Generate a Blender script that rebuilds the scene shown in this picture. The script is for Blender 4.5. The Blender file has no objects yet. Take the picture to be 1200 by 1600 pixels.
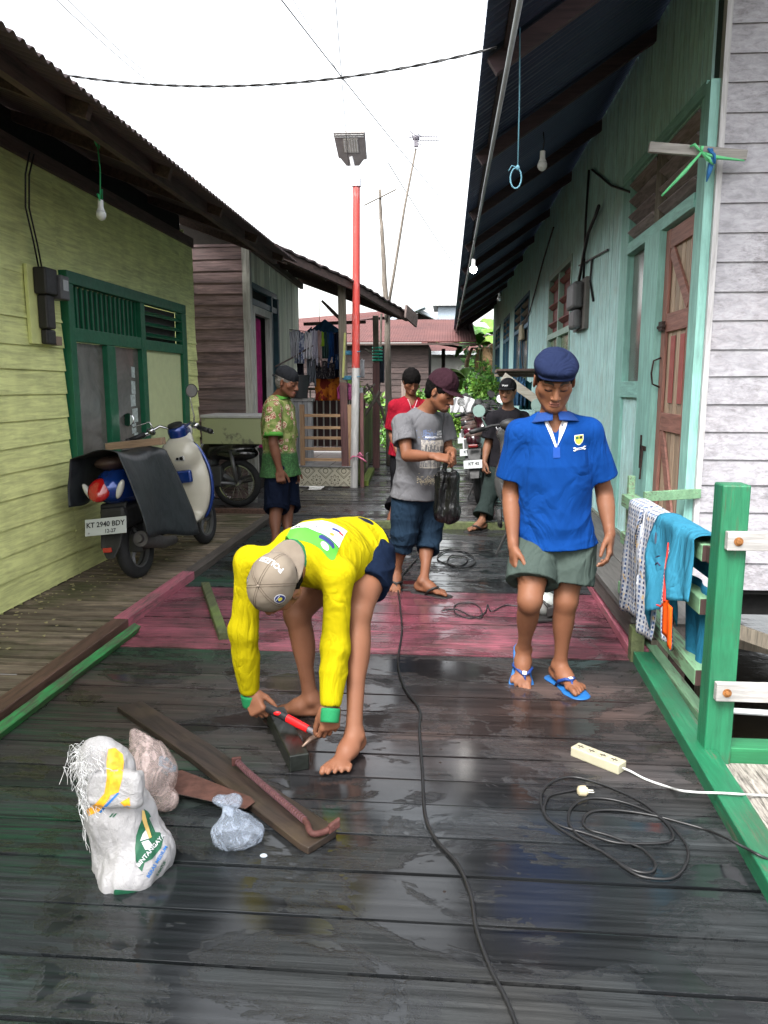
import bpy, bmesh, math, random
import numpy as np
from mathutils import Vector, Matrix
from mathutils.bvhtree import BVHTree
random.seed(7); RNG = np.random.default_rng(7)
SC = bpy.context.scene; COL = SC.collection
# ---------------- camera, world, sun, exposure ----------------
CAM_H, FPX = 1.40, 1210.0
PSI, TH = math.atan(100/1226.0), math.atan(200/1210.0)
cd = bpy.data.cameras.new('camera'); cam = bpy.data.objects.new('camera', cd); COL.objects.link(cam)
cam.location = (0, 0, CAM_H); cam.rotation_euler = (math.pi/2-TH, 0, PSI)
cd.sensor_fit = 'VERTICAL'; cd.sensor_height = 36; cd.sensor_width = 27; cd.lens = 36*FPX/1600
cd.clip_start = 0.05; cd.clip_end = 3000; SC.camera = cam
SUN_EL, SUN_AZ = math.radians(52), math.radians(205)
world = bpy.data.worlds.new('World'); SC.world = world; world.use_nodes = True
wn, wl = world.node_tree.nodes, world.node_tree.links; wn.clear()
sky = wn.new('ShaderNodeTexSky'); sky.sky_type = 'NISHITA'; sky.sun_disc = False
sky.sun_elevation = SUN_EL; sky.sun_rotation = SUN_AZ; sky.air_density = 1.6; sky.dust_density = 4.0; sky.ozone_density = 1.5
hs = wn.new('ShaderNodeHueSaturation'); hs.inputs['Saturation'].default_value = 0.16; hs.inputs['Value'].default_value = 1.0
bg = wn.new('ShaderNodeBackground'); bg.inputs['Strength'].default_value = 0.15
wo = wn.new('ShaderNodeOutputWorld')
wl.new(sky.outputs[0], hs.inputs['Color']); wl.new(hs.outputs[0], bg.inputs['Color']); wl.new(bg.outputs[0], wo.inputs['Surface'])
sd = bpy.data.lights.new('sun', 'SUN'); sd.energy = 1.5; sd.angle = math.radians(24); sd.color = (1, 0.97, 0.93)
sun = bpy.data.objects.new('sun', sd); COL.objects.link(sun)
# direction towards the sun (azimuth measured clockwise from +Y, as the sky texture does)
sdir = Vector((math.sin(SUN_AZ)*math.cos(SUN_EL), math.cos(SUN_AZ)*math.cos(SUN_EL), math.sin(SUN_EL)))
sun.rotation_euler = sdir.to_track_quat('Z', 'Y').to_euler(); sun.location = (0, 0, 20)
SC.view_settings.view_transform = 'Standard'; SC.view_settings.look = 'None'
SC.view_settings.exposure = 1.85; SC.view_settings.gamma = 1.0
SC.render.engine = 'CYCLES'
SC.cycles.max_bounces = 6; SC.cycles.diffuse_bounces = 4; SC.cycles.glossy_bounces = 3; SC.cycles.transmission_bounces = 4
SC.cycles.transparent_max_bounces = 8; SC.cycles.use_denoising = True
SC.cycles.caustics_reflective = False; SC.cycles.caustics_refractive = False
# ---------------- measuring: photo pixel + known depth -> point ----------------
_s, _c = math.sin, math.cos
_F = Vector((-_s(PSI)*_c(TH), _c(PSI)*_c(TH), -_s(TH))); _R = Vector((_c(PSI), _s(PSI), 0)); _U = _R.cross(_F)
EYE = Vector((0, 0, CAM_H))
def ray(x, y): return _F + _R*((x-600)/FPX) - _U*((y-800)/FPX)
def G(x, y, z=0.0):
    d = ray(x, y); return EYE + d*((z-CAM_H)/d.z)
def PY(x, y, Y):
    d = ray(x, y); return EYE + d*(Y/d.y)
def PX(x, y, X):
    d = ray(x, y); return EYE + d*(X/d.x)
def V3(*a): return Vector(a if len(a) == 3 else a[0])
# ---------------- objects ----------------
def new_obj(name, mesh, parent=None):
    o = bpy.data.objects.new(name, mesh); COL.objects.link(o)
    if parent is not None: o.parent = parent
    return o
def tag(o, label=None, cat=None, group=None, kind=None):
    if label: o['label'] = label
    if cat: o['category'] = cat
    if group: o['group'] = group
    if kind: o['kind'] = kind
    return o
def thing(name, label, cat, loc=(0, 0, 0), group=None, rotz=0):
    o = bpy.data.objects.new(name, None); COL.objects.link(o)
    o.location = loc; o.rotation_euler = (0, 0, rotz); o.empty_display_size = .1
    return tag(o, label, cat, group)
def copy_tree(o, parent=None):
    c = o.copy(); COL.objects.link(c); c.parent = parent
    for ch in list(o.children): copy_tree(ch, c)
    return c
class MB:
    """collects shapes; build() links them as one mesh. off = world point that becomes the mesh's origin"""
    def __init__(s, off=(0, 0, 0)): s.v = []; s.f = []; s.m = []; s.off = Vector(off); s.cm = 0; s.att = []; s.ca = 0.0
    def add(s, vs, fs):
        n = len(s.v); s.v += [Vector(v)-s.off for v in vs]; s.att += [s.ca]*len(vs)
        s.f += [tuple(i+n for i in f) for f in fs]; s.m += [s.cm]*len(fs); return n
    def hexa(s, p): # 8 pts: bottom 4 ccw, top 4 ccw
        s.add(p, [(3, 2, 1, 0), (4, 5, 6, 7), (0, 1, 5, 4), (1, 2, 6, 5), (2, 3, 7, 6), (3, 0, 4, 7)])
    def box(s, lo, hi):
        (a, b, c), (d, e, f) = lo, hi
        s.hexa([(a, b, c), (d, b, c), (d, e, c), (a, e, c), (a, b, f), (d, b, f), (d, e, f), (a, e, f)])
    def obox(s, c, ux, uy, uz): # centre and half-axis vectors
        c, ux, uy, uz = map(Vector, (c, ux, uy, uz))
        s.hexa([c-ux-uy-uz, c+ux-uy-uz, c+ux+uy-uz, c-ux+uy-uz, c-ux-uy+uz, c+ux-uy+uz, c+ux+uy+uz, c-ux+uy+uz])
    def bar(s, a, b, w, h, up=(0, 0, 1)): # rectangular bar from a to b, w across, h along up
        a, b, up = Vector(a), Vector(b), Vector(up); t = (b-a).normalized()
        sd_ = t.cross(up).normalized(); u = sd_.cross(t).normalized()
        s.obox((a+b)/2, (b-a)/2, sd_*(-w/2), u*(h/2))
    def tube(s, pts, r, n=8, cap=True):
        pts = [Vector(p) for p in pts]; L = len(pts); rr = r if hasattr(r, '__len__') else [r]*L
        vs = []; ref = None
        for i, p in enumerate(pts):
            t = (pts[min(i+1, L-1)]-pts[max(i-1, 0)]).normalized()
            if ref is None: ref = t.orthogonal().normalized()
            ref = (ref - t*ref.dot(t)); ref = ref.normalized() if ref.length > 1e-6 else t.orthogonal().normalized()
            b = t.cross(ref)
            for k in range(n):
                a = 2*math.pi*k/n; vs.append(p+ref*math.cos(a)*rr[i]+b*math.sin(a)*rr[i])
        fs = [(i*n+k, i*n+(k+1) % n, (i+1)*n+(k+1) % n, (i+1)*n+k) for i in range(L-1) for k in range(n)]
        if cap: fs += [tuple(range(n-1, -1, -1)), tuple((L-1)*n+k for k in range(n))]
        s.add(vs, fs)
    def lathe(s, c, axis, prof, n=20): # prof: (dist along axis, radius)
        c, ax = Vector(c), Vector(axis).normalized(); u = ax.orthogonal().normalized(); w = ax.cross(u)
        vs = [c+ax*d+u*math.cos(2*math.pi*k/n)*r+w*math.sin(2*math.pi*k/n)*r for d, r in prof for k in range(n)]
        L = len(prof)
        fs = [(i*n+k, i*n+(k+1) % n, (i+1)*n+(k+1) % n, (i+1)*n+k) for i in range(L-1) for k in range(n)]
        fs += [tuple(range(n-1, -1, -1)), tuple((L-1)*n+k for k in range(n))]
        s.add(vs, fs)
    def ell(s, c, r, n=12, m=8, ax=None):
        c = Vector(c); ax = ax or (Vector((1, 0, 0)), Vector((0, 1, 0)), Vector((0, 0, 1)))
        vs = []
        for j in range(m+1):
            th = math.pi*j/m
            for k in range(n):
                a = 2*math.pi*k/n
                vs.append(c+ax[0]*r[0]*math.sin(th)*math.cos(a)+ax[1]*r[1]*math.sin(th)*math.sin(a)+ax[2]*r[2]*math.cos(th))
        s.add(vs, [(j*n+k, (j+1)*n+k, (j+1)*n+(k+1) % n, j*n+(k+1) % n) for j in range(m) for k in range(n)])
    def prism(s, poly, d): # polygon points (3-D) extruded by vector d
        n = len(poly); p = [Vector(q) for q in poly]; d = Vector(d)
        s.add(p+[q+d for q in p], [tuple(range(n-1, -1, -1)), tuple(range(n, 2*n))]+[(i, (i+1) % n, n+(i+1) % n, n+i) for i in range(n)])
    def build(s, name, mats, parent=None, smooth=False, bevel=0, angle=None, loc=None):
        me = bpy.data.meshes.new(name); me.from_pydata([tuple(v) for v in s.v], [], s.f)
        mats = mats if isinstance(mats, (list, tuple)) else [mats]
        for m_ in mats: me.materials.append(m_)
        if len(mats) > 1: me.polygons.foreach_set('material_index', [min(i, len(mats)-1) for i in s.m])
        if any(s.att):
            a = me.attributes.new('rnd', 'FLOAT', 'POINT'); a.data.foreach_set('value', s.att)
        bm = bmesh.new(); bm.from_mesh(me); bmesh.ops.recalc_face_normals(bm, faces=bm.faces); bm.to_mesh(me); bm.free()
        if smooth: me.shade_smooth()
        if smooth and angle: 
            try: me.set_sharp_from_angle(angle=math.radians(angle))
            except Exception: pass
        me.update(); o = new_obj(name, me, parent)
        if loc is not None: o.location = loc
        elif parent is None: o.location = s.off
        if bevel:
            md = o.modifiers.new('bevel', 'BEVEL'); md.width = bevel; md.segments = 2; md.limit_method = 'ANGLE'; md.angle_limit = math.radians(40)
        return o
def grid_mesh(name, fn, nu, nv, mat, parent=None, smooth=True, thick=0, off=(0, 0, 0), sub=0):
    off = Vector(off); vs = [tuple(Vector(fn(i/nu, j/nv))-off) for j in range(nv+1) for i in range(nu+1)]
    w = nu+1; fs = [(j*w+i, j*w+i+1, (j+1)*w+i+1, (j+1)*w+i) for j in range(nv) for i in range(nu)]
    me = bpy.data.meshes.new(name); me.from_pydata(vs, [], fs); me.materials.append(mat)
    uv = me.uv_layers.new(name='UVMap')
    for p in me.polygons:
        for li, vi in zip(p.loop_indices, p.vertices): uv.data[li].uv = ((vi % w)/nu, (vi//w)/nv)
    if smooth: me.shade_smooth()
    o = new_obj(name, me, parent)
    if parent is None: o.location = off
    if thick:
        md = o.modifiers.new('solid', 'SOLIDIFY'); md.thickness = thick; md.offset = 0
    if sub:
        md = o.modifiers.new('sub', 'SUBSURF'); md.levels = sub; md.render_levels = sub
    return o
# ---------------- materials ----------------
class NT:
    def __init__(s, name):
        s.mat = bpy.data.materials.new(name); s.mat.use_nodes = True; s.n = s.mat.node_tree.nodes; s.l = s.mat.node_tree.links
        s.b = s.n['Principled BSDF']; s._tc = None
    def tc(s, kind='Object'):
        if s._tc is None: s._tc = s.n.new('ShaderNodeTexCoord')
        return s._tc.outputs[kind]
    def mapping(s, scale, kind='Object', rot=(0, 0, 0), loc=(0, 0, 0)):
        m = s.n.new('ShaderNodeMapping'); m.inputs['Scale'].default_value = scale; m.inputs['Rotation'].default_value = rot; m.inputs['Location'].default_value = loc
        s.l.new(s.tc(kind), m.inputs[0]); return m.outputs[0]
    def noise(s, scale, detail=4, rough=.55, vec=None, dist=0):
        t = s.n.new('ShaderNodeTexNoise'); t.inputs['Scale'].default_value = scale; t.inputs['Detail'].default_value = detail
        t.inputs['Roughness'].default_value = rough; t.inputs['Distortion'].default_value = dist
        s.l.new(vec if vec is not None else s.tc(), t.inputs['Vector']); return t.outputs['Fac']
    def vor(s, scale, vec=None, feat='F1', out='Distance'):
        t = s.n.new('ShaderNodeTexVoronoi'); t.feature = feat; t.inputs['Scale'].default_value = scale
        s.l.new(vec if vec is not None else s.tc(), t.inputs['Vector']); return t.outputs[out]
    def ramp(s, fac, stops, interp='LINEAR'):
        r = s.n.new('ShaderNodeValToRGB'); e = r.color_ramp.elements; r.color_ramp.interpolation = interp
        while len(e) < len(stops): e.new(0.5)
        for el, (p, c) in zip(e, stops): el.position = p; el.color = (c if hasattr(c, '__len__') else (c, c, c))[:3]+(1,) if not hasattr(c, '__len__') or len(c) == 3 else c
        s.l.new(fac, r.inputs[0]); return r.outputs[0]
    def math(s, op, a, b=0.0, c=None, clamp=False):
        m = s.n.new('ShaderNodeMath'); m.operation = op; m.use_clamp = clamp
        for i, x in enumerate((a, b, c)):
            if x is None: continue
            if isinstance(x, (int, float)): m.inputs[i].default_value = x
            else: s.l.new(x, m.inputs[i])
        return m.outputs[0]
    def mix(s, fac, a, b, mode='MIX'):
        m = s.n.new('ShaderNodeMix'); m.data_type = 'RGBA'; m.blend_type = mode
        for i, x in ((0, fac), (6, a), (7, b)):
            if isinstance(x, (int, float)): m.inputs[i].default_value = x
            elif isinstance(x, (tuple, list)): m.inputs[i].default_value = tuple(x)[:3]+(1,)
            else: s.l.new(x, m.inputs[i])
        return m.outputs[2]
    def attr(s, name, out='Fac'):
        a = s.n.new('ShaderNodeAttribute'); a.attribute_name = name; return a.outputs[out]
    def xyz(s, vec=None):
        x = s.n.new('ShaderNodeSeparateXYZ'); s.l.new(vec if vec is not None else s.tc(), x.inputs[0]); return x.outputs
    def set(s, **k):
        names = dict(color='Base Color', rough='Roughness', metal='Metallic', spec='Specular IOR Level', trans='Transmission Weight', alpha='Alpha', coat='Coat Weight', coatr='Coat Roughness', sheen='Sheen Weight', ior='IOR', sss='Subsurface Weight', emis='Emission Color', es='Emission Strength')
        for key, v in k.items():
            i = s.b.inputs[names[key]]
            if isinstance(v, (int, float)): i.default_value = v
            elif isinstance(v, (tuple, list)): i.default_value = tuple(v)[:3]+(1,)
            else: s.l.new(v, i)
        return s
    def bump(s, h, strength=.3, dist=.01, normal=None):
        b = s.n.new('ShaderNodeBump'); b.inputs['Strength'].default_value = strength; b.inputs['Distance'].default_value = dist
        s.l.new(h, b.inputs['Height'])
        if normal is not None: s.l.new(normal, b.inputs['Normal'])
        s.l.new(b.outputs[0], s.b.inputs['Normal']); return b.outputs[0]
_pc = {}
def plain(name, c, rough=.6, metal=0, var=.12, scale=12, bump=.1, spec=.35, coat=0, **k):
    if name in _pc: return _pc[name]
    t = NT(name); nz = t.noise(scale, 5)
    lo = tuple(x*(1-var) for x in c); hi = tuple(min(1, x*(1+var)) for x in c)
    t.set(color=t.ramp(nz, [(.3, lo), (.7, hi)]), metal=metal, spec=spec, coat=coat, **k)
    t.set(rough=t.ramp(t.noise(scale*2.3, 3), [(.3, max(0, rough-.07)), (.7, min(1, rough+.07))]))
    if bump: t.bump(t.noise(scale*6, 4), bump, .004)
    _pc[name] = t.mat; return t.mat
def wood(name, c1, c2, axis='X', rough=.75, grain=1.0, paint=None, paint_cut=.5, stain=None, bump=.35, pw=.12, st=None):
    """wood grain along an axis; c1 dark, c2 light; paint = colour worn through where the noise passes paint_cut"""
    t = NT(name); sc = st or {'X': (1.2, 14, 14), 'Y': (14, 1.2, 14), 'Z': (14, 14, 1.2)}[axis]
    v = t.mapping(tuple(q*grain for q in sc)); rnd = t.attr('rnd')
    add = t.n.new('ShaderNodeVectorMath'); add.operation = 'ADD'; cmb = t.n.new('ShaderNodeCombineXYZ')
    t.l.new(t.math('MULTIPLY', rnd, 37.0), cmb.inputs[0]); t.l.new(t.math('MULTIPLY', rnd, 91.0), cmb.inputs[1]); t.l.new(t.math('MULTIPLY', rnd, 53.0), cmb.inputs[2])
    t.l.new(v, add.inputs[0]); t.l.new(cmb.outputs[0], add.inputs[1]); vv = add.outputs[0]
    g = t.noise(3.0, 6, .65, vv, .6); base = t.ramp(g, [(.3, c1), (.68, c2)])
    br = t.math('MULTIPLY_ADD', rnd, .5, .75)
    m = t.n.new('ShaderNodeMix'); m.data_type = 'RGBA'; m.blend_type = 'MULTIPLY'; m.inputs[0].default_value = 1
    cb = t.n.new('ShaderNodeCombineColor'); [t.l.new(br, cb.inputs[i]) for i in range(3)]
    t.l.new(base, m.inputs[6]); t.l.new(cb.outputs[0], m.inputs[7]); col = m.outputs[2]
    if paint:
        w1 = t.noise(6.0, 8, .7, vv, .3); w2 = t.noise(2.2, 4, .6)
        mask = t.ramp(t.math('ADD', t.math('MULTIPLY', w1, .6), t.math('MULTIPLY', w2, .4)), [(paint_cut-pw/2, 0.0), (paint_cut+pw/2, 1.0)])
        pv = t.mix(t.ramp(t.math('ADD', t.math('MULTIPLY', g, .7), t.math('MULTIPLY', t.noise(5, 4), .3)), [(.36, 0.0), (.62, 1.0)]), tuple(x*.66 for x in paint), tuple(min(1, x*1.12) for x in paint))
        col = t.mix(mask, pv, col)
    if stain:
        col = t.mix(t.math('MULTIPLY', t.ramp(t.noise(1.7, 6, .7), [(.5, 0.0), (.66, 1.0)]), .8), col, stain)
    t.set(color=col, rough=rough); t.bump(g, bump, .004); return t.mat
# numpy value noise
_perm = np.random.default_rng(3).random((64, 64, 64)).astype(np.float32)
def vnoise(P):
    P = np.asarray(P, np.float32); i = np.floor(P).astype(int); f = P-i; f = f*f*(3-2*f)
    def h(a, b, c): return _perm[(i[:, 0]+a) & 63, (i[:, 1]+b) & 63, (i[:, 2]+c) & 63]
    x, y, z = f[:, 0], f[:, 1], f[:, 2]
    r = 0
    for a in (0, 1):
        for b in (0, 1):
            for c in (0, 1):
                r = r+h(a, b, c)*(x if a else 1-x)*(y if b else 1-y)*(z if c else 1-z)
    return r-.5
def fbm(P, o=3):
    r = 0; a = 1.0
    for k in range(o): r = r+a*vnoise(P*(2**k)+k*7.3); a *= .5
    return r
# ---------------- implicit-surface body builder ----------------
class Field:
    def __init__(s, lo, hi, res):
        s.res = res; s.lo = np.array(lo, float); n = np.ceil((np.array(hi)-s.lo)/res).astype(int)+1; s.n = n
        s.ax = [(s.lo[i]+res*np.arange(n[i])).astype(np.float32) for i in range(3)]
        s.D = np.full(tuple(n), 1.0, np.float32)
    def sl(s, lo, hi):
        i0 = np.clip(np.floor((np.array(lo)-s.lo)/s.res).astype(int), 0, s.n); i1 = np.clip(np.ceil((np.array(hi)-s.lo)/s.res).astype(int)+1, 0, s.n)
        q = tuple(slice(a, b) for a, b in zip(i0, i1))
        return q, s.ax[0][q[0]][:, None, None], s.ax[1][q[1]][None, :, None], s.ax[2][q[2]][None, None, :]
    def op(s, prim, k=.01, sub=False):
        f, lo, hi = prim; m = k+3*s.res
        q, X, Y, Z = s.sl(np.array(lo)-m, np.array(hi)+m)
        A = s.D[q]
        if A.size == 0: return s
        d = f(X, Y, Z).astype(np.float32)
        if sub: d = -d; h = np.maximum(k-np.abs(A-d), 0)/k; s.D[q] = np.maximum(A, d)+h*h*k*.25
        else: h = np.maximum(k-np.abs(A-d), 0)/k; s.D[q] = np.minimum(A, d)-h*h*k*.25
        return s
    def add(s, prim, k=.01): return s.op(prim, k)
    def cut(s, prim, k=.004): return s.op(prim, k, True)
    def mesh(s):
        D = s.D; S = D < 0; nx, ny, nz = D.shape
        cnt = np.zeros((nx-1, ny-1, nz-1), np.int8)
        for a in (0, 1):
            for b in (0, 1):
                for c in (0, 1): cnt += S[a:nx-1+a, b:ny-1+b, c:nz-1+c]
        I = np.argwhere((cnt > 0) & (cnt < 8)); idx = np.full(cnt.shape, -1, np.int32); idx[tuple(I.T)] = np.arange(len(I))
        acc = np.zeros((len(I), 3)); w = np.zeros(len(I)); C = [(a, b, c) for a in (0, 1) for b in (0, 1) for c in (0, 1)]
        val = {c: D[I[:, 0]+c[0], I[:, 1]+c[1], I[:, 2]+c[2]] for c in C}
        for c in C:
            for ax in range(3):
                if c[ax]: continue
                e = list(c); e[ax] = 1; e = tuple(e); a, b = val[c], val[e]; m = (a < 0) != (b < 0)
                t = np.where(m, a/np.where(m, a-b, 1), 0); t = np.clip(t, 0, 1); p = np.tile(np.array(c, float), (len(I), 1)); p[:, ax] = t
                acc[m] += p[m]; w[m] += 1
        V = s.lo+(I+acc/np.maximum(w, 1)[:, None])*s.res
        Fs = []
        for ax in range(3):
            sl0 = [slice(None)]*3; sl1 = [slice(None)]*3; sl0[ax] = slice(0, -1); sl1[ax] = slice(1, None)
            A, B = S[tuple(sl0)], S[tuple(sl1)]; E = np.argwhere(A != B); u, v = (ax+1) % 3, (ax+2) % 3
            ok = (E[:, u] > 0) & (E[:, v] > 0) & (E[:, u] < D.shape[u]-1) & (E[:, v] < D.shape[v]-1); E = E[ok]
            if not len(E): continue
            ins = A[tuple(E.T)]
            def g(du, dv):
                q = E.copy(); q[:, u] -= du; q[:, v] -= dv; return idx[tuple(q.T)]
            Q = np.stack([g(1, 1), g(0, 1), g(0, 0), g(1, 0)], 1); Q[~ins] = Q[~ins][:, ::-1]
            Fs.append(Q)
        Fq = np.concatenate(Fs); Fq = Fq[(Fq >= 0).all(1)]
        return V, Fq
def vnorm(V, F):
    n = np.cross(V[F[:, 2]]-V[F[:, 0]], V[F[:, 3]]-V[F[:, 1]]); N = np.zeros_like(V)
    for i in range(4): np.add.at(N, F[:, i], n)
    return N/np.maximum(np.linalg.norm(N, axis=1), 1e-9)[:, None]
def smoothV(V, F, it=1, lam=.5):
    E = np.concatenate([F[:, [0, 1]], F[:, [1, 2]], F[:, [2, 3]], F[:, [3, 0]]]); cn = np.zeros(len(V)); np.add.at(cn, E[:, 0], 1); np.add.at(cn, E[:, 1], 1)
    for _ in range(it):
        a = np.zeros_like(V); np.add.at(a, E[:, 0], V[E[:, 1]]); np.add.at(a, E[:, 1], V[E[:, 0]]); V = V*(1-lam)+lam*a/np.maximum(cn, 1)[:, None]
    return V
def npmesh(name, V, F, mat, parent=None, off=(0, 0, 0), col=None):
    me = bpy.data.meshes.new(name); V = V-np.array(off); nf = len(F)
    me.vertices.add(len(V)); me.vertices.foreach_set('co', V.astype(np.float32).ravel())
    k = F.shape[1]; me.loops.add(nf*k); me.loops.foreach_set('vertex_index', F.astype(np.int32).ravel())
    me.polygons.add(nf); me.polygons.foreach_set('loop_start', np.arange(nf, dtype=np.int32)*k)
    me.polygons.foreach_set('loop_total', np.full(nf, k, np.int32)); me.update(calc_edges=True); me.validate()
    me.shade_smooth()
    if col is not None:
        a = me.color_attributes.new('Col', 'FLOAT_COLOR', 'POINT'); c = np.ones((len(V), 4), np.float32); c[:, :3] = col; a.data.foreach_set('color', c.ravel())
    for m in (mat if isinstance(mat, (list, tuple)) else [mat]): me.materials.append(m)
    return new_obj(name, me, parent)
A_ = lambda v: np.array(v, float)
def nrm(v): v = A_(v); return v/np.linalg.norm(v)
def cone(a, b, r, sq=None, cap0=False, cap1=False):
    """capsule a-b, radius interpolated through r; sq = (unit vector, scale) squashes along it"""
    a, b = A_(a), A_(b); r = list(r) if hasattr(r, '__len__') else [r, r]; ab = b-a; L2 = max(ab.dot(ab), 1e-9); L = math.sqrt(L2); R = max(r)
    wmax = R*max(1, max([q[1] for q in sq]) if sq else 1)
    xs = np.linspace(0, 1, len(r))
    def f(X, Y, Z):
        px, py, pz = X-a[0], Y-a[1], Z-a[2]
        t = (px*ab[0]+py*ab[1]+pz*ab[2])/L2; tc = np.clip(t, 0, 1)
        qx, qy, qz = px-tc*ab[0], py-tc*ab[1], pz-tc*ab[2]
        if sq:
            for u, sc in sq:
                k = (qx*u[0]+qy*u[1]+qz*u[2])*(1/sc-1); qx, qy, qz = qx+k*u[0], qy+k*u[1], qz+k*u[2]
        rr = (r[0]+(r[1]-r[0])*tc) if len(r) == 2 else np.interp(tc, xs, r)
        d = np.sqrt(qx*qx+qy*qy+qz*qz)-rr
        if cap1: d = np.maximum(d, (t-1)*L)
        if cap0: d = np.maximum(d, -t*L)
        return d
    return f, np.minimum(a, b)-wmax, np.maximum(a, b)+wmax
def elli(c, r, fr=None):
    c = A_(c); fr = [A_(q) for q in fr] if fr is not None else [A_((1, 0, 0)), A_((0, 1, 0)), A_((0, 0, 1))]; R = max(r)
    def f(X, Y, Z):
        px, py, pz = X-c[0], Y-c[1], Z-c[2]; k0 = 0; k1 = 0
        for u, q in zip(fr, r):
            e = px*u[0]+py*u[1]+pz*u[2]; k0 = k0+(e/q)**2; k1 = k1+(e/(q*q))**2
        k0 = np.sqrt(k0); k1 = np.sqrt(k1); return k0*(k0-1)/np.maximum(k1, 1e-6)
    return f, c-R, c+R
def half(p, n, lo, hi): # the half-space beyond p along n, within a box
    p, n = A_(p), nrm(n)
    return (lambda X, Y, Z: -((X-p[0])*n[0]+(Y-p[1])*n[1]+(Z-p[2])*n[2])), A_(lo), A_(hi)
def boxsdf(c, hx, fr, rnd=0.0):
    c = A_(c); fr = [A_(q) for q in fr]; R = math.sqrt(sum(q*q for q in hx))
    def f(X, Y, Z):
        px, py, pz = X-c[0], Y-c[1], Z-c[2]; o = 0; m = -9
        for u, q in zip(fr, hx):
            e = np.abs(px*u[0]+py*u[1]+pz*u[2])-(q-rnd); o = o+np.maximum(e, 0)**2; m = np.maximum(m, e)
        return np.sqrt(o)+np.minimum(m, 0)-rnd
    return f, c-R, c+R
def folds(V, N, amp, sc=(8, 8, 3), seed=0, ridge=True, o=3):
    P = V*np.array(sc)+seed; w = fbm(V*3+seed, 2)[:, None]*1.2; n = fbm(P+w, o)
    if ridge: n = .32-np.abs(n)
    return V+N*(n*amp)[:, None]
def ripple(V, N, c, d, R, wl, amp, seed=0):
    wl = wl*1.5
    """fold set centred on c, crests across direction d, fading with R"""
    q = V-A_(c); d = nrm(d); r2 = (q**2).sum(1)/R**2; ph = q@d/wl*2*np.pi+fbm(V*5+seed, 2)*7.5
    return V+N*(np.exp(-r2)*(.35-np.abs(np.sin(ph*.5)))*amp*1.5*(1+fbm(V*6+seed+9, 2)*1.4))[:, None]
# ---- skin, hair, cloth materials ----
def skin_mat():
    t = NT('skin'); c = t.attr('Col', 'Color'); n = t.noise(60, 4); c2 = t.mix(t.ramp(t.noise(9, 4), [(.3, 0.0), (.7, .35)]), c, t.mix(1.0, c, (.80, .66, .62), 'MULTIPLY'))
    t.set(color=c2, rough=t.ramp(n, [(.3, .50), (.7, .70)]), spec=.28, sss=.05); t.b.inputs['Subsurface Radius'].default_value = (.01, .004, .002)
    t.b.inputs['Subsurface Scale'].default_value = .5; t.bump(t.noise(260, 3), .12, .002); return t.mat
def cloth(name, c, weave=700, var=.1, rough=.88, sheen=.0, pattern=None, bump=.25):
    t = NT(name); n = t.noise(5, 5); c = tuple(x*.80 for x in c); lo = tuple(x*(1-var) for x in c); hi = tuple(min(1, x*(1+var)) for x in c)
    col = t.ramp(n, [(.3, lo), (.7, hi)])
    if pattern: col = pattern(t, col)
    t.set(color=col, rough=rough, sheen=sheen, spec=.06); wr = t.math('ABSOLUTE', t.math('SUBTRACT', t.noise(5, 3, .5, t.mapping((1, 1, .5)), 1.4), .5)); b1 = t.bump(wr, 1.0, .045); t.bump(t.math('ADD', t.noise(weave, 2), t.math('MULTIPLY', t.noise(45, 4), 1.5)), bump, .0025, b1); return t.mat
SKIN = skin_mat()
HAIR = plain('black_hair', (.004, .0035, .0035), .8, scale=90, var=.4, bump=.7, spec=.05)
def head_frame(c, f, u):
    f, u = nrm(f), A_(u); u = nrm(u-f*u.dot(f)); r = np.cross(f, u); return A_(c), r, f, u # x = his right
def head_prims(F, H, s=1.0, lean=0.0):
    c, r, f, u = H; P = lambda x, y, z: c+(r*x+f*y+u*z)*s; fr = (r, f, u); w = 1-lean
    F.add(elli(P(0, -.012, .030), (.074*s, .094*s, .084*s), fr), .01)
    F.add(elli(P(0, .022, -.030), (.060*w*s, .066*s, .078*s), fr), .03)
    for q in (-1, 1):
        F.add(cone(P(q*.050*w, .005, -.050), P(q*.016, .066, -.090), [.019*s, .016*s]), .03)
        F.add(elli(P(q*.047, .050, -.020), (.017*s, .013*s, .016*s), fr), .03)
    F.add(elli(P(0, .076, -.090), (.019*s, .015*s, .015*s), fr), .02)
    F.add(cone(P(0, .082, .014), P(0, .104, -.034), [.008*s, .0115*s]), .014)
    for q in (-1, 1):
        F.add(elli(P(q*.0125, .094, -.038), (.009*s, .010*s, .007*s), fr), .006)
        F.add(cone(P(q*.010, .086, .020), P(q*.046, .066, .018), [.009*s, .008*s]), .012)
        F.cut(elli(P(q*.0305, .094, -.001), (.017*s, .013*s, .0115*s), fr), .014)
        F.add(elli(P(q*.0305, .0735, -.001), (.0145*s, .0125*s, .0115*s), fr), .005)
        F.cut(elli(P(q*.008, .100, -.046), (.0035*s, .004*s, .003*s), fr), .003)
        ear = nrm(r*q*1.0-f*.35); 
        F.add(elli(P(q*.077, -.008, -.006), (.0075*s, .019*s, .031*s), (ear, np.cross(u, ear), u)), .004)
        F.cut(elli(P(q*.086, -.003, -.004), (.006*s, .009*s, .016*s), fr), .004)
    F.add(elli(P(0, .088, -.0600), (.022*s, .0085*s, .0048*s), fr), .008)
    F.add(elli(P(0, .087, -.0705), (.019*s, .0085*s, .0055*s), fr), .007)
    F.cut(elli(P(0, .098, -.0650), (.023*s, .006*s, .0014*s), fr), .002)
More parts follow.
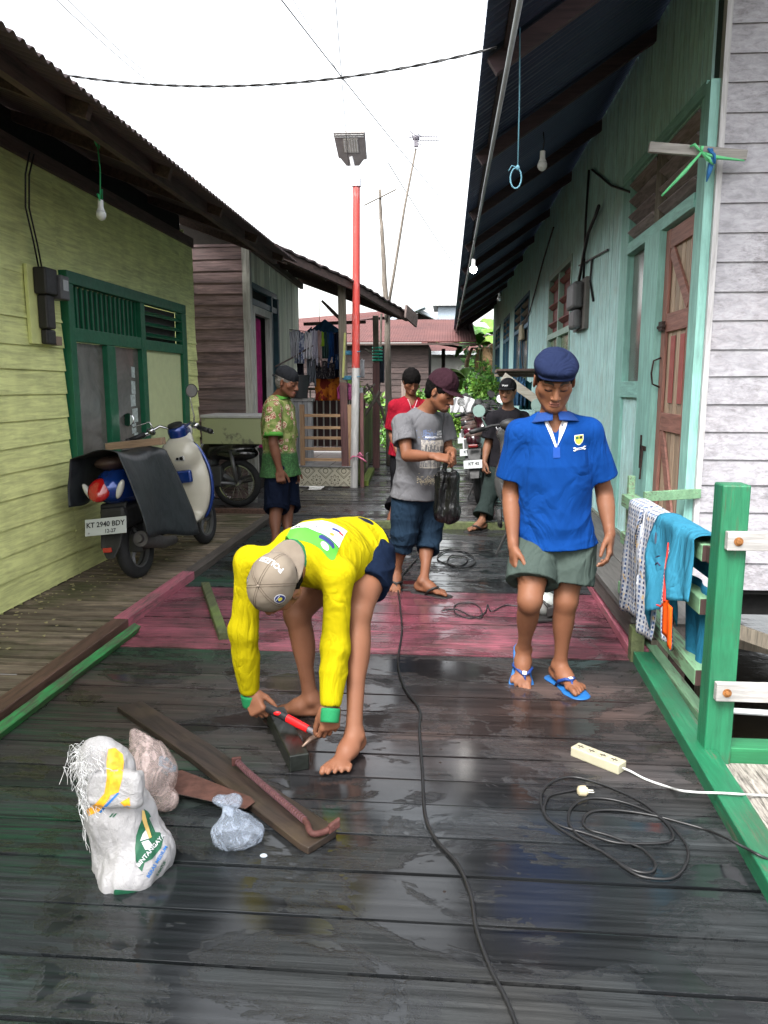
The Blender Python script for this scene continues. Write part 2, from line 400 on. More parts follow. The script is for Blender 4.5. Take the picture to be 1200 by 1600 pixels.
def face_col(V, H, s, base, beard=0.0, lash=True):
    c, r, f, u = H; q = (V-c)/s; x, y, z = q@r, q@f, q@u; ax = np.abs(x); C = np.tile(A_(base), (len(V), 1))
    fr = (y > .045) & (ax < .07) & (np.abs(z) < .12)
    def mixc(m, col, a): C[m] = C[m]*(1-a)+A_(col)*a
    lip = fr & (((ax/.024)**2+((z+.065)/.0105)**2) < 1) & (y > .07); mixc(lip, (.30, .11, .09), .55)
    ln = fr & (ax < .022) & (np.abs(z+.065) < .0016); mixc(ln, (.06, .02, .02), .8)
    br = fr & (ax > .012) & (ax < .050) & (np.abs(z-(.0215+.006*np.sin((ax-.012)/.038*2.6))) < .0055); mixc(br, (.01, .008, .006), .9)
    if lash:
        e = fr & (ax > .016) & (ax < .045) & (np.abs(z-(-.0065-.0035*np.cos((ax-.0305)/.0145*1.5))) < .0034); mixc(e, (.01, .007, .007), .92)
    if beard:
        m = fr & (ax < .030) & (np.abs(z+.0505) < .005) & (y > .075) & (ax > .003); mixc(m, (.03, .02, .018), .65*beard)
        g = (y > .04) & (ax < .034) & (z < -.082) & (z > -.125); mixc(g, (.025, .018, .015), .8*beard)
        sd2 = (ax > .066) & (y > -.0) & (y < .022) & (z < .01) & (z > -.045); mixc(sd2, (.03, .02, .018), .5)
    ck = np.exp(-(((ax-.04)/.02)**2+((z+.025)/.02)**2))*(y > .03); C[:] = C*(1+ck[:, None]*np.array([.06, .02, .0]))
    hl = (z > .045) & (y < .06) & (y > -.2) & (z < .14) & (ax < .1); mixc(hl, (.03, .02, .018), .6)
    nk = (y < .0) & (z > -.055) & (z < .13) & (ax < .1) & ((ax < .066) | (z > .01)) & (y < -.02); mixc(nk, (.025, .018, .016), .85)
    return C
def hand_prims(F, w, d, p, side, curl=(25, 30, 20), s=1.0, spread=.0, thumb=(.55, .75, .30), curls=None, k=.0035):
    """w wrist, d direction to the fingers, p palm-facing direction; thumb side x = side * (d x p)"""
    d = nrm(d); p = A_(p); p = nrm(p-d*p.dot(d)); x = np.cross(d, p)*side; w = A_(w); P = lambda a, b, c: w+(x*a+p*b+d*c)*s
    tips = []
    F.add(cone(P(0, 0, -.01), P(0, 0, .03), [.027*s, .030*s], [(p, .62)]), .012)
    F.add(boxsdf(P(-.002, 0, .055), (.038*s, .013*s, .042*s), (x, p, d), .012*s), .012)
    F.add(elli(P(.022, .008, .035), (.018*s, .013*s, .026*s), (x, p, d)), .012)
    L = [.074, .082, .077, .060]; R0 = [.0088, .0090, .0086, .0076]
    for i in range(4):
        cl = curls[i] if curls else tuple(q*(1+.10*i) for q in curl); b = P(.029-.0195*i, -.001, .088-.003*abs(i-1.2)); ang = 0; dd = nrm(d+x*(1.5-i)*(.05+spread)); sg = [L[i]*.46, L[i]*.30, L[i]*.24]
        for j in range(3):
            ang += math.radians(cl[j]); v = dd*math.cos(ang)+p*math.sin(ang); e = b+v*sg[j]*s
            F.add(cone(b, e, [(R0[i]-.0007*j)*s, (R0[i]-.0007*(j+1))*s]), k if j else .007); b = e
        tips.append(b)
    b = P(.024, .006, .018); v = nrm(x*thumb[0]+d*thumb[1]+p*thumb[2]); e = b+v*.042*s; F.add(cone(b, e, [.0145*s, .0115*s]), .010)
    v2 = nrm(v+d*.35-x*.15); e2 = e+v2*.032*s; F.add(cone(e, e2, [.0112*s, .0100*s]), .003); v3 = nrm(v2+d*.25-x*.1); F.add(cone(e2, e2+v3*.024*s, [.0100*s, .0082*s]), .003); tips.append(e2+v3*.024*s)
    return tips
def foot_prims(F, an, f, n, med, s=1.0):
    """an ankle, f heel-to-toe, n up out of the foot, med = direction to the big-toe side"""
    f = nrm(f); n = A_(n); n = nrm(n-f*n.dot(f)); m = A_(med); m = nrm(m-f*m.dot(f)-n*m.dot(n)); P = lambda a, b, c: A_(an)+(m*a+f*b+n*c)*s
    F.add(elli(P(0, -.038, -.040), (.031*s, .036*s, .034*s), (m, f, n)), .02)
    F.add(cone(P(0, -.01, .0), P(.002, .055, -.030), [.036*s, .031*s]), .02)
    F.add(cone(P(.002, .04, -.032), P(.004, .12, -.055), [.031*s, .020*s], [(m, 1.35)]), .02)
    F.add(elli(P(.002, .125, -.058), (.047*s, .034*s, .0165*s), (m, f, n)), .016)
    F.add(elli(P(.006, .02, -.055), (.030*s, .06*s, .017*s), (m, f, n)), .02)
    for q in (-1, 1): F.add(elli(P(q*.031, -.006, .0), (.009*s, .012*s, .012*s), (m, f, n)), .012)
    L = [.046, .044, .038, .032, .026]; R0 = [.0135, .0098, .0092, .0086, .0082]
    for i in range(5):
        x = .034-.0185*i if i else .034; y = .146-.006*max(0, i-1)-.003*i; b = P(x, y, -.055); e = P(x+.002*(2-i), y+L[i]*.62, -.058); e2 = P(x+.002*(2-i), y+L[i]*.9, -.064)
        F.add(cone(b, e, [R0[i]*s, R0[i]*.95*s]), .006); F.add(cone(e, e2, [R0[i]*.98*s, R0[i]*.8*s]), .003)
    return (m, f, n)
def body(J, res, parent, off, base=(.30, .145, .085), hs=1.0, beard=0.0, lean=0.0, fat=1.0):
    pts = np.array([A_(J[k]) for k in J if k in ('pelvis', 'neck', 'head', 'shL', 'shR', 'elL', 'elR', 'wrL', 'wrR', 'hipL', 'hipR', 'knL', 'knR', 'anL', 'anR')])
    F = Field(pts.min(0)-.27, pts.max(0)+.27, res)
    pel, nk, bf = A_(J['pelvis']), A_(J['neck']), A_(J['bf']); up = nrm(nk-pel); f = nrm(bf-up*bf.dot(up)); r = np.cross(f, up); J['up'], J['f'], J['r'] = up, f, r
    tl = np.linalg.norm(nk-pel); mid = pel+up*tl*.45; cht = pel+up*tl*.80
    F.add(elli(pel, (.145*fat, .10*fat, .11), (r, f, up)), .02)
    F.add(cone(pel, mid, [.125*fat, .118*fat], [(f, .74)]), .04); F.add(cone(mid, cht-up*.02, [.125*fat, .135, .12], [(f, .76)]), .05)
    for S, q in (('L', -1), ('R', 1)):
        sh, el, wr = A_(J['sh'+S]), A_(J['el'+S]), A_(J['wr'+S]); hip, kn, an = A_(J['hip'+S]), A_(J['kn'+S]), A_(J['an'+S])
        F.add(cone(sh, nk-up*.03, [.048, .052]), .05)
        F.add(cone(sh, el, [.050, .050, .045, .040, .037]), .03); m2 = el+(wr-el)*.5
        F.add(cone(el, wr, [.036, .041, .039, .033, .027, .0245]), .014)
        hd, hp = J['hd'+S], J['hp'+S]; o = J.get('ho'+S, {})
        J['tips'+S] = hand_prims(F, wr, hd, hp, (-1 if S == 'L' else 1)*J.get('flip'+S, 1), **o)
        F.add(cone(hip, kn, [.086*fat, .084*fat, .074, .062, .054]), .035)
        kf = nrm(A_(J['kf'+S])); F.add(elli(kn+kf*.010, (.031, .031, .050), (np.cross(kf, (0, 0, 1)), kf, (0, 0, 1))), .03)
        F.add(cone(kn, an, [.051, .047, .042, .035, .031, .033]), .02)
        cv = kn+(an-kn)*.30-kf*.020; ax = nrm(an-kn); sx = nrm(np.cross(kf, ax)); F.add(elli(cv, (.043, .038, .105), (sx, np.cross(sx, ax), ax)), .03)
        J['ff'+S] = foot_prims(F, an, J['ft'+S], J.get('fn'+S, (0, 0, 1)), (r*(1 if S == 'L' else -1)) if ('md'+S) not in J else J['md'+S])
    H = head_frame(J['head'], J['hf'], J['hu']); J['H'] = H; hc, hr, hf, hu = H
    F.add(cone(nk-up*.02, hc-hu*.045*hs-hf*.012, [.060, .053, .053]), .03)
    head_prims(F, H, hs, lean)
    V, Q = F.mesh(); V = smoothV(V, Q, 1, .35)
    C = face_col(V, H, hs, base, beard)
    C *= (.92+fbm(V*14, 3)*.16)[:, None]
    # palms and nails a little lighter
    for S in 'LR':
        for t in J['tips'+S]: m = ((V-t)**2).sum(1) < .0075**2; C[m] = C[m]*.6+A_((.45, .27, .20))*.4
        w = A_(J['kn'+S]); m = np.exp(-((V-w)**2).sum(1)/.045**2); C *= (1-.12*m)[:, None]
        w = A_(J['el'+S]); m = np.exp(-((V-w)**2).sum(1)/.04**2); C *= (1-.2*m)[:, None]
    o = npmesh('body', V, Q, SKIN, parent, off, np.clip(C, 0, 1)); return o, V, Q
def fmesh(F, name, mat, parent, off, disp=None, sm=1, lam=.5):
    V, Q = F.mesh(); V = smoothV(V, Q, sm, lam)
    if disp:
        N = vnorm(V, Q); V = disp(V, N)
    o = npmesh(name, V, Q, mat, parent, off); return o, V, Q
def bvh(V, Q): return BVHTree.FromPolygons([tuple(v) for v in V], [tuple(int(i) for i in q) for q in Q])
def shirt(J, res, name, mat, parent, off, sleeve=.55, hem=.10, loose=.022, fat=1.0, flare=0.0, neckr=.066, neckfwd=.01, disp=None, sleeve_r=(.060, .070, .076), wrist=False, front=.0, hemslope=0.0, neckcut=.0, below=None):
    pel, nk = A_(J['pelvis']), A_(J['neck']); up, f, r = J['up'], J['f'], J['r']; tl = np.linalg.norm(nk-pel)
    pts = [pel-up*hem, nk, pel]+[A_(J[k+S]) for k in ('sh', 'el', 'wr') for S in 'LR']; pts = np.array(pts)
    F = Field(pts.min(0)-.25, pts.max(0)+.2, res); mid = pel+up*tl*.45; cht = pel+up*tl*.80; g = loose
    dn = nrm(A_(below)-pel) if below is not None else -up
    hb = pel+dn*hem; F.add(cone(hb, pel+up*.02, [(.150*fat+g+flare), (.140*fat+g+flare*.5)], [(f, .78)], cap0=True), .03)
    F.add(cone(pel, mid, [.138*fat+g, .130*fat+g], [(f, .80)]), .03)
    F.add(cone(mid, cht, [.130*fat+g, .140+g, .118+g], [(f, .80)]), .05)
    if front: F.add(elli(pel+up*.10+f*.05, (.11, .075+front, .16), (r, f, up)), .04)
    ends = []
    for S in 'LR':
        sh, el, wr = A_(J['sh'+S]), A_(J['el'+S]), A_(J['wr'+S])
        F.add(cone(sh-up*.006, nk-up*.030, [.043+g*.6, .054]), .035)
        ax = nrm(el-sh)
        if wrist:
            F.add(cone(sh, el, [sleeve_r[0], sleeve_r[1], sleeve_r[1]]), .035); e = el+(wr-el)*.93
            F.add(cone(el, e, [sleeve_r[1], sleeve_r[1]*1.02, sleeve_r[2]]), .03); ends.append((e, nrm(wr-el), sleeve_r[2]))
        else:
            e = sh+(el-sh)*sleeve; F.add(cone(sh, e, list(sleeve_r), cap1=True), .03); ends.append((e, ax, sleeve_r[2]))
    F.cut(cone(hb+dn*.03, pel-up*(-.02)+dn*(hem*.25), [(.150*fat+g+flare)-.007, (.140*fat+g+flare*.5)-.03], [(f, .78)]), .004)
    for e, ax, rr in ends:
        F.cut(cone(e-ax*.035, e+ax*.06, [rr-.022, rr-.004]), .003)
    F.cut(elli(nk+up*.035+f*neckfwd, (neckr, neckr, .055), (r, f, up)), .008)
    if neckcut: F.cut(cone(nk+f*.06+up*.05, nk+f*.13-up*neckcut, [.05, .004]), .006)
    o, V, Q = fmesh(F, name, mat, parent, off, disp, 2); J['ends'] = ends; J['hem'] = hb
    return o, V, Q
def shorts(J, res, name, mat, parent, off, frac=.75, g=.02, flare=.03, fat=1.0, disp=None, waist=.09, long_=None, knee_r=.075, parent_k=.02):
    pel = A_(J['pelvis']); up, f, r = J['up'], J['f'], J['r']; K = [A_(J[k+S]) for k in ('hip', 'kn', 'an') for S in 'LR']; pts = np.array([pel+up*.15]+K)
    F = Field(pts.min(0)-.2, pts.max(0)+.2, res)
    F.add(cone(pel-up*.02, pel+up*waist, [.140*fat+g*.6, .135*fat+g*.4], [(f, .78)]), .03)
    F.add(elli(pel-up*.01-f*.02, (.14*fat+g*.6, .115+g*.5, .11+g*.5), (r, f, up)), .03)
    for S in 'LR':
        h, k, a = A_(J['hip'+S]), A_(J['kn'+S]), A_(J['an'+S])
        if frac <= 1:
            e = h+(k-h)*frac; F.add(cone(h, e, [.088*fat+g, .088*fat+g+flare*.5, .080*fat+g+flare], cap1=True), .016); ax = nrm(k-h)
            F.cut(cone(e-ax*.05, e+ax*.05, [.050, .080*fat+g+flare-.006]), .003)
        else:
            F.add(cone(h, k, [.088*fat+g, .085+g, knee_r+.004]), .016); e = k+(a-k)*(frac-1); F.add(cone(k, e, [knee_r, knee_r-.004, knee_r-.006+flare], cap1=True), .02); ax = nrm(a-k)
            F.cut(cone(e-ax*.04, e+ax*.05, [.03, knee_r-.011+flare]), .003)
    return fmesh(F, name, mat, parent, off, disp, 2)
def hair_mesh(J, hs, parent, off, res=.0035, puff=.008, fringe=.045, long_=0.0, capped=None):
    c, r, f, u = J['H']; P = lambda x, y, z: c+(r*x+f*y+u*z)*hs; F = Field(c-.17, c+.17, res)
    F.add(elli(P(0, -.014, .033), ((.076+puff)*hs, (.096+puff)*hs, (.086+puff)*hs), (r, f, u)), .01)
    F.add(elli(P(0, -.040, -.010), ((.066+puff)*hs, .062*hs, (.075+long_)*hs), (r, f, u)), .02)
    F.cut(elli(P(0, .090, -.045), (.085*hs, .075*hs, (.045+fringe)*hs), (r, f, u)), .008)
    for q in (-1, 1): F.cut(elli(P(q*.085, .0, -.02), (.022*hs, .026*hs, .036*hs), (r, f, u)), .006)
    F.cut(elli(P(0, .045, -.09), (.1, .07*hs, .07), (r, f, u)), .01)
    if capped is not None: F.cut(half(P(0, 0, capped), u, c-.2, c+.2), .004)
    return fmesh(F, 'hair', HAIR, parent, off, lambda V, N: V+N*(fbm(V*70, 3)*.006)[:, None], 1)
def cap_mesh(J, hs, mat, parent, off, back=False, brim=.07, res=.003, low=.028, flat=False, name='cap', brimup=0.0, tall=.0, bulge=0):
    c, r, f, u = J['H']; g = -f if back else f; P = lambda x, y, z: c+(r*x+g*y+u*z)*hs; F = Field(c-.24, c+.24, res)
    cy = .012 if back else -.012
    if flat:
        F.add(elli(P(0, -.008, .060), (.085*hs, .106*hs, .066*hs), (r, g, u)), .01); F.add(elli(P(0, .036, .074), (.080*hs, .080*hs, .034*hs), (r, g, u)), .03)
    else:
        F.add(elli(P(0, cy, .034+tall/2), (.0805*hs, .1010*hs, (.090+tall)*hs), (r, g, u)), .01)
        F.add(elli(P(0, cy+.035, .055+tall), (.062*hs, .060*hs, .060*hs), (r, g, u)), .03)
    n = nrm(u-g*(-.10 if not back else .12)); F.cut(half(P(0, 0, low), -n, c-.24, c+.24), .003)
    b0 = P(0, .075 if not back else .085, low+.004); dn = nrm(g*1.0-u*(.22-brimup)); nn = nrm(np.cross(dn, r)); nn = nn*np.sign(nn.dot(u))
    ce = P(0, .07 if not back else .08, low+.006)
    def brf(X, Y, Z):
        px, py, pz = X-ce[0], Y-ce[1], Z-ce[2]; x = px*r[0]+py*r[1]+pz*r[2]; y = px*dn[0]+py*dn[1]+pz*dn[2]; z = px*nn[0]+py*nn[1]+pz*nn[2]
        zz = z+ x*x*2.6; d2 = np.sqrt((x/(.074*hs))**2+(np.maximum(y+.02, -.03)/((brim+.02)*hs))**2)-1
        return np.maximum(np.abs(zz)-.0035, np.maximum(d2*.06, -(y+.035)))
    F.add((brf, ce-.14, ce+.14), .006)
    F.cut(elli(P(0, cy*.8, .025), (.074*hs, .094*hs, .078*hs), (r, g, u)), .003)
    o, V, Q = fmesh(F, name, mat, parent, off, lambda V, N: V+N*(fbm(V*28, 2)*.0035)[:, None], 1)
    return o, V, Q, (P, r, g, u)
def flipflop(J, S, mat_sole, mat_strap, parent, off, s=1.0):
    m, f, n = J['ff'+S]; an = A_(J['an'+S]); P = lambda a, b, c: an+(m*a+f*b+n*c)*s; F = Field(an-.24, an+.28, .0035)
    F.add(cone(P(0, -.050, -.082), P(.002, .135, -.082), [.046, .042, .057], [(n, .17)]), .01)
    F.add(cone(P(.004, .13, -.082), P(.006, .168, -.082), [.057, .052], [(n, .17)]), .01)
    so, V, Q = fmesh(F, 'flip_flop', mat_sole, parent, off, None, 1)
    mb = MB(off); post = P(.022, .148, -.068); top = P(.012, .115, -.028)
    mb.tube([post, P(.021, .140, -.050), P(.016, .125, -.036), top], [.004, .004, .005, .008], 8)
    for q in (-1, 1):
        mb.tube([top, P(.012+q*.022, .10, -.026), P(.004+q*.043, .065, -.045), P(q*.043, .035, -.078)], [.008, .008, .0075, .006], 8)
    mb.build('strap', mat_strap, so, smooth=True); return so
# ---- writing and flat marks laid on a surface ----
def text_geo(txt, size, bold=False, spacing=1.0):
    cu = bpy.data.curves.new('t', 'FONT'); cu.body = txt; cu.size = size; cu.align_x = 'CENTER'; cu.align_y = 'CENTER'; cu.resolution_u = 2; cu.space_character = spacing
    if bold: cu.offset = size*.022
    o = bpy.data.objects.new('t', cu); me = bpy.data.meshes.new_from_object(o); v = [tuple(p.co) for p in me.vertices]; f = [tuple(p.vertices) for p in me.polygons]
    bpy.data.objects.remove(o); bpy.data.meshes.remove(me); return v, f
def decal(name, v2, f2, o, rt, up, mat, parent, off, tree=None, lift=.0015, reach=.25, maxe=.012, smooth=True):
    """2-D shape (v2, f2) set at o on axes rt, up and, if tree is given, dropped along -normal onto that surface"""
    o, rt, up = Vector(o), Vector(rt).normalized(), Vector(up).normalized(); n = rt.cross(up).normalized()
    bm = bmesh.new(); vs = [bm.verts.new((p[0], p[1], 0)) for p in v2]
    for q in f2:
        try: bm.faces.new([vs[i] for i in q])
        except ValueError: pass
    if tree is not None:
        bmesh.ops.triangulate(bm, faces=bm.faces)
        for _ in range(5):
            e = [e for e in bm.edges if e.calc_length() > maxe]
            if not e: break
            bmesh.ops.subdivide_edges(bm, edges=e, cuts=1); bmesh.ops.triangulate(bm, faces=bm.faces)
    for v in bm.verts:
        p = o+rt*v.co.x+up*v.co.y
        if tree is not None:
            h = tree.ray_cast(p+n*reach, -n, reach*2.2)
            if h[0] is not None: p = h[0]+n*lift
        v.co = p-Vector(off)
    bmesh.ops.recalc_face_normals(bm, faces=bm.faces)
    me = bpy.data.meshes.new(name); bm.to_mesh(me); bm.free(); me.materials.append(mat)
    if smooth: me.shade_smooth()
    return new_obj(name, me, parent)
def rect2(w, h, x=0, y=0): return [(x-w/2, y-h/2), (x+w/2, y-h/2), (x+w/2, y+h/2), (x-w/2, y+h/2)], [(0, 1, 2, 3)]
def text_on(name, txt, size, o, rt, up, mat, parent, off, tree=None, bold=True, lift=.0025, **k):
    v, f = text_geo(txt, size, bold); return decal(name, v, f, o, rt, up, mat, parent, off, tree, lift, **k)
def solve(px, py, P, L, near=True):
    """the point on the sight line of a photo pixel that lies L from joint P"""
    d = ray(px, py).normalized(); P = Vector(P); oc = EYE-P; b = oc.dot(d); c = oc.dot(oc)-L*L; D = max(b*b-c, 0)
    return EYE+d*(-b-(math.sqrt(D) if near else -math.sqrt(D)))
def rad2(fn, n=24): return [fn(2*math.pi*i/n) for i in range(n)], [tuple(range(n))]
WHITE = plain('white_print', (.55, .55, .57), .7, var=.04); INK = plain('dark_print', (.02, .02, .03), .7, var=.1)
# ---------------- setting: water, decks ----------------
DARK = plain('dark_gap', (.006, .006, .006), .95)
def water_mat():
    t = NT('river_water'); t.set(color=t.ramp(t.noise(.6, 4), [(.3, (.012, .010, .007)), (.7, (.028, .022, .014))]), rough=.12); t.bump(t.noise(5, 4), .15, .03); return t.mat
mb = MB(); mb.add([(-60, -20, -1.3), (60, -20, -1.3), (60, 90, -1.3), (-60, 90, -1.3)], [(0, 1, 2, 3)]); tag(mb.build('water', water_mat()), kind='structure')
mb = MB(); n = 40
mb.add([(-400, -60, -1.6), (400, -60, -1.6), (400, 900, -1.6), (-400, 900, -1.6)], [(0, 1, 2, 3)]); tag(mb.build('ground', plain('mud', (.05, .055, .03), .95)), kind='structure')
WET = (5.0, 2.0, 0)
def deck_mat(name, c1, c2, paint=None, wet=1.0, cut=.5, stain=None, r0_=.47, off_=0.0):
    t = NT(name); rnd = t.attr('rnd'); v = t.mapping((.75, 25, 6)); add = t.n.new('ShaderNodeVectorMath'); add.operation = 'ADD'; cmb = t.n.new('ShaderNodeCombineXYZ')
    for i, q in enumerate((37.0, 91.0, 53.0)): t.l.new(t.math('MULTIPLY', rnd, q), cmb.inputs[i])
    t.l.new(v, add.inputs[0]); t.l.new(cmb.outputs[0], add.inputs[1]); vv = add.outputs[0]
    g = t.noise(2.2, 9, .70, vv, .35); fine = t.noise(7, 6, .75, vv, .2); col = t.ramp(g, [(.28, c1), (.70, c2)])
    br = t.math('MULTIPLY_ADD', rnd, .55, .70); cb = t.n.new('ShaderNodeCombineColor'); [t.l.new(br, cb.inputs[i]) for i in range(3)]; col = t.mix(1.0, col, cb.outputs[0], 'MULTIPLY')
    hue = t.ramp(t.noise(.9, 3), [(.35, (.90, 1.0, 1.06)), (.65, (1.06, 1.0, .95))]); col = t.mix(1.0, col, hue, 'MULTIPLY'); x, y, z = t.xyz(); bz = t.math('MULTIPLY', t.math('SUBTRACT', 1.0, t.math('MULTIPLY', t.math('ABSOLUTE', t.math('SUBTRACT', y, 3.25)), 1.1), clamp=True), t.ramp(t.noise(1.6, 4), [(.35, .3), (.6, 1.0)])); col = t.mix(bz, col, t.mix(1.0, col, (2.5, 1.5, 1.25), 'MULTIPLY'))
    if paint:
        w = t.math('ADD', t.math('MULTIPLY', t.noise(4.5, 9, .75, vv, .4), .65), t.math('MULTIPLY', t.noise(2.6, 5, .65), .35)); mk = t.ramp(w, [(cut-.10, 0.0), (cut+.10, 1.0)])
        col = t.mix(mk, t.mix(t.noise(7, 4), tuple(x*.75 for x in paint), paint), col)
    if stain:   # old paint drips and scuffs in one corner of the deck
        x, y, z = t.xyz()
        zone = t.math('MULTIPLY', t.math('MULTIPLY_ADD', x, -1.6, -.95, clamp=True), 1.0, clamp=True)
        sp = t.ramp(t.noise(3.0, 9, .75, vv, .5), [(.46, 0.0), (.60, 1.0)]); rows = t.ramp(t.noise(1.1, 2, .5, t.mapping((.35, 1.6, 1))), [(.45, 0.0), (.62, 1.0)])
        col = t.mix(t.math('MULTIPLY', t.math('MULTIPLY', zone, sp), t.math('MULTIPLY_ADD', rows, .8, .15)), col, stain)
    # standing water: splashed shapes, broken up and drawn out along the boards
    wv = t.mapping((1.0, 1.55, 1.0), loc=WET); w1 = t.noise(1.35, 9, .62, wv, 1.3); w2 = t.noise(5.5, 6, .7, t.mapping((.7, 1.5, 1)), 1.8)
    x, y, z = t.xyz(); band = t.math('MULTIPLY', t.math('ABSOLUTE', t.math('SUBTRACT', x, -.05)), -.055)
    w = t.math('ADD', t.math('ADD', t.math('MULTIPLY', w1, .78), t.math('MULTIPLY', w2, .22)), band)
    wetm = t.ramp(w, [(.425-off_, 0.0), (.445-off_, 1.0)]); damp = t.ramp(w, [(.34, 0.0), (.44, 1.0)]); pud = t.ramp(w, [(.465-off_, 0.0), (.490-off_, 1.0)])
    col = t.mix(t.math('MULTIPLY', wetm, .62*wet), col, t.mix(1.0, col, (.38, .38, .42), 'MULTIPLY')); col = t.mix(t.math('MULTIPLY', damp, .25*wet), col, t.mix(1.0, col, (.6, .6, .6), 'MULTIPLY'))
    r0 = t.math('MULTIPLY_ADD', fine, .25, r0_); r1 = t.math('MULTIPLY_ADD', fine, .30, .12)
    rr = t.n.new('ShaderNodeMix'); rr.data_type = 'FLOAT'; t.l.new(t.math('MULTIPLY', wetm, wet), rr.inputs[0]); t.l.new(r0, rr.inputs[2]); t.l.new(r1, rr.inputs[3])
    r2 = t.n.new('ShaderNodeMix'); r2.data_type = 'FLOAT'; t.l.new(t.math('MULTIPLY', pud, wet), r2.inputs[0]); t.l.new(rr.outputs[0], r2.inputs[2]); r2.inputs[3].default_value = .13
    t.set(color=col, rough=r2.outputs[0], spec=t.math('MULTIPLY_ADD', t.math('MULTIPLY', wetm, wet), .40, .17))
    hgt = t.math('ADD', t.math('MULTIPLY', g, 1.0), t.math('MULTIPLY', fine, .5)); flat = t.math('MULTIPLY', hgt, t.math('SUBTRACT', 1.0, t.math('MULTIPLY', pud, .93)))
    t.bump(t.math('ADD', flat, t.math('MULTIPLY', t.noise(3.0, 3), .4)), .32, .006); return t.mat
D_DK = deck_mat('wet_dark_boards', (.005, .0058, .0062), (.047, .050, .052), stain=(.010, .075, .032))
D_PK = deck_mat('pink_worn_boards', (.025, .016, .017), (.08, .05, .052), paint=(.42, .115, .165), wet=.8, cut=.46, r0_=.34)
D_FAR = deck_mat('weathered_boards', (.020, .019, .019), (.085, .081, .080), wet=1.0, r0_=.30, off_=.035)
D_SIDE = wood('side_boards', (.035, .028, .020), (.23, .18, .13), 'X', .75, stain=(.05, .055, .018))
R = random.Random(11)
def boards(mb, x0, x1, ys, gap=.009, th=.030, jit=.0015, splits=None):
    for i in range(len(ys)-1):
        segs = [x0, x1]
        if splits and R.random() < splits: segs = [x0, R.uniform(x0+.6, x1-.6), x1]
        for a, b in zip(segs[:-1], segs[1:]):
            mb.ca = R.uniform(.02, 1); z0 = R.uniform(-jit, jit); tl = R.uniform(-jit, jit); g0 = gap/2*R.uniform(.5, 1.5); y0, y1 = ys[i]+g0, ys[i+1]-gap/2*R.uniform(.5, 1.5); n = 6; wob = [R.uniform(-.0018, .0018) for _ in range(2*n+2)]
            pv = []
            for k in range(n+1):
                x = a+(b-a)*k/n; pv += [(x, y0+wob[k], -th), (x, y1+wob[n+1+k], -th), (x, y1+wob[n+1+k], z0+tl+.0018), (x, y1+wob[n+1+k]-.003, z0+tl+.0025), (x, y0+wob[k]+.002, z0-tl+.0025), (x, y0+wob[k], z0-tl+.0020)]
            fs = [(k*6+j, k*6+(j+1) % 6, k*6+6+(j+1) % 6, k*6+6+j) for k in range(n) for j in range(6)]+[(0, 1, 2, 3, 4, 5), tuple(n*6+5-j for j in range(6))]
            mb.add(pv, fs)
mb = MB(); ys = [1.06, 1.26, 1.45, 1.64, 1.834, 2.037, 2.223, 2.417, 2.581]; 
while ys[-1] < 3.7: ys.append(ys[-1]+R.uniform(.172, .20))
ys[-1] = 3.878; mb.cm = 0; ys = [.5, .68, .87]+ys; boards(mb, -1.86, 1.06, ys)
mb.cm = 1; boards(mb, -1.86, 1.02, [3.878+.1806*i for i in range(8)])
mb.cm = 0; yy = [5.142]
while yy[-1] < 7.45: yy.append(yy[-1]+R.uniform(.13, .17))
yy[-1] = 7.46; boards(mb, -1.84, 1.02, yy, .008)
mb.cm = 2; yy = [7.56]
while yy[-1] < 10.2: yy.append(yy[-1]+R.uniform(.10, .13))
boards(mb, -1.9, 1.30, yy, .010, jit=.004); yl = yy[-1]; yy = [yl]
while yy[-1] < 25: yy.append(yy[-1]+R.uniform(.11, .15))
boards(mb, -1.55, 1.35, yy, .012, jit=.005)
for x in (-1.7, -.9, 0, .9): mb.box((x-.04, .5, -.18), (x+.04, 25, -.045))
mb.cm = 3
for i in range(len(ys)-1):
    for x in (-1.7, -.9, 0, .9):
        for e in (.3, .7): mb.lathe((x+R.uniform(-.012, .012), ys[i]+(ys[i+1]-ys[i])*e+R.uniform(-.01, .01), -.003), (0, 0, 1), [(0, .0045), (.0055, .0045)], 6)
o = mb.build('boardwalk', [D_DK, D_PK, D_FAR, plain('nail_head', (.03, .02, .016), .6, metal=.4)]); tag(o, kind='structure')
mb = MB(); yy = [.6]
while yy[-1] < 8.1: yy.append(yy[-1]+R.uniform(.098, .122))
boards(mb, -2.86, -1.93, yy, .040, th=.018, jit=.003)
for x in (-2.6, -2.1): mb.box((x-.04, .6, -.17), (x+.04, 8.2, -.04))
tag(mb.build('side_deck', D_SIDE), kind='structure')
mb = MB(); yy = [8.32]
while yy[-1] < 10.4: yy.append(yy[-1]+R.uniform(.16, .2))
boards(mb, -4.0, -1.9, yy, .008); tag(mb.build('landing_deck', D_FAR), kind='structure')
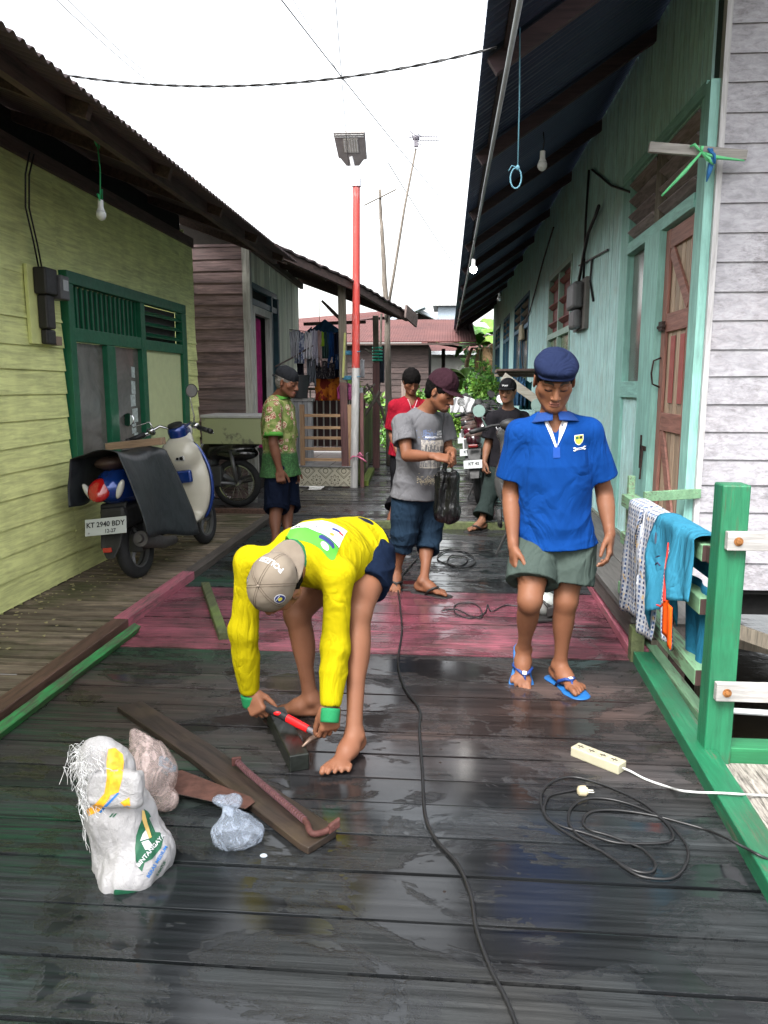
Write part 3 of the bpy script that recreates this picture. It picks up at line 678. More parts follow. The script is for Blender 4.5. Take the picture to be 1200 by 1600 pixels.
# kerbs
PINKW = wood('pink_painted_timber', (.06, .03, .03), (.14, .08, .08), 'Y', .7, paint=(.36, .10, .14), paint_cut=.54)
BRN = wood('brown_timber', (.035, .018, .013), (.12, .062, .045), 'Y', .6)
GREENP = wood('green_painted_timber', (.04, .05, .03), (.10, .11, .07), 'Y', .45, paint=(.011, .125, .057), paint_cut=.575, bump=.6, pw=.05, stain=(.02, .07, .035))
MINT = wood('mint_painted_timber', (.05, .06, .04), (.14, .15, .10), 'Y', .6, paint=(.15, .29, .165), paint_cut=.565, bump=.5, pw=.05)
GRX = wood('green_weathered_timber', (.02, .03, .015), (.07, .085, .04), 'Y', .7, paint=(.02, .24, .055), paint_cut=.50)
MOSS = wood('mossy_timber', (.03, .035, .012), (.10, .12, .05), 'Y', .8, stain=(.10, .15, .03))
def beam(name, a, b, w, h, mat, label, cat='timber', bevel=.004, group=None, up=(0, 0, 1), sub=None):
    a, b = Vector(a), Vector(b); off = (a+b)/2; mb = MB(off); mb.ca = R.uniform(.2, .9)
    n = 8; t = (b-a)
    for i in range(1): mb.bar(a, b, w, h, up)
    o = mb.build(name, mat, None, bevel=bevel); return tag(o, label, cat, group)
beam('kerb_beam', (-1.885, .6, .03), (-1.875, 4.19, .028), .095, .06, BRN, 'brown timber kerb between the left side deck and the wide wet boards')
o = beam('kerb_beam', (-1.875, 4.195, .03), (-1.86, 5.34, .03), .09, .062, PINKW, 'worn pink timber kerb at the left end of the pink painted boards')
beam('kerb_beam', (-1.86, 5.345, .028), (-1.84, 8.2, .028), .09, .056, wood('grey_brown_timber', (.03, .024, .02), (.10, .082, .07), 'Y', .7), 'dark grey-brown timber kerb running on past the rear wheel of the scooter')
beam('loose_board', (-1.80, 1.2, .016), (-1.76, 4.12, .016), .045, .075, GRX, 'long board with a bright green painted side leaning on the left kerb', up=(.5, 0, 1))
beam('loose_timber', (-1.66, 5.10, .024), (-1.22, 4.03, .022), .055, .045, MOSS, 'moss green timber lying across the pink boards by the left kerb')
beam('kerb_beam', (1.00, 3.90, .03), (1.035, 5.5, .03), .10, .05, PINKW, 'pink timber kerb at the right end of the pink boards, beside the raised step')
beam('kerb_beam', (.90, 1.0, .028), (1.005, 3.86, .028), .095, .062, GREENP, 'thick bright green timber kerb along the right edge under the railing')
beam('sill_beam', (-2.86, 8.26, .015), (-1.80, 8.26, .015), .075, .07, BRN, 'red-brown timber sill across the far end of the slatted side deck', up=(0, 0, 1))
beam('threshold_beam', (-1.0, 7.51, .03), (.62, 7.51, .032), .085, .07, MOSS, 'mossy timber threshold across the boardwalk behind the man in grey')
# ---------------- clapboards and vertical boards ----------------
def clap(mb, o, u, L, z0, z1, h, n, lap=.016, wav=.004, gap_end=0.0):
    """overlapping boards on a wall: o origin (bottom left), u along, n outward"""
    o, u, n = Vector(o), Vector(u).normalized(), Vector(n).normalized(); z = z0
    while z < z1-.01:
        hh = min(h*R.uniform(.93, 1.07), z1-z); mb.ca = R.uniform(.02, 1); k = 7; pv = []; ws = [R.uniform(-wav, wav) for _ in range(k+1)]; e0, e1 = R.uniform(-gap_end, gap_end*.2), R.uniform(-gap_end*.2, gap_end)
        for i in range(k+1):
            s_ = e0+(L-e0+e1)*i/k; p = o+u*s_; zb = z+ws[i]-.008; 
            pv += [p+n*.002+Vector((0, 0, zb-o.z)), p+n*(.010+lap)+Vector((0, 0, zb-o.z)), p+n*.010+Vector((0, 0, z+hh-o.z)), p+n*.002+Vector((0, 0, z+hh-o.z))]
        fs = [(i*4+j, i*4+(j+1) % 4, i*4+4+(j+1) % 4, i*4+4+j) for i in range(k) for j in range(4)]+[(0, 1, 2, 3), (k*4+3, k*4+2, k*4+1, k*4)]
        mb.add(pv, fs); z += hh
def vboards(mb, X, y0, y1, z0, z1, w, out=-1, holes=()):
    y = y0
    while y < y1-.005:
        ww = min(w*R.uniform(.85, 1.15), y1-y); spans = [(z0, z1)]
        for (ha, hb, hz0, hz1) in holes:
            if y+ww/2 > ha and y+ww/2 < hb: spans = [q for s_ in spans for q in ((s_[0], min(s_[1], hz0)), (max(s_[0], hz1), s_[1])) if q[1]-q[0] > .01]
        for a, b in spans:
            mb.ca = R.uniform(.02, 1); j = R.uniform(0, .004); x0, x1 = X, X+out*(.012+j); mb.box((min(x0, x1), y+.0065, a), (max(x0, x1), y+ww-.0065, b))
        y += ww
# ---------------- lime green house (left) ----------------
LIME = wood('lime_paint', (.12, .12, .06), (.26, .26, .12), 'Y', .6, paint=(.68, .71, .30), paint_cut=.78, bump=.12)
LIMEF = plain('lime_flat', (.64, .67, .28), .65, var=.08)
DGRN = plain('dark_green_gloss', (.008, .10, .048), .4, var=.15, bump=.15)
CREAMD = plain('pale_yellow_door', (.52, .56, .31), .55, var=.06)
house = thing('lime_green_house', 'lime green clapboard house with dark green window frames on the left', 'house', (-2.72, 4, 0)); off = house.location
mb = MB(off); segs = [(-1.0, 5.40, .02, 1.86), (7.93, 8.36, .02, 1.86), (5.40, 7.93, .02, .70)]
for a, b, z0, z1 in segs: clap(mb, (-2.735, a, z0), (0, 1, 0), b-a, z0, z1, .165, (1, 0, 0), lap=.014, gap_end=.015 if b > 8 else 0)
clap(mb, (-2.735, -1, 1.86), (0, 1, 0), 6.40, 1.86, 2.82, .24, (1, 0, 0), lap=.004, wav=.001); clap(mb, (-2.735, 7.93, 1.86), (0, 1, 0), .43, 1.86, 2.82, .24, (1, 0, 0), lap=.004)
clap(mb, (-2.735, 5.40, 2.20), (0, 1, 0), 2.53, 2.20, 2.82, .24, (1, 0, 0), lap=.004)
mb.build('wall', LIME, house)
mb = MB(off); mb.box((-2.80, -1, -.1), (-2.736, 5.42, 2.83)); mb.box((-2.80, 7.92, -.1), (-2.736, 8.34, 2.83)); mb.box((-2.80, 5.42, 2.19), (-2.736, 7.92, 2.83)); mb.box((-2.80, 5.42, -.1), (-2.736, 6.84, .70)); mb.box((-6, 8.30, -.1), (-2.801, 8.34, 3.0)); mb.build('wall_core', LIMEF, house); mb = MB(off); mb.box((-3.2, -1, 2.80), (-2.83, 8.3, 3.14)); mb.build('painted_attic_shade', DARK, house)  # last box: near-black, painted in as the shade of the open attic gap
fr = MB(off); XF = (-2.745, -2.672)
def fb(y0, y1, z0, z1, x0=XF[0], x1=XF[1]): fr.box((x0, y0, z0), (x1, y1, z1))
fb(5.42, 5.51, .70, 2.10); fb(7.80, 7.93, .0, 2.10); fb(5.42, 7.93, 2.102, 2.19); fb(6.02, 6.17, .80, 1.70); fb(6.73, 6.83, .0, 2.10); fb(5.512, 6.728, .70, .80); fb(5.512, 6.728, 1.702, 1.80, x1=-2.676); fb(6.832, 7.798, 1.70, 1.79, x1=-2.676)
fr.build('window_frame', DGRN, house, bevel=.004)
glas = NT('dusty_glass'); glas.set(color=glas.ramp(glas.noise(3, 6, .7, None, 1.5), [(.3, (.07, .065, .058)), (.7, (.17, .155, .14))]), rough=.16, spec=.7); glas = glas.mat
curt = plain('tan_curtain', (.20, .13, .09), .9, var=.4, scale=3)
for a, b in ((5.512, 6.018), (6.172, 6.728)):
    mb = MB(off); mb.box((-2.722, a, .802), (-2.716, b, 1.70)); mb.build('pane', glas, house)
mb = MB(off); n = 15
for i in range(n):
    y = 5.54+i*(6.70-5.54)/(n-1); mb.box((-2.724, y-.014, 1.802), (-2.706, y+.014, 2.10))
mb.build('vent_slats', DGRN, house); mb = MB(off); mb.box((-2.745, 5.512, 1.802), (-2.738, 6.728, 2.10)); mb.box((-2.755, 6.832, 1.792), (-2.750, 7.80, 2.10)); mb.build('vent_back', plain('vent_dark', (.05, .045, .045), .8), house)
mb = MB(off)
for k in range(3): mb.obox((-2.715, 7.316, 1.84+k*.095), (.034, 0, -.018), (0, .482, 0), (.003, 0, .006))
mb.build('louvre', DGRN, house)
mb = MB(off); mb.box((-2.728, 6.835, .02), (-2.705, 7.797, 1.70)); dr = mb.build('door', CREAMD, house); mb = MB(off); mb.ell((-2.690, 6.92, .96), (.028, .026, .026)); mb.build('handle', plain('door_knob', (.25, .25, .25), .3, metal=1), dr, smooth=True)
mb = MB(off)
for (py, pz, w, h) in ((6.60, 1.50, .07, .09), (6.59, 1.37, .08, .11), (6.57, 1.26, .10, .10), (6.60, 1.13, .11, .12), (6.56, 1.02, .09, .08), (6.60, .95, .08, .06)):
    mb.obox((-2.714, py, pz), (.0012, 0, 0), (0, w/2, R.uniform(-.006, .006)), (0, 0, h/2))
mb.build('stickers', plain('sticker_white', (.42, .47, .46), .5, var=.35, scale=40), house)
# roof sheet: corrugated, eave towards the walk
def corr(mb, ex, ez, ix, iz, y0, y1, pitch=.075, amp=.011, nper=6, rag=.0, zend=0.0, exend=0.0):
    n = int((y1-y0)/pitch*nper); vs = []
    for i in range(n+1):
        y = y0+(y1-y0)*i/n; dz = amp*math.sin(2*math.pi*(y-y0)/pitch); rg = R.uniform(0, rag) if i % nper == 0 else 0; t = i/n
        vs += [(ex+exend*t+rg*(1 if ex < ix else -1)*1, y, ez+zend*t+dz), (ix, y, iz+dz)]
    fs = [(2*i, 2*i+1, 2*i+3, 2*i+2) for i in range(n)]; mb.add(vs, fs)
ROOFD = NT('rusty_dark_sheet'); ROOFD.set(color=ROOFD.ramp(ROOFD.noise(2.5, 6, .7), [(.3, (.045, .032, .035)), (.55, (.075, .055, .055)), (.75, (.14, .07, .045))]), rough=.75); ROOFD = ROOFD.mat
mb = MB(off); corr(mb, -1.70, 2.745, -4.4, 3.75, -1.0, 8.9, rag=.012); o = mb.build('roof', ROOFD, house, smooth=True); md = o.modifiers.new('s', 'SOLIDIFY'); md.thickness = .004
RAF = wood('roof_timber', (.03, .018, .016), (.10, .06, .05), 'Y', .8)
mb = MB(off); mb.ca = .5; mb.bar((-1.93, -1, 2.765), (-1.93, 8.8, 2.765), .045, .10)
for y in np.arange(-.6, 8.8, 1.15): mb.bar((-1.80, y, 2.735), (-4.2, y, 3.62), .05, .07)
mb.bar((-2.70, -1, 2.86), (-2.70, 8.3, 2.86), .03, .09); mb.build('rafters', RAF, house)
# ---------------- electric meter, wires, bulbs ----------------
GREYP = plain('meter_grey', (.10, .10, .105), .5); BLKP = plain('black_plastic_case', (.022, .020, .020), .5); WIRE = plain('black_cable', (.010, .010, .011), .45, bump=0)
m = thing('electric_meter', 'black electric meter on a lime board left of the green window', 'electric meter', (-2.70, 5.10, 1.9)); o_ = m.location
mb = MB(o_); mb.box((-2.715, 4.93, 1.66), (-2.690, 5.24, 2.16)); mb.build('board', LIMEF, m, bevel=.003)
mb = MB(o_); mb.box((-2.689, 4.99, 1.98), (-2.60, 5.15, 2.15)); mb.box((-2.689, 5.02, 1.76), (-2.62, 5.13, 1.979)); mb.box((-2.689, 5.04, 1.66), (-2.64, 5.16, 1.759)); mb.build('case', BLKP, m, bevel=.012)
mb = MB(o_); mb.box((-2.689, 5.152, 1.96), (-2.58, 5.27, 2.12)); c_ = mb.build('counter', GREYP, m, bevel=.01); mb = MB(o_); mb.box((-2.579, 5.175, 2.02), (-2.577, 5.245, 2.09)); mb.build('dial', plain('dial_grey', (.45, .47, .48), .2), c_)
mb = MB(o_); mb.box((-2.689, 5.17, 1.66), (-2.65, 5.25, 1.72)); mb.build('terminal', plain('bare_wood', (.22, .16, .12), .8), m)
mb = MB(o_); mb.tube([(-2.68, 5.06, 2.15), (-2.66, 4.98, 2.3), (-2.67, 4.93, 2.5), (-2.66, 4.94, 2.7), (-2.60, 4.9, 2.82)], .006, 6); mb.tube([(-2.68, 5.10, 2.15), (-2.655, 5.02, 2.28), (-2.66, 4.955, 2.5), (-2.65, 4.965, 2.7), (-2.60, 4.95, 2.82)], .006, 6); mb.build('cable', WIRE, m, smooth=True)
RIB = plain('green_ribbon', (.03, .36, .14), .45, var=.2); GLB = NT('bulb_glass'); GLB.set(color=(.55, .56, .55), rough=.25, spec=.6); GLB = GLB.mat
BW = plain('bulb_base_white', (.62, .62, .62), .35)
def bulb(p, label, lit=False, s=1.0, group=None, cordtop=.25, cordmat=None):
    p = Vector(p); b = thing('light_bulb', label, 'light bulb', p); mb = MB(p)
    mb.lathe(p, (0, 0, -1), [(0, .0), (.001, .016*s), (.045*s, .017*s), (.062*s, .024*s)], 14); mb.build('base', BW, b, smooth=True, angle=40)
    mb = MB(p); mb.lathe(p-Vector((0, 0, .062*s)), (0, 0, -1), [(0, .024*s), (.012*s, .029*s), (.03*s, .029*s), (.045*s, .021*s), (.053*s, .008*s), (.055*s, 0)], 14)
    if lit:
        t = NT('lit_bulb'); t.set(color=(.8, .8, .8), emis=(1, .97, .92), es=14.0); mm = t.mat
    else: mm = GLB
    mb.build('globe', mm, b, smooth=True); mb = MB(p); mb.tube([p+Vector((.0, 0, cordtop)), p+Vector((.008, .004, cordtop*.5)), p], .004, 6); mb.build('cord', cordmat or WIRE, b, smooth=True); return b
b = bulb(PX(157, 318, -2.05)+Vector((0, 0, .02)), 'frosted bulb on a green ribbon under the left eaves', cordtop=.34, cordmat=RIB); o_ = b.location
mb = MB(o_)
for k, (dz, w) in enumerate(((.0, .03), (.30, .035))):
    for q in (-1, 1): mb.tube([o_+Vector((0, 0, dz+.02)), o_+Vector((.0, q*w, dz+.045+.02*q)), o_+Vector((.005, q*w*.5, dz-.01))], [.004, .007, .003], 6)
mb.build('ribbon_bow', RIB, b, smooth=True)
bulb(PY(740, 405, 7.5), 'lit white bulb hanging near the edge of the right eaves', True, 1.1, cordtop=.18)
bulb(PY(848, 236, 5.6), 'unlit bulb deep under the right eaves above the teal wall', False, 1.1, cordtop=.12)
bulb(PY(780, 458, 13.0), 'small unlit bulb far along under the right eaves', False, 1.1, cordtop=.15)
# ---------------- brown weathered house with porch ----------------
BWN = wood('old_brown_boards', (.055, .038, .041), (.26, .175, .17), 'X', .85, stain=(.10, .08, .075)); CRM = wood('cream_boards', (.48, .48, .40), (.74, .74, .64), 'Z', .8, bump=.15)
GW = wood('chalky_white_timber', (.22, .21, .19), (.50, .49, .45), 'Z', .85)
h2 = thing('brown_plank_house', 'weathered brown plank house with a cream side wall and dark porch roof', 'house', (-2.4, 10, 0)); off = h2.location
mb = MB(off); clap(mb, (-4.2, 9.30, .02), (1, 0, 0), 1.79, .02, 3.02, .135, (0, -1, 0), lap=.018, wav=.005, gap_end=.01); mb.build('front_wall', BWN, h2)
mb = MB(off); mb.box((-4.2, 9.302, 0), (-2.42, 9.34, 3.25)); mb.box((-4.2, 9.36, 0), (-2.5, 12.7, .29)); mb.build('wall_core', plain('dark_wood_core', (.03, .025, .022), .9), h2)
YD0, YD1, YW1 = PX(397, 560, -2.38).y, PX(420, 560, -2.38).y, PX(433, 560, -2.38).y
mb = MB(off); vboards(mb, -2.40, 9.34, 12.55, .29, 3.2, .17, 1, [(YD0-.08, YW1+.05, .29, 2.62)]); mb.build('side_wall', CRM, h2)
mb = MB(off); mb.ca = .4; mb.box((-2.43, 9.27, .0), (-2.34, 9.37, 3.05)); mb.build('corner_trim', GW, h2)
fr = MB(off); fr.ca = .6; Z2 = 2.25
fr.box((-2.42, YD0-.07, .29), (-2.35, YD0, Z2)); fr.box((-2.42, YD1, .29), (-2.35, YD1+.10, Z2)); fr.box((-2.42, YD0-.07, Z2), (-2.35, YD1+.10, Z2+.09)); fr.build('door_frame', GW, h2)
BLF = plain('blue_green_frame', (.02, .055, .075), .5)
fr = MB(off); fr.box((-2.42, YD1+.11, .9), (-2.35, YD1+.17, Z2+.3)); fr.box((-2.42, YW1-.02, .9), (-2.35, YW1+.05, Z2+.3)); fr.box((-2.42, YD0-.07, Z2+.10), (-2.36, YW1-.02, Z2+.17)); fr.box((-2.42, YD0-.07, Z2+.29), (-2.36, YW1-.02, Z2+.36)); fr.box((-2.42, YD1+.17, .9), (-2.37, YW1-.02, .98)); fr.build('window_frame', BLF, h2)
mb = MB(off); mb.box((-2.50, YD0-.2, .3), (-2.49, YW1+.3, 2.75)); mb.box((-2.45, YD1+.17, .98), (-2.445, YW1-.02, Z2+.1)); mb.box((-2.45, YD0, Z2+.17), (-2.445, YW1, Z2+.29)); mb.build('dark_opening', DARK, h2)
CUR = plain('magenta_curtain', (.25, .012, .10), .85, var=.3)
grid_mesh('curtain', lambda s, t: Vector((-2.44+.02*math.sin(s*26), YD0+.25+s*.32, .5+t*1.72))-Vector(off), 30, 4, CUR, h2)
# porch roof sheet following the lane, with battens
A0, A1, A2 = Vector((-1.93, 8.75, 2.93)), Vector((-1.20, 10.5, 2.73)), Vector((-.60, 12.6, 2.50))
vs = []; n = 60; mb = MB(off)
for i in range(n+1):
    s_ = i/n; p = A0.lerp(A1, s_/.45) if s_ < .45 else A1.lerp(A2, (s_-.45)/.55); dz = .010*math.sin(i*1.7)+R.uniform(-.006, .006); q = Vector((-3.4, 9.0+s_*4.2, 3.52-.1*s_)); vs += [p+Vector((0, 0, dz)), q+Vector((0, 0, dz))]
mb.add(vs, [(2*i, 2*i+1, 2*i+3, 2*i+2) for i in range(n)]); ro = mb.build('roof', ROOFD, h2); md = ro.modifiers.new('s', 'SOLIDIFY'); md.thickness = .02; md.offset = -1
mb = MB(off); mb.ca = .4; dn = Vector((-.06, 0, -.07))
mb.bar(A0+dn, A1+dn, .05, .09); mb.bar(A1+dn, A2+dn, .05, .10); mb.bar((-2.34, 9.3, 3.0), (-2.34, 12.6, 2.93), .05, .08)
for s_ in (.1, .3, .5, .72, .95):
    p = A0.lerp(A1, s_/.45) if s_ < .45 else A1.lerp(A2, (s_-.45)/.55); mb.bar(p+dn*1.4, Vector((-3.3, p.y+.4, 3.38)), .05, .07)
mb.bar((-2.30, 12.5, 2.34), (-1.30, 12.4, 2.36), .04, .05); mb.build('rafters', RAF, h2)
mb = MB(off); mb.ca = .7; e = (A2-A1).normalized(); mb.bar(A2-e*.35+Vector((.03, -.03, -.03)), A2+e*.10+Vector((.06, 0, -.10)), .03, .20); mb.build('fascia_board', wood('grey_fascia', (.05, .035, .03), (.16, .12, .11), 'Y', .8), h2)
# porch floor with patterned tile riser
def tile_mat():
    t = NT('patterned_tiles'); x, y, z = t.xyz(); S = 1/.25
    u = t.math('FRACT', t.math('MULTIPLY', x, S)); v = t.math('FRACT', t.math('MULTIPLY', t.math('ADD', z, .27), S))
    du = t.math('SUBTRACT', u, .5); dv = t.math('SUBTRACT', v, .5); au = t.math('ABSOLUTE', du); av = t.math('ABSOLUTE', dv)
    r = t.math('SQRT', t.math('ADD', t.math('MULTIPLY', du, du), t.math('MULTIPLY', dv, dv))); ang = t.math('ARCTAN2', dv, du)
    pet = t.math('MULTIPLY_ADD', t.math('ABSOLUTE', t.math('COSINE', t.math('MULTIPLY', ang, 4.0))), .14, .14)
    l1 = t.math('LESS_THAN', t.math('ABSOLUTE', t.math('SUBTRACT', r, pet)), .022); oc = t.math('ADD', au, av)
    l2 = t.math('LESS_THAN', t.math('ABSOLUTE', t.math('SUBTRACT', oc, .58)), .020); l3 = t.math('LESS_THAN', t.math('ABSOLUTE', t.math('SUBTRACT', oc, .66)), .012)
    l4 = t.math('LESS_THAN', r, .05); cr = t.math('SQRT', t.math('ADD', t.math('POWER', t.math('SUBTRACT', .5, au), 2.0), t.math('POWER', t.math('SUBTRACT', .5, av), 2.0))); l5 = t.math('LESS_THAN', t.math('ABSOLUTE', t.math('SUBTRACT', cr, .13)), .018)
    m = t.math('MAXIMUM', t.math('MAXIMUM', l1, l2), t.math('MAXIMUM', t.math('MAXIMUM', l3, l4), l5))
    t.set(color=t.mix(m, t.mix(t.noise(6, 4), (.44, .40, .29), (.55, .52, .42)), (.06, .05, .035)), rough=.3); return t.mat
mb = MB(off); mb.box((-2.38, 10.42, .02), (-1.29, 12.6, .279)); mb.build('porch_riser', tile_mat(), h2)
WT = NT('white_floor_tiles'); bt = WT.n.new('ShaderNodeTexBrick'); bt.offset = 0; bt.inputs['Scale'].default_value = 1.0; bt.inputs['Brick Width'].default_value = .4; bt.inputs['Row Height'].default_value = .4; bt.inputs['Mortar Size'].default_value = .005; bt.inputs['Color1'].default_value = (.55, .55, .53, 1); bt.inputs['Color2'].default_value = (.50, .50, .50, 1); bt.inputs['Mortar'].default_value = (.2, .2, .2, 1); WT.l.new(WT.tc(), bt.inputs[0]); WT.set(color=bt.outputs[0], rough=.15)
mb = MB(off); mb.box((-2.38, 10.40, .281), (-1.28, 12.6, .295)); mb.build('porch_floor', WT.mat, h2, bevel=.003)
REDW = wood('red_brown_post', (.06, .025, .025), (.17, .075, .07), 'Z', .6); GRYW = wood('grey_post_wood', (.07, .06, .045), (.20, .17, .13), 'Z', .85)
mb = MB(off); mb.ca = .3; mb.bar((-1.375, 10.48, .0), (-1.40, 10.48, 1.42), .10, .10, up=(0, 1, 0)); p_ = mb.build('porch_post', REDW, h2, bevel=.006); mb = MB(off); mb.ca = .5; mb.bar((-1.40, 10.48, 1.421), (-1.415, 10.48, 2.72), .098, .098, up=(0, 1, 0)); mb.build('upper_post', GRYW, p_, bevel=.006)
mb = MB(off); mb.ca = .6; mb.bar((-1.19, 13.0, .0), (-1.19, 13.0, 1.75), .11, .11, up=(0, 1, 0)); p_ = mb.build('porch_post', REDW, h2, bevel=.006); mb = MB(off); mb.ca = .2; mb.bar((-1.19, 13.0, 1.751), (-1.19, 12.9, 2.5), .09, .09, up=(0, 1, 0)); mb.build('upper_post', GRYW, p_, bevel=.006)
# little wooden gate in front of the porch
YGt = 10.46; NW = wood('new_pine', (.26, .14, .07), (.46, .30, .17), 'X', .6); NWZ = wood('new_pine_upright', (.26, .14, .07), (.46, .30, .17), 'Z', .6)
gt = thing('wooden_gate', 'bare pine ladder-like gate standing on the patterned tile step', 'gate', (PY(508, 728, YGt).x, YGt, .29)); o_ = gt.location
zt, zb = PY(480, 632, YGt).z, .30; xl, xr = PY(472, 650, YGt).x, PY(546, 650, YGt).x
for xx in (xl, xr):
    mb = MB(o_); mb.ca = R.random(); mb.box((xx-.032, YGt-.02, zb), (xx+.032, YGt+.02, zt)); mb.build('stile', NWZ, gt, bevel=.003)
for py in (649, 668, 684, 701, 718):
    z = PY(508, py, YGt).z; mb = MB(o_); mb.ca = R.random(); mb.box((xl+.033, YGt-.012, z-.022), (xr-.033, YGt+.012, z+.018)); mb.build('rung', NW, gt, bevel=.002)
# porch back fence, pillar, bucket
bf_ = thing('porch_fence', 'low maroon porch fence with white balusters behind the pine gate', 'fence', (-1.9, 12.2, .3)); o_ = bf_.location
mb = MB(o_); mb.box((-2.33, 12.30, .42), (-1.30, 12.33, 1.16)); mb.build('panel', plain('maroon_panel', (.05, .022, .022), .7), bf_)
mb = MB(o_); x = -2.28
while x < -1.32: mb.box((x-.010, 12.27, .36), (x+.010, 12.295, 1.30)); x += .105
mb.build('balusters', plain('off_white', (.40, .385, .35), .6), bf_); mb = MB(o_); mb.box((-2.36, 12.24, 1.302), (-1.28, 12.34, 1.345)); mb.build('rail', GRYW, bf_)
pl = thing('porch_pillar', 'pale grey boxed pillar left of the pine gate', 'pillar', (-1.95, 10.9, .3)); o_ = pl.location; xa, xb = PY(452, 640, 10.9).x, PY(488, 640, 10.9).x
mb = MB(o_)
for k in range(5): a = xa+(xb-xa)*k/5; mb.ca = R.random(); mb.box((a+.003, 10.86, .296), (a+(xb-xa)/5-.003, 10.98, 1.16))
mb.build('shaft', wood('pale_grey_boards', (.24, .24, .25), (.42, .42, .43), 'Z', .7), pl); mb = MB(o_); mb.box((xa-.02, 10.84, 1.162), (xb+.02, 11.0, 1.20)); mb.build('cap_board', wood('pale_grey_top', (.28, .27, .26), (.42, .41, .40), 'X', .7), pl)
bk_ = thing('bucket', 'dark grey plastic bucket on top of the pale grey pillar', 'bucket', (PY(468, 632, 10.92).x, 10.92, 1.20)); o_ = bk_.location
mb = MB(o_); mb.lathe(o_, (0, 0, 1), [(.0, .02), (.002, .115), (.31, .145), (.31, .155), (.325, .155), (.325, .14), (.05, .11)], 24); mb.build('pail', plain('dark_bucket', (.03, .032, .035), .5), bk_, smooth=True, angle=40)
# ---------------- laundry on the porch ----------------
CH = lambda n, c, **k: cloth(n, c, 600, **k)
def dots(c1, c2, sc, cut=.5):
    return lambda t, col: t.mix(t.ramp(t.noise(sc, 4), [(cut-.02, 0.0), (cut+.02, 1.0)]), c1, c2)
line = thing('clothes_line', 'thin line of hangers across the brown house porch', 'clothes line', PY(500, 520, 11.2)); o_ = line.location
mb = MB(o_); a, b = PY(452, 515, 11.0), PY(549, 521, 11.2); mb.tube([a, (a+b)/2+Vector((0, 0, -.02)), b], .006, 6); mb.tube([PY(499, 470, 11.2), PY(499, 505, 11.2)], .004, 6); mb.tube([PY(489, 540, 11.0), PY(455, 560, 10.8), PY(430, 573, 10.6)], .012, 6); mb.tube([PY(503, 470, 11.15), PY(521, 488, 11.25), PY(530, 497, 11.3)], [.02, .03, .025], 6); mb.build('line', plain('line_grey', (.09, .06, .055), .6), line)
def garment(name, px0, px1, pt, pb, Y, mat, label, cat='clothes', sh=.0, n=10, amp=.035, hem=.0, taper=0.0, sleeves=0, grp='clothes drying on the porch'):
    a, b = PY(px0, pt, Y), PY(px1, pt, Y); c = PY((px0+px1)/2, pb, Y); H = a.z-c.z; W = (b-a).length; o0 = Vector(((a.x+b.x)/2, Y, a.z)); sd0 = R.uniform(0, 9)
    def fn(s_, t):
        q = s_-.5; w = W*(1-taper*t)*(1+.05*math.sin(t*5+sd0)); fold = math.sin(s_*n*2+sd0+.6*math.sin(t*3+sd0))*amp*(.35+.65*t)+.02*math.sin(s_*23+t*4+sd0)
        top = -sh*abs(q)*2*(1-t) if sh else -.012*math.sin(s_*math.pi*3)*(1-t); bot = hem*math.sin(s_*5.2+sd0)*t
        return Vector((q*w, fold, -H*t+top+bot))
    g = grid_mesh(name, fn, 26, 16, mat, None, thick=.006); g.location = o0; g.rotation_euler = (0, 0, 0)
    tag(g, label, cat, grp)
    if sleeves:
        for q in (-1, 1):
            s2 = grid_mesh('sleeve', lambda u_, v_: Vector((q*(W*.44+u_*W*.16*sleeves), .02*math.cos(v_*6.28)+.01*u_, -sh*.6-u_*H*.30+.045*math.sin(v_*6.28)-.05)), 6, 12, mat, g, thick=.004)
    return g
garment('shirt', 452, 467, 517, 560, 10.85, CH('w1', (.50, .50, .55)), 'pale white shirt at the far left end of the porch line', taper=.2)
garment('shirt', 459, 474, 518, 568, 10.90, CH('w2', (.28, .31, .45), pattern=dots((.42, .44, .52), (.12, .14, .24), 26)), 'pale lilac and navy patterned shirt, second from the left on the porch line')
garment('shirt', 472, 487, 519, 561, 10.95, CH('w3', (.55, .53, .56), pattern=dots((.58, .56, .60), (.30, .40, .44), 18, .6)), 'whitish child shirt with faint blue print on the porch line')
garment('shirt', 485, 496, 516, 567, 11.0, CH('w4', (.50, .48, .58)), 'pale lavender shirt right of the whitish child shirt', hem=.06)
garment('shirt', 494, 502, 517, 565, 11.05, CH('w5', (.50, .34, .33)), 'narrow pink shirt left of the lime green one', hem=.08)
garment('shorts', 500, 506, 519, 541, 11.08, CH('lime', (.32, .50, .04)), 'small bright lime garment on the porch line')
garment('shirt', 502, 514, 519, 560, 11.10, CH('dg', (.035, .075, .065), pattern=dots((.03, .06, .055), (.25, .25, .25), 9, .66)), 'dark green shirt with a white swirl print on the line')
garment('shirt', 512, 521, 519, 566, 11.12, CH('db', (.015, .06, .20)), 'plain royal blue shirt on the porch line, hanging to a point', hem=.08)
garment('trousers', 520, 537, 520, 590, 11.15, CH('nv', (.012, .014, .028)), 'black and navy trousers at the right of the porch line')
g = garment('jacket', 484, 532, 499, 522, 11.22, CH('dj', (.018, .05, .095)), 'dark blue jacket hung on a hanger above the other porch laundry', sh=.16, amp=.02, sleeves=1)
garment('cloth', 531, 540, 503, 524, 11.35, CH('mr', (.20, .02, .03)), 'small maroon cloth beside the dark blue jacket')
garment('trousers', 480, 493, 560, 601, 11.02, CH('gt', (.14, .155, .18)), 'grey trousers hanging below the whitish shirts', hem=.04)
garment('shorts', 464, 474, 566, 586, 10.98, CH('bk', (.014, .014, .022)), 'small black shorts below the lilac patterned shirt')
garment('skirt', 493, 523, 565, 592, 11.12, CH('bk2', (.02, .018, .022), pattern=dots((.02, .018, .022), (.10, .09, .09), 30, .55)), 'black garment hanging above the orange cloth')
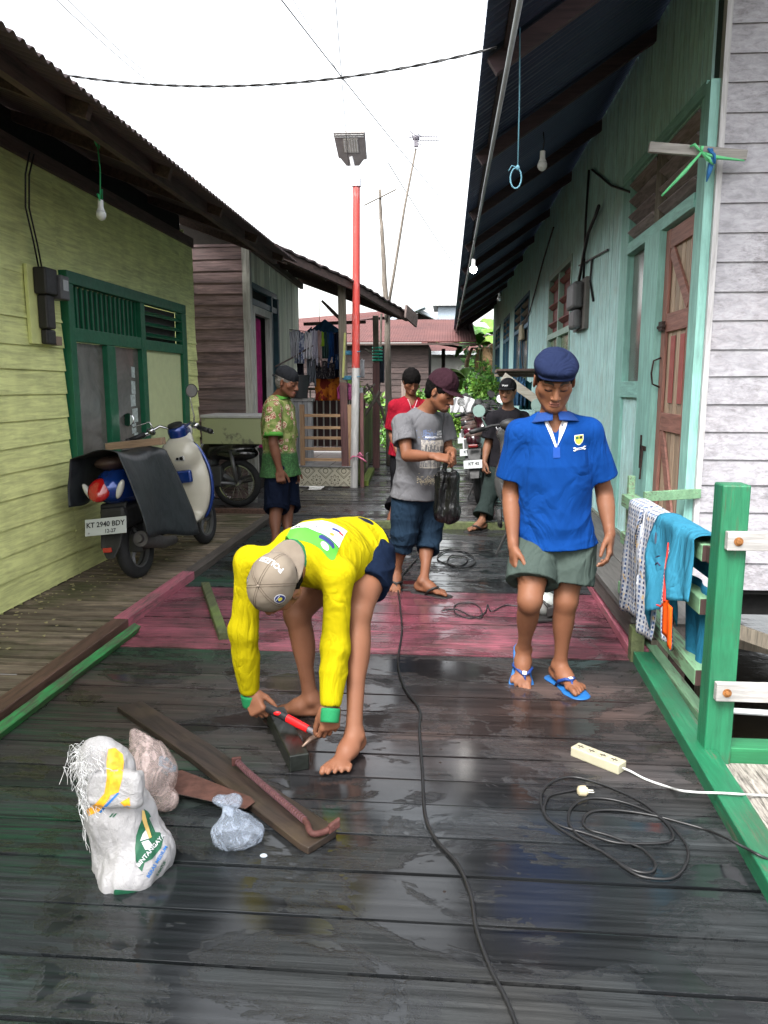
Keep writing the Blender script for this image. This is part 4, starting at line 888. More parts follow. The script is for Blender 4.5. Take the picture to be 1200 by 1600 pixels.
garment('cloth', 523, 536, 553, 577, 11.05, CH('dn', (.015, .035, .08), pattern=dots((.014, .03, .07), (.4, .4, .42), 14, .68)), 'navy cloth with a small white print over the orange one')
garment('sarong', 491, 537, 572, 626, 11.3, CH('og', (.40, .10, .015), pattern=dots((.46, .14, .02), (.20, .03, .02), 7, .5)), 'long orange and red batik cloth at the bottom of the porch laundry', amp=.05)
garment('underwear', 527, 535, 600, 624, 10.62, CH('pk1', (.55, .10, .28)), 'pink left piece of the peg basket bundle', sh=.06, grp=None)['label'] = 'deep pink cloth bag hanging on the porch post'
garment('cloth', 533, 541, 602, 626, 10.60, CH('pp', (.16, .06, .28)), 'purple middle cloth of the bundle on the porch post', grp=None)
garment('cloth', 540, 549, 600, 625, 10.58, CH('pk2', (.60, .16, .36)), 'light pink cloth at the right of the bundle on the porch post', grp=None)
garment('cloth', 531, 544, 597, 610, 10.55, CH('tl', (.02, .16, .17)), 'teal cloth topping the pink and purple bundle', sh=.08, grp=None)
garment('towel', 563, 569, 562, 590, 11.4, CH('wt1', (.55, .55, .58)), 'short white cloth hanging just behind the lamp pole', grp='white cloths behind the lamp pole')['label'] = 'upper white cloth hanging just behind the lamp pole'
garment('towel', 562, 567, 606, 638, 11.2, CH('wt2', (.56, .57, .60)), 'lower white cloth hanging over the green fence', grp='white cloths behind the lamp pole')
garment('cloth', 592, 600, 548, 598, 13.1, CH('gr9', (.05, .06, .08)), 'grey-blue cloth hanging beside the second porch post')
# ---------------- green mossy fence ----------------
MOSF = wood('mossy_fence_boards', (.045, .055, .018), (.14, .16, .05), 'Z', .85, stain=(.13, .19, .03))
fe = thing('mossy_fence', 'moss green upright board fence along the left of the far boardwalk', 'fence', (-1.3, 13, 0)); o_ = fe.location
a, b = Vector((-1.22, 10.62, 0)), Vector((-1.50, 16.0, 0)); n = 44; mb = MB(o_)
for i in range(n):
    p = a.lerp(b, i/n); q = a.lerp(b, (i+.93)/n); mb.ca = R.random(); h = 1.04-.12*(i/n)+R.uniform(-.02, .02); mb.obox((p+q)/2+Vector((R.uniform(-.006, .006), 0, h/2+.01)), (q-p)/2, Vector((.010, 0, 0)), (0, 0, h/2))
mb.build('boards', MOSF, fe); mb = MB(o_); mb.ca = .5; mb.bar(a+Vector((.09, -.02, .04)), a.lerp(b, .32)+Vector((.10, 0, .04)), .10, .07); mb.build('base_rail', wood('moss_base', (.06, .08, .015), (.16, .22, .03), 'Y', .9), fe)
beam('upright_plank', (-1.155, 10.50, .0), (-1.16, 10.50, 1.28), .05, .02, REDW, 'thin red-brown plank standing right of the white lamp pole', 'plank', up=(0, 1, 0))
# ---------------- solar street lamp, poles, antenna ----------------
WHP = wood('white_pole_paint', (.40, .38, .36), (.55, .54, .52), 'Z', .5, paint=(.52, .51, .50), paint_cut=.60); RDP = wood('red_pole_paint', (.45, .40, .40), (.60, .52, .52), 'Z', .5, paint=(.48, .05, .04), paint_cut=.60)
lp = thing('street_lamp', 'solar street lamp on a pole painted red above and white below', 'street lamp', (-1.27, 10.45, 0)); o_ = lp.location
p0, p1, p2, p3 = PY(553, 757, 10.45), PY(556, 575, 10.45), PY(557, 288, 10.45), PY(553, 262, 10.45); p0.z = 0
mb = MB(o_); mb.lathe(p0, p1-p0, [(0, .055), ((p1-p0).length, .052)], 20); mb.build('lower_pole', WHP, lp, smooth=True, angle=50)
mb = MB(o_); mb.lathe(p1, p2-p1, [(0.0, .0525), ((p2-p1).length, .047)], 20); mb.build('upper_pole', RDP, lp, smooth=True, angle=50)
GAL = plain('galvanised', (.45, .46, .48), .4, metal=.7); mb = MB(o_); mb.lathe(p2-Vector((0, 0, .03)), (0, 0, 1), [(0, .062), (.09, .062)], 16); mb.lathe(p2, (PY(551, 258, 10.45)-p2), [(0, .028), (.34, .024)], 12); mb.build('bracket', plain('bracket_white', (.55, .55, .56), .4), lp)
hc = PY(548, 234, 10.42); tocam = (EYE-hc).normalized(); nn = (Vector((-.02, -.62, -.75))).normalized(); ux = Vector((1, 0, 0)); uy = nn.cross(ux).normalized(); uy = uy if uy.z > 0 else -uy; ux = uy.cross(nn).normalized()*1
if ux.x < 0: ux = -ux
hw, hh = .20, .235; LG = plain('lamp_housing', (.26, .24, .23), .5)
mb = MB(o_); pp = [(-hw, hh), (hw, hh), (hw*.98, -hh*.62), (hw*.78, -hh*.62), (hw*.45, -hh), (-hw*.40, -hh), (-hw*.72, -hh*.55), (-hw*.86, -hh*.5)]
mb.prism([hc+ux*x+uy*y*1.0 for x, y in pp], -nn*.045); hd = mb.build('lamp_head', LG, lp, bevel=.006)
mb = MB(o_); mb.obox(hc+nn*.004+uy*.06+ux*.01, ux*.095, uy*.095, nn*.006); mb.build('led_array', plain('led_off', (.42, .40, .36), .3), hd)
mb = MB(o_)
for k in range(6): mb.obox(hc+nn*.011+uy*.06+ux*(.01-.08+k*.032), ux*.004, uy*.085, nn*.002)
for y_ in (hh*.88, hh*.76): mb.obox(hc+nn*.003+uy*y_, ux*hw*.92, uy*.005, nn*.003)
mb.build('led_strips', plain('led_white', (.7, .7, .68), .3), hd)
RBB = plain('pink_ribbon', (.55, .14, .25), .5); c = PY(557, 713, 10.38); mb = MB(c); mb.tube([c+Vector((.075*math.cos(a), .07+.075*math.sin(a), 0)) for a in np.linspace(0, 6.28, 14)], .008, 6, False)
for q, r_ in ((1, .02), (-1, -.03), (1.6, -.06)): mb.tube([c, c+Vector((q*.05, -.02, r_+.03)), c+Vector((q*.09, -.02, r_-.02))], [.006, .012, .008], 6)
tag(mb.build('ribbon', RBB, None, smooth=True), 'pink ribbon tied round the white part of the lamp pole', 'ribbon')
BAM = wood('old_bamboo', (.06, .05, .04), (.20, .17, .14), 'Z', .8)
def pole(name, pts, r, label, cat, mat=BAM):
    off_ = Vector(pts[0]); mb = MB(off_); mb.ca = .5; P = []; RR = []
    for i in range(25):
        t = i/24; k = t*(len(pts)-1); j = min(int(k), len(pts)-2); P.append(Vector(pts[j]).lerp(Vector(pts[j+1]), k-j)+Vector((R.uniform(-.008, .008), R.uniform(-.008, .008), 0))); RR.append((r[0]+(r[1]-r[0])*t)*(1.12 if i % 3 == 0 else 1))
    mb.tube(P, RR, 10); return tag(mb.build(name, mat, None, smooth=True), label, cat)
Yp = 13.3; b0 = PY(610, 700, Yp); b0.z = 0
pole('bamboo_pole', [b0, PY(605, 500, Yp), PY(598, 385, Yp), PY(593, 296, Yp)], (.06, .02), 'tall rough bamboo pole with a short crossbar near its top', 'pole')
mb = MB(PY(594, 308, Yp)); mb.tube([PY(569, 321, Yp-.03), PY(619, 296, Yp-.03)], .011, 6); tag(mb.build('crossbar', BAM, None), 'thin slanting crossbar tied near the top of the bamboo pole', 'pole')
an = thing('tv_antenna', 'television antenna on a thin leaning mast rising from the bamboo pole', 'antenna', PY(604, 495, Yp)); o_ = an.location; STL = plain('weathered_steel', (.16, .15, .17), .5, metal=.4)
mb = MB(o_); mb.ca = .4; mb.tube([PY(603, 500, Yp-.08), PY(616, 425, Yp-.08), PY(632, 325, Yp-.08), PY(650, 232, Yp-.08)], [.028, .024, .020, .016], 8); mb.build('mast', BAM, an, smooth=True)
c = PY(650, 216, Yp-.1); mb = MB(o_); mb.tube([c+Vector((-.05, 0, .03)), PY(686, 214, Yp-.1)], .008, 6); mb.tube([c+Vector((.05, 0, -.03)), PY(686, 219, Yp-.1), PY(688, 214, Yp-.1)], .008, 6)
for k in range(5):
    q = c+Vector((-.09+k*.045, 0, .02)); mb.tube([q+Vector((-.06, -.22, -.10+.02*k)), q+Vector((.0, .0, 0)), q+Vector((-.07, .22, .22))], .006, 6)
for k in range(4): mb.tube([PY(640+k*3, 205+k*6, Yp-.1), PY(652+k*2, 214+k*4, Yp-.1), PY(648+k*2, 230, Yp-.1)], .007, 6)
mb.obox(c+Vector((0, 0, -.07)), (.03, 0, 0), (0, .03, 0), (0, 0, .06)); mb.ell(c, (.06, .05, .05), 8, 6)
for k in range(7): mb.tube([PY(657+k*4.2, 212, Yp-.1), PY(657+k*4.2, 221, Yp-.1)], .004, 5)
mb.build('dipoles', STL, an)
# ---------------- overhead wires ----------------
def wire(a, b, r, sag, label, n=24, twist=0, grp=None):
    a, b = Vector(a), Vector(b); off_ = (a+b)/2; mb = MB(off_); P = [a.lerp(b, i/n)-Vector((0, 0, sag*4*(i/n)*(1-i/n))) for i in range(n+1)]
    if twist:
        for q in (0, 1): mb.tube([p+Vector((0, math.sin(i*1.3+q*math.pi)*r*.8, math.cos(i*1.3+q*math.pi)*r*.8)) for i, p in enumerate(P)], r*.75, 6)
    else: mb.tube(P, r, 5)
    return tag(mb.build('overhead_wire', WIRE, None, smooth=True), label, 'cable', grp)
wire(PY(100, 117, 4.1), PY(776, 74, 3.75), .0045, .10, 'thick twisted black cable spanning the lane between the two eaves', 60, 1)
wire(PY(436, -5, 7.5), PY(720, 345, 16), .006, .05, 'thin wire slanting down from the top centre to the right eaves')
wire(PY(524, -5, 8), PY(545, 262, 10.4), .004, .0, 'near vertical thin wire passing in front of the lamp head')
wire(PY(455, -5, 8), PY(540, 132, 8.5), .003, .0, 'short thin wire meeting the thick cable at the top centre')
wire(PY(80, -8, 6), PY(238, 132, 8.5), .0035, .02, 'lower of the two fine wires at the top left of the sky'); wire(PY(98, -8, 6), PY(226, 112, 8.5), .0035, .02, 'upper of the two fine wires at the top left of the sky')
wire(PY(607, 255, 14), PY(715, 420, 20), .008, .05, 'faint thin wire beyond the antenna mast'); wire(PY(570, 440, 13), PY(705, 600, 22), .007, .0, 'low thin wire crossing in front of the brown far house') if False else None
# ---------------- mint-walled house on the right ----------------
TEAL = wood('mint_teal_paint', (.15, .19, .18), (.36, .44, .40), 'Z', .7, paint=(.50, .77, .75), paint_cut=.66, bump=.2, stain=(.40, .56, .52)); TEALF = wood('teal_trim', (.10, .14, .13), (.22, .28, .25), 'Z', .6, paint=(.26, .52, .46), paint_cut=.64)
TEALX = wood('teal_trim_long', (.10, .14, .13), (.22, .28, .25), 'Y', .6, paint=(.26, .52, .46), paint_cut=.66)
WHB = wood('flaking_white_boards', (.16, .15, .16), (.34, .32, .34), 'X', .85, paint=(.38, .37, .40), paint_cut=.545, bump=.4, pw=.14, st=(4.5, 11, 11))
h3 = thing('teal_and_white_house', 'plank house with mint green long side and flaking white end wall', 'house', (1.4, 8, .2)); off = h3.location; XW = 1.40; YC = 4.50
holes = [(4.62, 6.62, .25, 2.93), (9.25, 11.30, .9, 2.85), (14.0, 17.0, 1.1, 3.0), (18.3, 20.3, 1.1, 3.0), (21.6, 23.6, 1.1, 3.0)]
mb = MB(off); vboards(mb, XW, 4.60, 25.0, .24, 3.82, .088, -1, holes); mb.build('side_wall', TEAL, h3)
mb = MB(off)
for a, b, z0, z1 in ((4.53, 4.60, .2, 3.8), (6.62, 9.25, .2, 3.8), (11.30, 14.0, .2, 3.8), (17.0, 18.3, .2, 3.8), (20.3, 21.6, .2, 3.8), (23.6, 25.0, .2, 3.8)): mb.box((XW+.002, a, z0), (XW+.06, b, z1))
for (a, b, z0, z1) in holes: mb.box((XW+.002, a, z1), (XW+.06, b, 3.8)); mb.box((XW+.002, a, .2), (XW+.06, b, z0+.0))
mb.box((XW+.07, 24.95, .2), (5, 25.0, 3.8)); mb.build('wall_core', plain('teal_core', (.03, .05, .045), .8), h3)
mb = MB(off); mb.ca = .4; mb.box((XW-.035, 4.58, .10), (XW+.001, 25, .238)); mb.build('base_board', wood('grey_base_board', (.10, .11, .09), (.24, .25, .20), 'Y', .8), h3)
mb = MB(off); clap(mb, (XW+.035, YC, .24), (1, 0, 0), 3.4, .24, 3.82, .148, (0, -1, 0), lap=.012, wav=.002); mb.build('end_wall', WHB, h3)
mb = MB(off); mb.box((XW+.035, YC+.002, .2), (4.8, YC+.05, 3.82)); mb.build('end_wall_core', DARK, h3)
mb = MB(off); mb.ca = .8; mb.box((XW+.004, YC-.028, .26), (XW+.034, YC+.03, 3.84)); mb.build('corner_trim', wood('white_corner', (.25, .24, .24), (.5, .49, .5), 'Z', .8), h3)
mb = MB(off); mb.ca = .6; mb.box((XW-.045, 4.50, .24), (XW+.003, 4.60, 2.98)); mb.build('corner_board', TEALF, h3)
# door group: jambs, louvres, door, narrow window
fr = MB(off); fr.ca = .5; XO = XW-.030
fr.box((XO, 4.602, .24), (XW+.05, 4.70, 2.94)); fr.box((XO-.02, 5.36, .24), (XW+.05, 5.74, 2.38)); fr.box((XO, 6.36, .24), (XW+.05, 6.62, 2.94)); fr.build('jambs', TEALF, h3, bevel=.003)
for q0, q1 in (((XO-.01, 4.702, 2.38), (XW+.04, 6.358, 2.46)), ((XO-.01, 4.60, 2.942), (XW+.04, 6.62, 3.01)), ((XO-.01, 5.742, 1.30), (XW+.04, 6.358, 1.42))): fr = MB(off); fr.ca = .5; fr.box(q0, q1); fr.build('rail', TEALX, h3, bevel=.003)
mb = MB(off); mb.ca = .2; vboards(mb, XW+.005, 5.742, 6.358, .24, 1.298, .10, -1); mb.build('lower_panel', TEAL, h3)
LVG = wood('grey_louvre', (.11, .09, .09), (.34, .28, .28), 'Y', .8); mb = MB(off); mb.ca = .5; mb.box((XO+.005, 5.50, 2.462), (XW+.03, 5.62, 2.94)); mb.build('louvre_mullion', GRYW, h3)
for a, b in ((4.705, 5.495), (5.625, 6.355)):
    mb = MB(off)
    for k in range(4): mb.ca = R.random(); mb.obox((XW+.0, (a+b)/2, 2.52+k*.115), (.038, 0, -.030), (0, (b-a)/2-.004, 0), (.005, 0, .007))
    mb.build('louvre', LVG, h3)
mb = MB(off); mb.box((XW+.052, 4.705, 2.462), (XW+.058, 6.355, 2.94)); mb.box((XW+.052, 5.742, 1.42), (XW+.058, 6.358, 2.38)); mb.build('dark_backing', plain('room_dark', (.03, .025, .026), .9), h3)
mb = MB(off); mb.box((XW+.02, 5.90, 1.422), (XW+.026, 6.352, 2.378)); mb.build('pane', glas, h3); mb = MB(off); mb.box((XW+.006, 5.742, 1.422), (XW+.019, 5.90, 2.378)); mb.build('inner_stile', wood('white_stile', (.3, .3, .3), (.5, .5, .5), 'Z', .7), h3)
DRT = wood('tan_door_boards', (.27, .19, .13), (.48, .36, .26), 'Z', .6); DRR = wood('red_brown_door_frame', (.16, .066, .05), (.34, .16, .125), 'Z', .6); DRRY = wood('red_brown_door_rail', (.16, .066, .05), (.34, .16, .125), 'Y', .6)
dr = MB(off); d0, d1 = 4.702, 5.358; vboards(dr, XW+.03, d0+.01, d1-.01, .25, 2.37, .09, -1); dr = dr.build('door', DRT, h3)
mb = MB(off); mb.ca = .5; XD = XW+.0; mb.box((XD-.006, d0+.004, .25), (XD+.014, d0+.10, 2.37)); mb.box((XD-.006, d1-.10, .25), (XD+.014, d1-.004, 2.37)); mb.build('stile', DRR, dr, bevel=.003)
for z in (.27, 1.12, 1.75, 2.27): mb = MB(off); mb.ca = R.uniform(.3, .6); mb.box((XD-.004, d0+.102, z-.02), (XD+.014, d1-.102, z+.095)); mb.build('rail', DRRY, dr, bevel=.002)
for z0, z1 in ((.38, 1.10), (1.87, 2.24)): ya, yb = d0+.12, d1-.12; mb = MB(off); mb.ca = .4; mb.bar((XD+.006, ya, z0), (XD+.006, yb, z1), .016, .085, up=(0, -(z1-z0), yb-ya)); mb.build('brace', DRRY, dr, bevel=.002)
mb = MB(off); pkr = plain('faded_red_paint', (.34, .10, .09), .7)
for y in (d0+.22, d0+.42): mb.box((XD+.0085, y-.045, 1.28), (XD+.0125, y+.045, 1.70))
mb.build('painted_bars', pkr, dr); IRON = plain('rusty_iron', (.045, .028, .024), .6, metal=.4, scale=40, var=.3)
mb = MB(off); mb.tube([(XD-.01, d1-.05, 1.38), (XD-.055, d1-.045, 1.40), (XD-.065, d1-.045, 1.47), (XD-.055, d1-.045, 1.55), (XD-.01, d1-.05, 1.57)], .006, 6); mb.build('handle', IRON, dr, smooth=True)
mb = MB(off); mb.tube([(XD-.02, d1-.12, 1.77), (XD-.03, d1+.16, 1.76)], .012, 8); mb.box((XD-.045, d1+.03, 1.725), (XD-.02, d1+.07, 1.80)); mb.box((XD-.03, d1-.10, 1.74), (XD-.008, d1-.02, 1.80)); mb.build('bolt', IRON, dr)
mb = MB(off); mb.tube([(XO-.03, 5.45, .98), (XO-.04, 5.45, .75)], .007, 6); mb.box((XO-.028, 5.40, .95), (XO-.021, 5.55, .98)); mb.box((XO-.028, 5.52, .82), (XO-.021, 5.55, 1.05)); mb.build('latch', IRON, h3)
mb = MB(off); mb.box((XO-.024, 5.38, .26), (XO-.021, 5.50, .42)); mb.build('bare_patch', plain('exposed_wood', (.10, .065, .05), .8, var=.4, scale=30), h3)
# other windows along the side
BLUEF = plain('blue_window_paint', (.035, .13, .21), .5); LTF = plain('pale_mint_trim', (.30, .45, .38), .5); MARO = plain('maroon_louvre', (.16, .025, .022), .55)
def win(a, b, z0, zt, z1, frame, lou, glass_, panes=2, slit=3):
    w = MB(off); X0 = XW-.022; t = .07
    w.box((X0, a, z0), (XW+.05, a+t, z1)); w.box((X0, b-t, z0), (XW+.05, b, z1)); w.box((X0, a+t, z1-t), (XW+.05, b-t, z1)); w.box((X0, a+t, z0), (XW+.05, b-t, z0+t)); w.box((X0, a+t, zt), (XW+.05, b-t, zt+t))
    for k in range(1, panes): y = a+(b-a)*k/panes; w.box((X0+.002, y-t/2, z0+t), (XW+.05, y+t/2, zt)); w.box((X0+.002, y-t/2, zt+t), (XW+.05, y+t/2, z1-t))
    o = w.build('window_frame', frame, h3); w = MB(off)
    for k in range(slit): z = zt+t+(z1-t-zt-t)*(k+.5)/slit; w.obox((XW+.01, (a+b)/2, z), (.025, 0, -.02), (0, (b-a)/2-t, 0), (.004, 0, .012))
    w.build('louvre', lou, o); w = MB(off); w.box((XW+.03, a+t, z0+t), (XW+.034, b-t, zt)); w.build('pane', glass_, o); w = MB(off); w.box((XW+.045, a+t, zt+t), (XW+.049, b-t, z1-t)); w.build('backing', MARO if lou is MARO else DARK, o)
yg = plain('yellow_green_glass', (.17, .21, .12), .25, var=.4, scale=5)
win(9.25, 11.30, .9, 2.00, 2.86, LTF, MARO, yg); win(14.0, 17.0, 1.1, 2.40, 3.0, BLUEF, GRYW, glas); win(18.3, 20.3, 1.1, 2.40, 3.0, BLUEF, GRYW, glas); win(21.6, 23.6, 1.1, 2.40, 3.0, BLUEF, GRYW, glas)
# eaves: corrugated sheet on rafters and purlins
NVY = NT('blue_underside_sheet'); NVY.set(color=NVY.ramp(NVY.noise(1.3, 5, .6), [(.3, (.022, .038, .080)), (.7, (.038, .060, .115))]), rough=.6); NVY = NVY.mat
mb = MB(off); corr(mb, .15, 3.02, 3.3, 5.12, 3.0, 25.2, rag=.02, nper=5); o = mb.build('roof', NVY, h3, smooth=True); md = o.modifiers.new('s', 'SOLIDIFY'); md.thickness = .004
RF2 = wood('roof_timber_red', (.020, .012, .015), (.055, .030, .034), 'X', .8); mb = MB(off); sl = (5.12-3.02)/(3.3-.15)
for y in [3.1, 4.25, 5.9, 7.8, 9.6, 11.5, 13.5, 15.5, 17.5, 19.5, 21.5, 23.5, 25.0]: mb.ca = R.random(); mb.bar((.20, y, 2.975), (1.5, y, 2.975+1.3*sl), .05, .085)
for x in (.28,): mb.ca = R.random(); mb.bar((x, 3.0, 3.02+(x-.15)*sl-.115+.08), (x, 25.1, 3.02+(x-.15)*sl-.115+.08), .05, .035)
mb.build('rafters', RF2, h3); mb = MB(off); mb.tube([(.27, 3.0, 2.93), (.26, 9, 2.90), (.24, 16, 2.93), (.2, 25, 2.90)], .013, 8); mb.build('gutter_pipe', plain('pale_pipe', (.28, .30, .32), .4), h3, smooth=True)
# rope with loop, meter, small boards on the wall
mb = MB(PY(812, 60, 4.2)); r0 = PY(812, 40, 4.2); r1 = PY(809, 262, 4.2); mb.tube([r0, (r0+r1)/2+Vector((.004, 0, 0)), r1], .0035, 6); lo = [r1+Vector((-.028*math.sin(a)-.008, 0, -.05*(1-math.cos(a)))) for a in np.linspace(0, 6.28, 14)]; mb.tube(lo, .004, 6); mb.tube([r1, r1+Vector((-.03, 0, .01)), r1+Vector((-.045, 0, -.015))], .003, 6); mb.ell(r1, (.010, .010, .014), 8, 6)
tag(mb.build('rope', plain('blue_rope', (.12, .28, .36), .7), None, smooth=True), 'blue rope ending in a loop, hanging from the right eaves', 'rope')
m = thing('electric_meter', 'grey electric meter on the mint wall right of the maroon louvres', 'electric meter', (1.36, 8.4, 2.1)); o_ = m.location
mb = MB(o_); mb.box((1.345, 8.05, 1.95), (1.386, 8.75, 2.45)); mb.build('board', plain('meter_board', (.14, .13, .12), .8), m); mb = MB(o_); mb.box((1.24, 8.15, 2.16), (1.344, 8.62, 2.42)); mb.box((1.26, 8.2, 1.96), (1.344, 8.55, 2.15)); mb.build('case', GREYP, m, bevel=.03)
mb = MB(o_); mb.tube([(1.36, 8.6, 2.45), (1.34, 8.2, 2.7), (1.34, 8.0, 2.85), (1.35, 7.7, 2.95), (1.33, 7.45, 2.98)], .016, 6); mb.tube([(1.36, 8.3, 2.45), (1.35, 8.25, 3.0), (1.37, 8.3, 3.5)], .012, 6); mb.build('cable', WIRE, m, smooth=True)
m = thing('junction_box', 'small yellowish junction box with loose wires on the mint wall', 'junction box', PX(815, 520, 1.37)); o_ = m.location
mb = MB(o_); c = Vector(o_); mb.obox(c, (.03, 0, 0), (0, .30, 0), (0, 0, .14)); mb.build('box', plain('old_ivory', (.34, .30, .20), .6), m, bevel=.01)
mb = MB(o_); mb.tube([c+Vector((0, 0, -.1)), c+Vector((-.02, -.4, -.5)), c+Vector((0, -.7, -.8))], .012, 5); mb.tube([c+Vector((0, -.2, .1)), c+Vector((-.01, -1.5, .25)), c+Vector((0, -3.2, .85)), c+Vector((0, -4.2, 1.1))], .012, 5); mb.build('wires', WIRE, m)
mb = MB((1.36, 8, 2)); mb.tube([PX(925, 405, 1.37), PX(922, 440, 1.37), PX(927, 470, 1.37)], .012, 5); mb.tube([PX(905, 415, 1.37), PX(950, 390, 1.37)], .010, 5); mb.tube([PX(985, 300, 1.37), PX(955, 290, 1.37), PX(925, 265, 1.37)], .010, 5)
tag(mb.build('wall_wire', WIRE), 'loose black wires strung along the mint wall between its windows', 'cable')
# plank tied with ribbons at the house corner
pk = thing('hanging_plank', 'short grey plank tied across the house corner with green ribbon', 'plank', PY(1088, 238, 4.34)); o_ = pk.location
a, b = PY(1014, 230, 4.36), PY(1166, 243, 4.36); mb = MB(o_); mb.ca = .6; mb.bar(a, b, .03, .05); mb.build('board', wood('grey_plank', (.14, .13, .12), (.32, .30, .28), 'X', .85), pk, bevel=.003)
mb = MB(o_); c = PY(1096, 238, 4.325)
def rb_(pts, w, mbx): 
    P = [Vector(p) for p in pts]; mbx.tube(P, w, 6)
rb_([c, PY(1070, 268, 4.33), PY(1034, 306, 4.33)], [.006, .011, .006], mb); rb_([c, PY(1120, 246, 4.33), PY(1163, 251, 4.33)], [.006, .010, .004], mb); rb_([c, PY(1085, 226, 4.32), PY(1078, 229, 4.33)], [.005, .009, .005], mb); rb_([c, PY(1108, 248, 4.31), PY(1114, 256, 4.32), PY(1104, 250, 4.32), c], [.004, .009, .008, .004, .003], mb); rb_([c, PY(1097, 228, 4.32)], [.005, .011], mb)
mb.build('ribbon', plain('light_green_ribbon', (.12, .52, .22), .35), pk, smooth=True); mb = MB(o_); c2 = PY(1108, 250, 4.34)
rb_([PY(1111, 232, 4.33), PY(1113, 250, 4.34), PY(1108, 268, 4.34), PY(1104, 284, 4.34)], [.008, .016, .013, .003], mb); rb_([PY(1106, 232, 4.33), PY(1116, 242, 4.32), PY(1117, 256, 4.33)], [.006, .009, .005], mb); mb.build('blue_ribbon', plain('blue_fibre', (.02, .13, .34), .6), pk, smooth=True)
# ---------------- raised step, railing, post ----------------
st = thing('raised_step', 'raised grey plank step along the mint house with a mossy front leg', 'step', (1.15, 5.5, 0)); o_ = st.location
STP = wood('grey_step_boards', (.055, .052, .050), (.12, .115, .11), 'Y', .75)
mb = MB(o_); yy = 3.93
for x0, x1 in ((.955, 1.165), (1.172, 1.39)): mb.ca = R.random(); mb.box((x0, yy, .185), (x1, 8.6, .22))
mb.build('top', STP, st, bevel=.003); mb = MB(o_); mb.ca = .5; mb.box((.965, 3.95, .09), (.995, 8.6, .183)); mb.box((.996, 3.95, .10), (1.39, 3.98, .183)); mb.build('apron', wood('dark_apron', (.035, .03, .028), (.09, .075, .07), 'Y', .8), st)
mb = MB(o_); mb.ca = .4; mb.box((.945, 3.86, -.10), (1.01, 3.925, .183)); mb.build('leg', MOSS, st, bevel=.003); mb = MB(o_); mb.box((1.07, 3.96, -1.2), (1.16, 4.06, .09)); mb.build('leg', GRYW, st)
ra = thing('green_railing', 'green railing on the right, one thick post with pale green rails', 'railing', (1.02, 2.83, 0)); o_ = ra.location
PGR = wood('green_post_paint', (.03, .06, .03), (.06, .12, .06), 'Z', .45, paint=(.013, .145, .066), paint_cut=.585, bump=.9, pw=.05, stain=(.025, .085, .045))
mb = MB(o_); mb.ca = .5; mb.box((.968, 2.785, -.4), (1.065, 2.88, 1.05)); p_ = mb.build('post', PGR, ra, bevel=.006)
for z, x in ((.765, 1.022), (.555, 1.02), (.268, 1.02)):
    mb = MB(o_); mb.ca = R.random(); y0 = 2.883 if z > .7 else 2.95; mb.box((x-.052 if z > .7 else x-.045, 2.97, z-.033), (x+.028, 4.36, z+.033)); mb.build('rail', MINT, ra, bevel=.004)
mb = MB(o_); mb.ca = .5; mb.box((1.045, 2.90, -.02), (1.10, 4.45, .062)); mb.build('rail', MINT, ra, bevel=.004)
DKE = plain('dark_end_grain', (.05, .028, .025), .7)
for z, x0, x1 in ((.765, .970, 1.05), (.555, .975, 1.048), (.268, .975, 1.048), (.021, 1.046, 1.10)):
    yb = 2.968 if z > .1 else 2.898; mb = MB(o_); mb.box((x0+.002, yb-.002, z-.031), (x1-.002, yb+.0, z+.031) if z > .1 else (x1-.002, yb, z+.038)); mb.build('end_grain', DKE, ra)
mb = MB(o_); mb.box((.985, 2.881, .735), (1.05, 2.965, .795)); mb.build('spacer', DKE, ra)
mb = MB(o_); mb.ca = .3; mb.bar(PY(1006, 776, 4.38), PY(1094, 771, 4.46), .022, .055); mb.build('rail', MINT, ra, bevel=.003)
mb = MB(o_); mb.ca = .7; mb.box((1.000, 4.33, -.1), (1.035, 4.37, .90)); mb.build('far_post', MINT, ra, bevel=.003)
WRL = wood('white_rail', (.30, .29, .28), (.50, .49, .48), 'X', .7, paint=(.31, .30, .29), paint_cut=.53, pw=.08)
for z0, z1 in ((.822, .888), (.262, .330)):
    mb = MB(o_); mb.ca = R.random(); mb.box((.985, 2.752, z0), (2.4, 2.783, z1)); w_ = mb.build('white_rail', WRL, ra, bevel=.003); mb = MB(o_); c = Vector((1.022, 2.752, (z0+z1)/2)); mb.lathe(c, (0, -1, 0), [(0, .016), (.003, .016), (.003, .009), (.009, .009), (.011, .004)], 12); mb.build('rusty_bolt', plain('rust', (.22, .09, .025), .8, var=.5, scale=60), w_)
beam('green_sill', (1.03, 2.845, .025), (2.6, 2.845, .025), .09, .075, wood('green_sill_paint', (.04, .06, .03), (.1, .12, .06), 'X', .5, paint=(.014, .15, .058), paint_cut=.64), 'bright green beam running right from the foot of the green post')
WGR = NT('bleached_grain'); gv = WGR.mapping((26, 2.2, 10)); gn = WGR.noise(3.2, 8, .75, gv, .5); WGR.set(color=WGR.ramp(gn, [(.38, (.055, .048, .04)), (.5, (.22, .20, .175)), (.66, (.40, .37, .33))]), rough=.9); WGR.bump(gn, .8, .005)
mb = MB((1.4, 2.3, 0)); mb.box((.965, 1.0, -.06), (2.3, 2.795, .004)); 
o = mb.build('weathered_platform', WGR.mat); o.data.transform(Matrix.Shear('XY', 4, (0.0, 0.0))) if False else None; tag(o, 'bleached grey wooden platform outside the green kerb at the right', 'platform')
un = thing('under_house_posts', 'dark timber posts and braces standing in the water under the house', 'posts', (1.6, 4.6, -1.2)); o_ = un.location
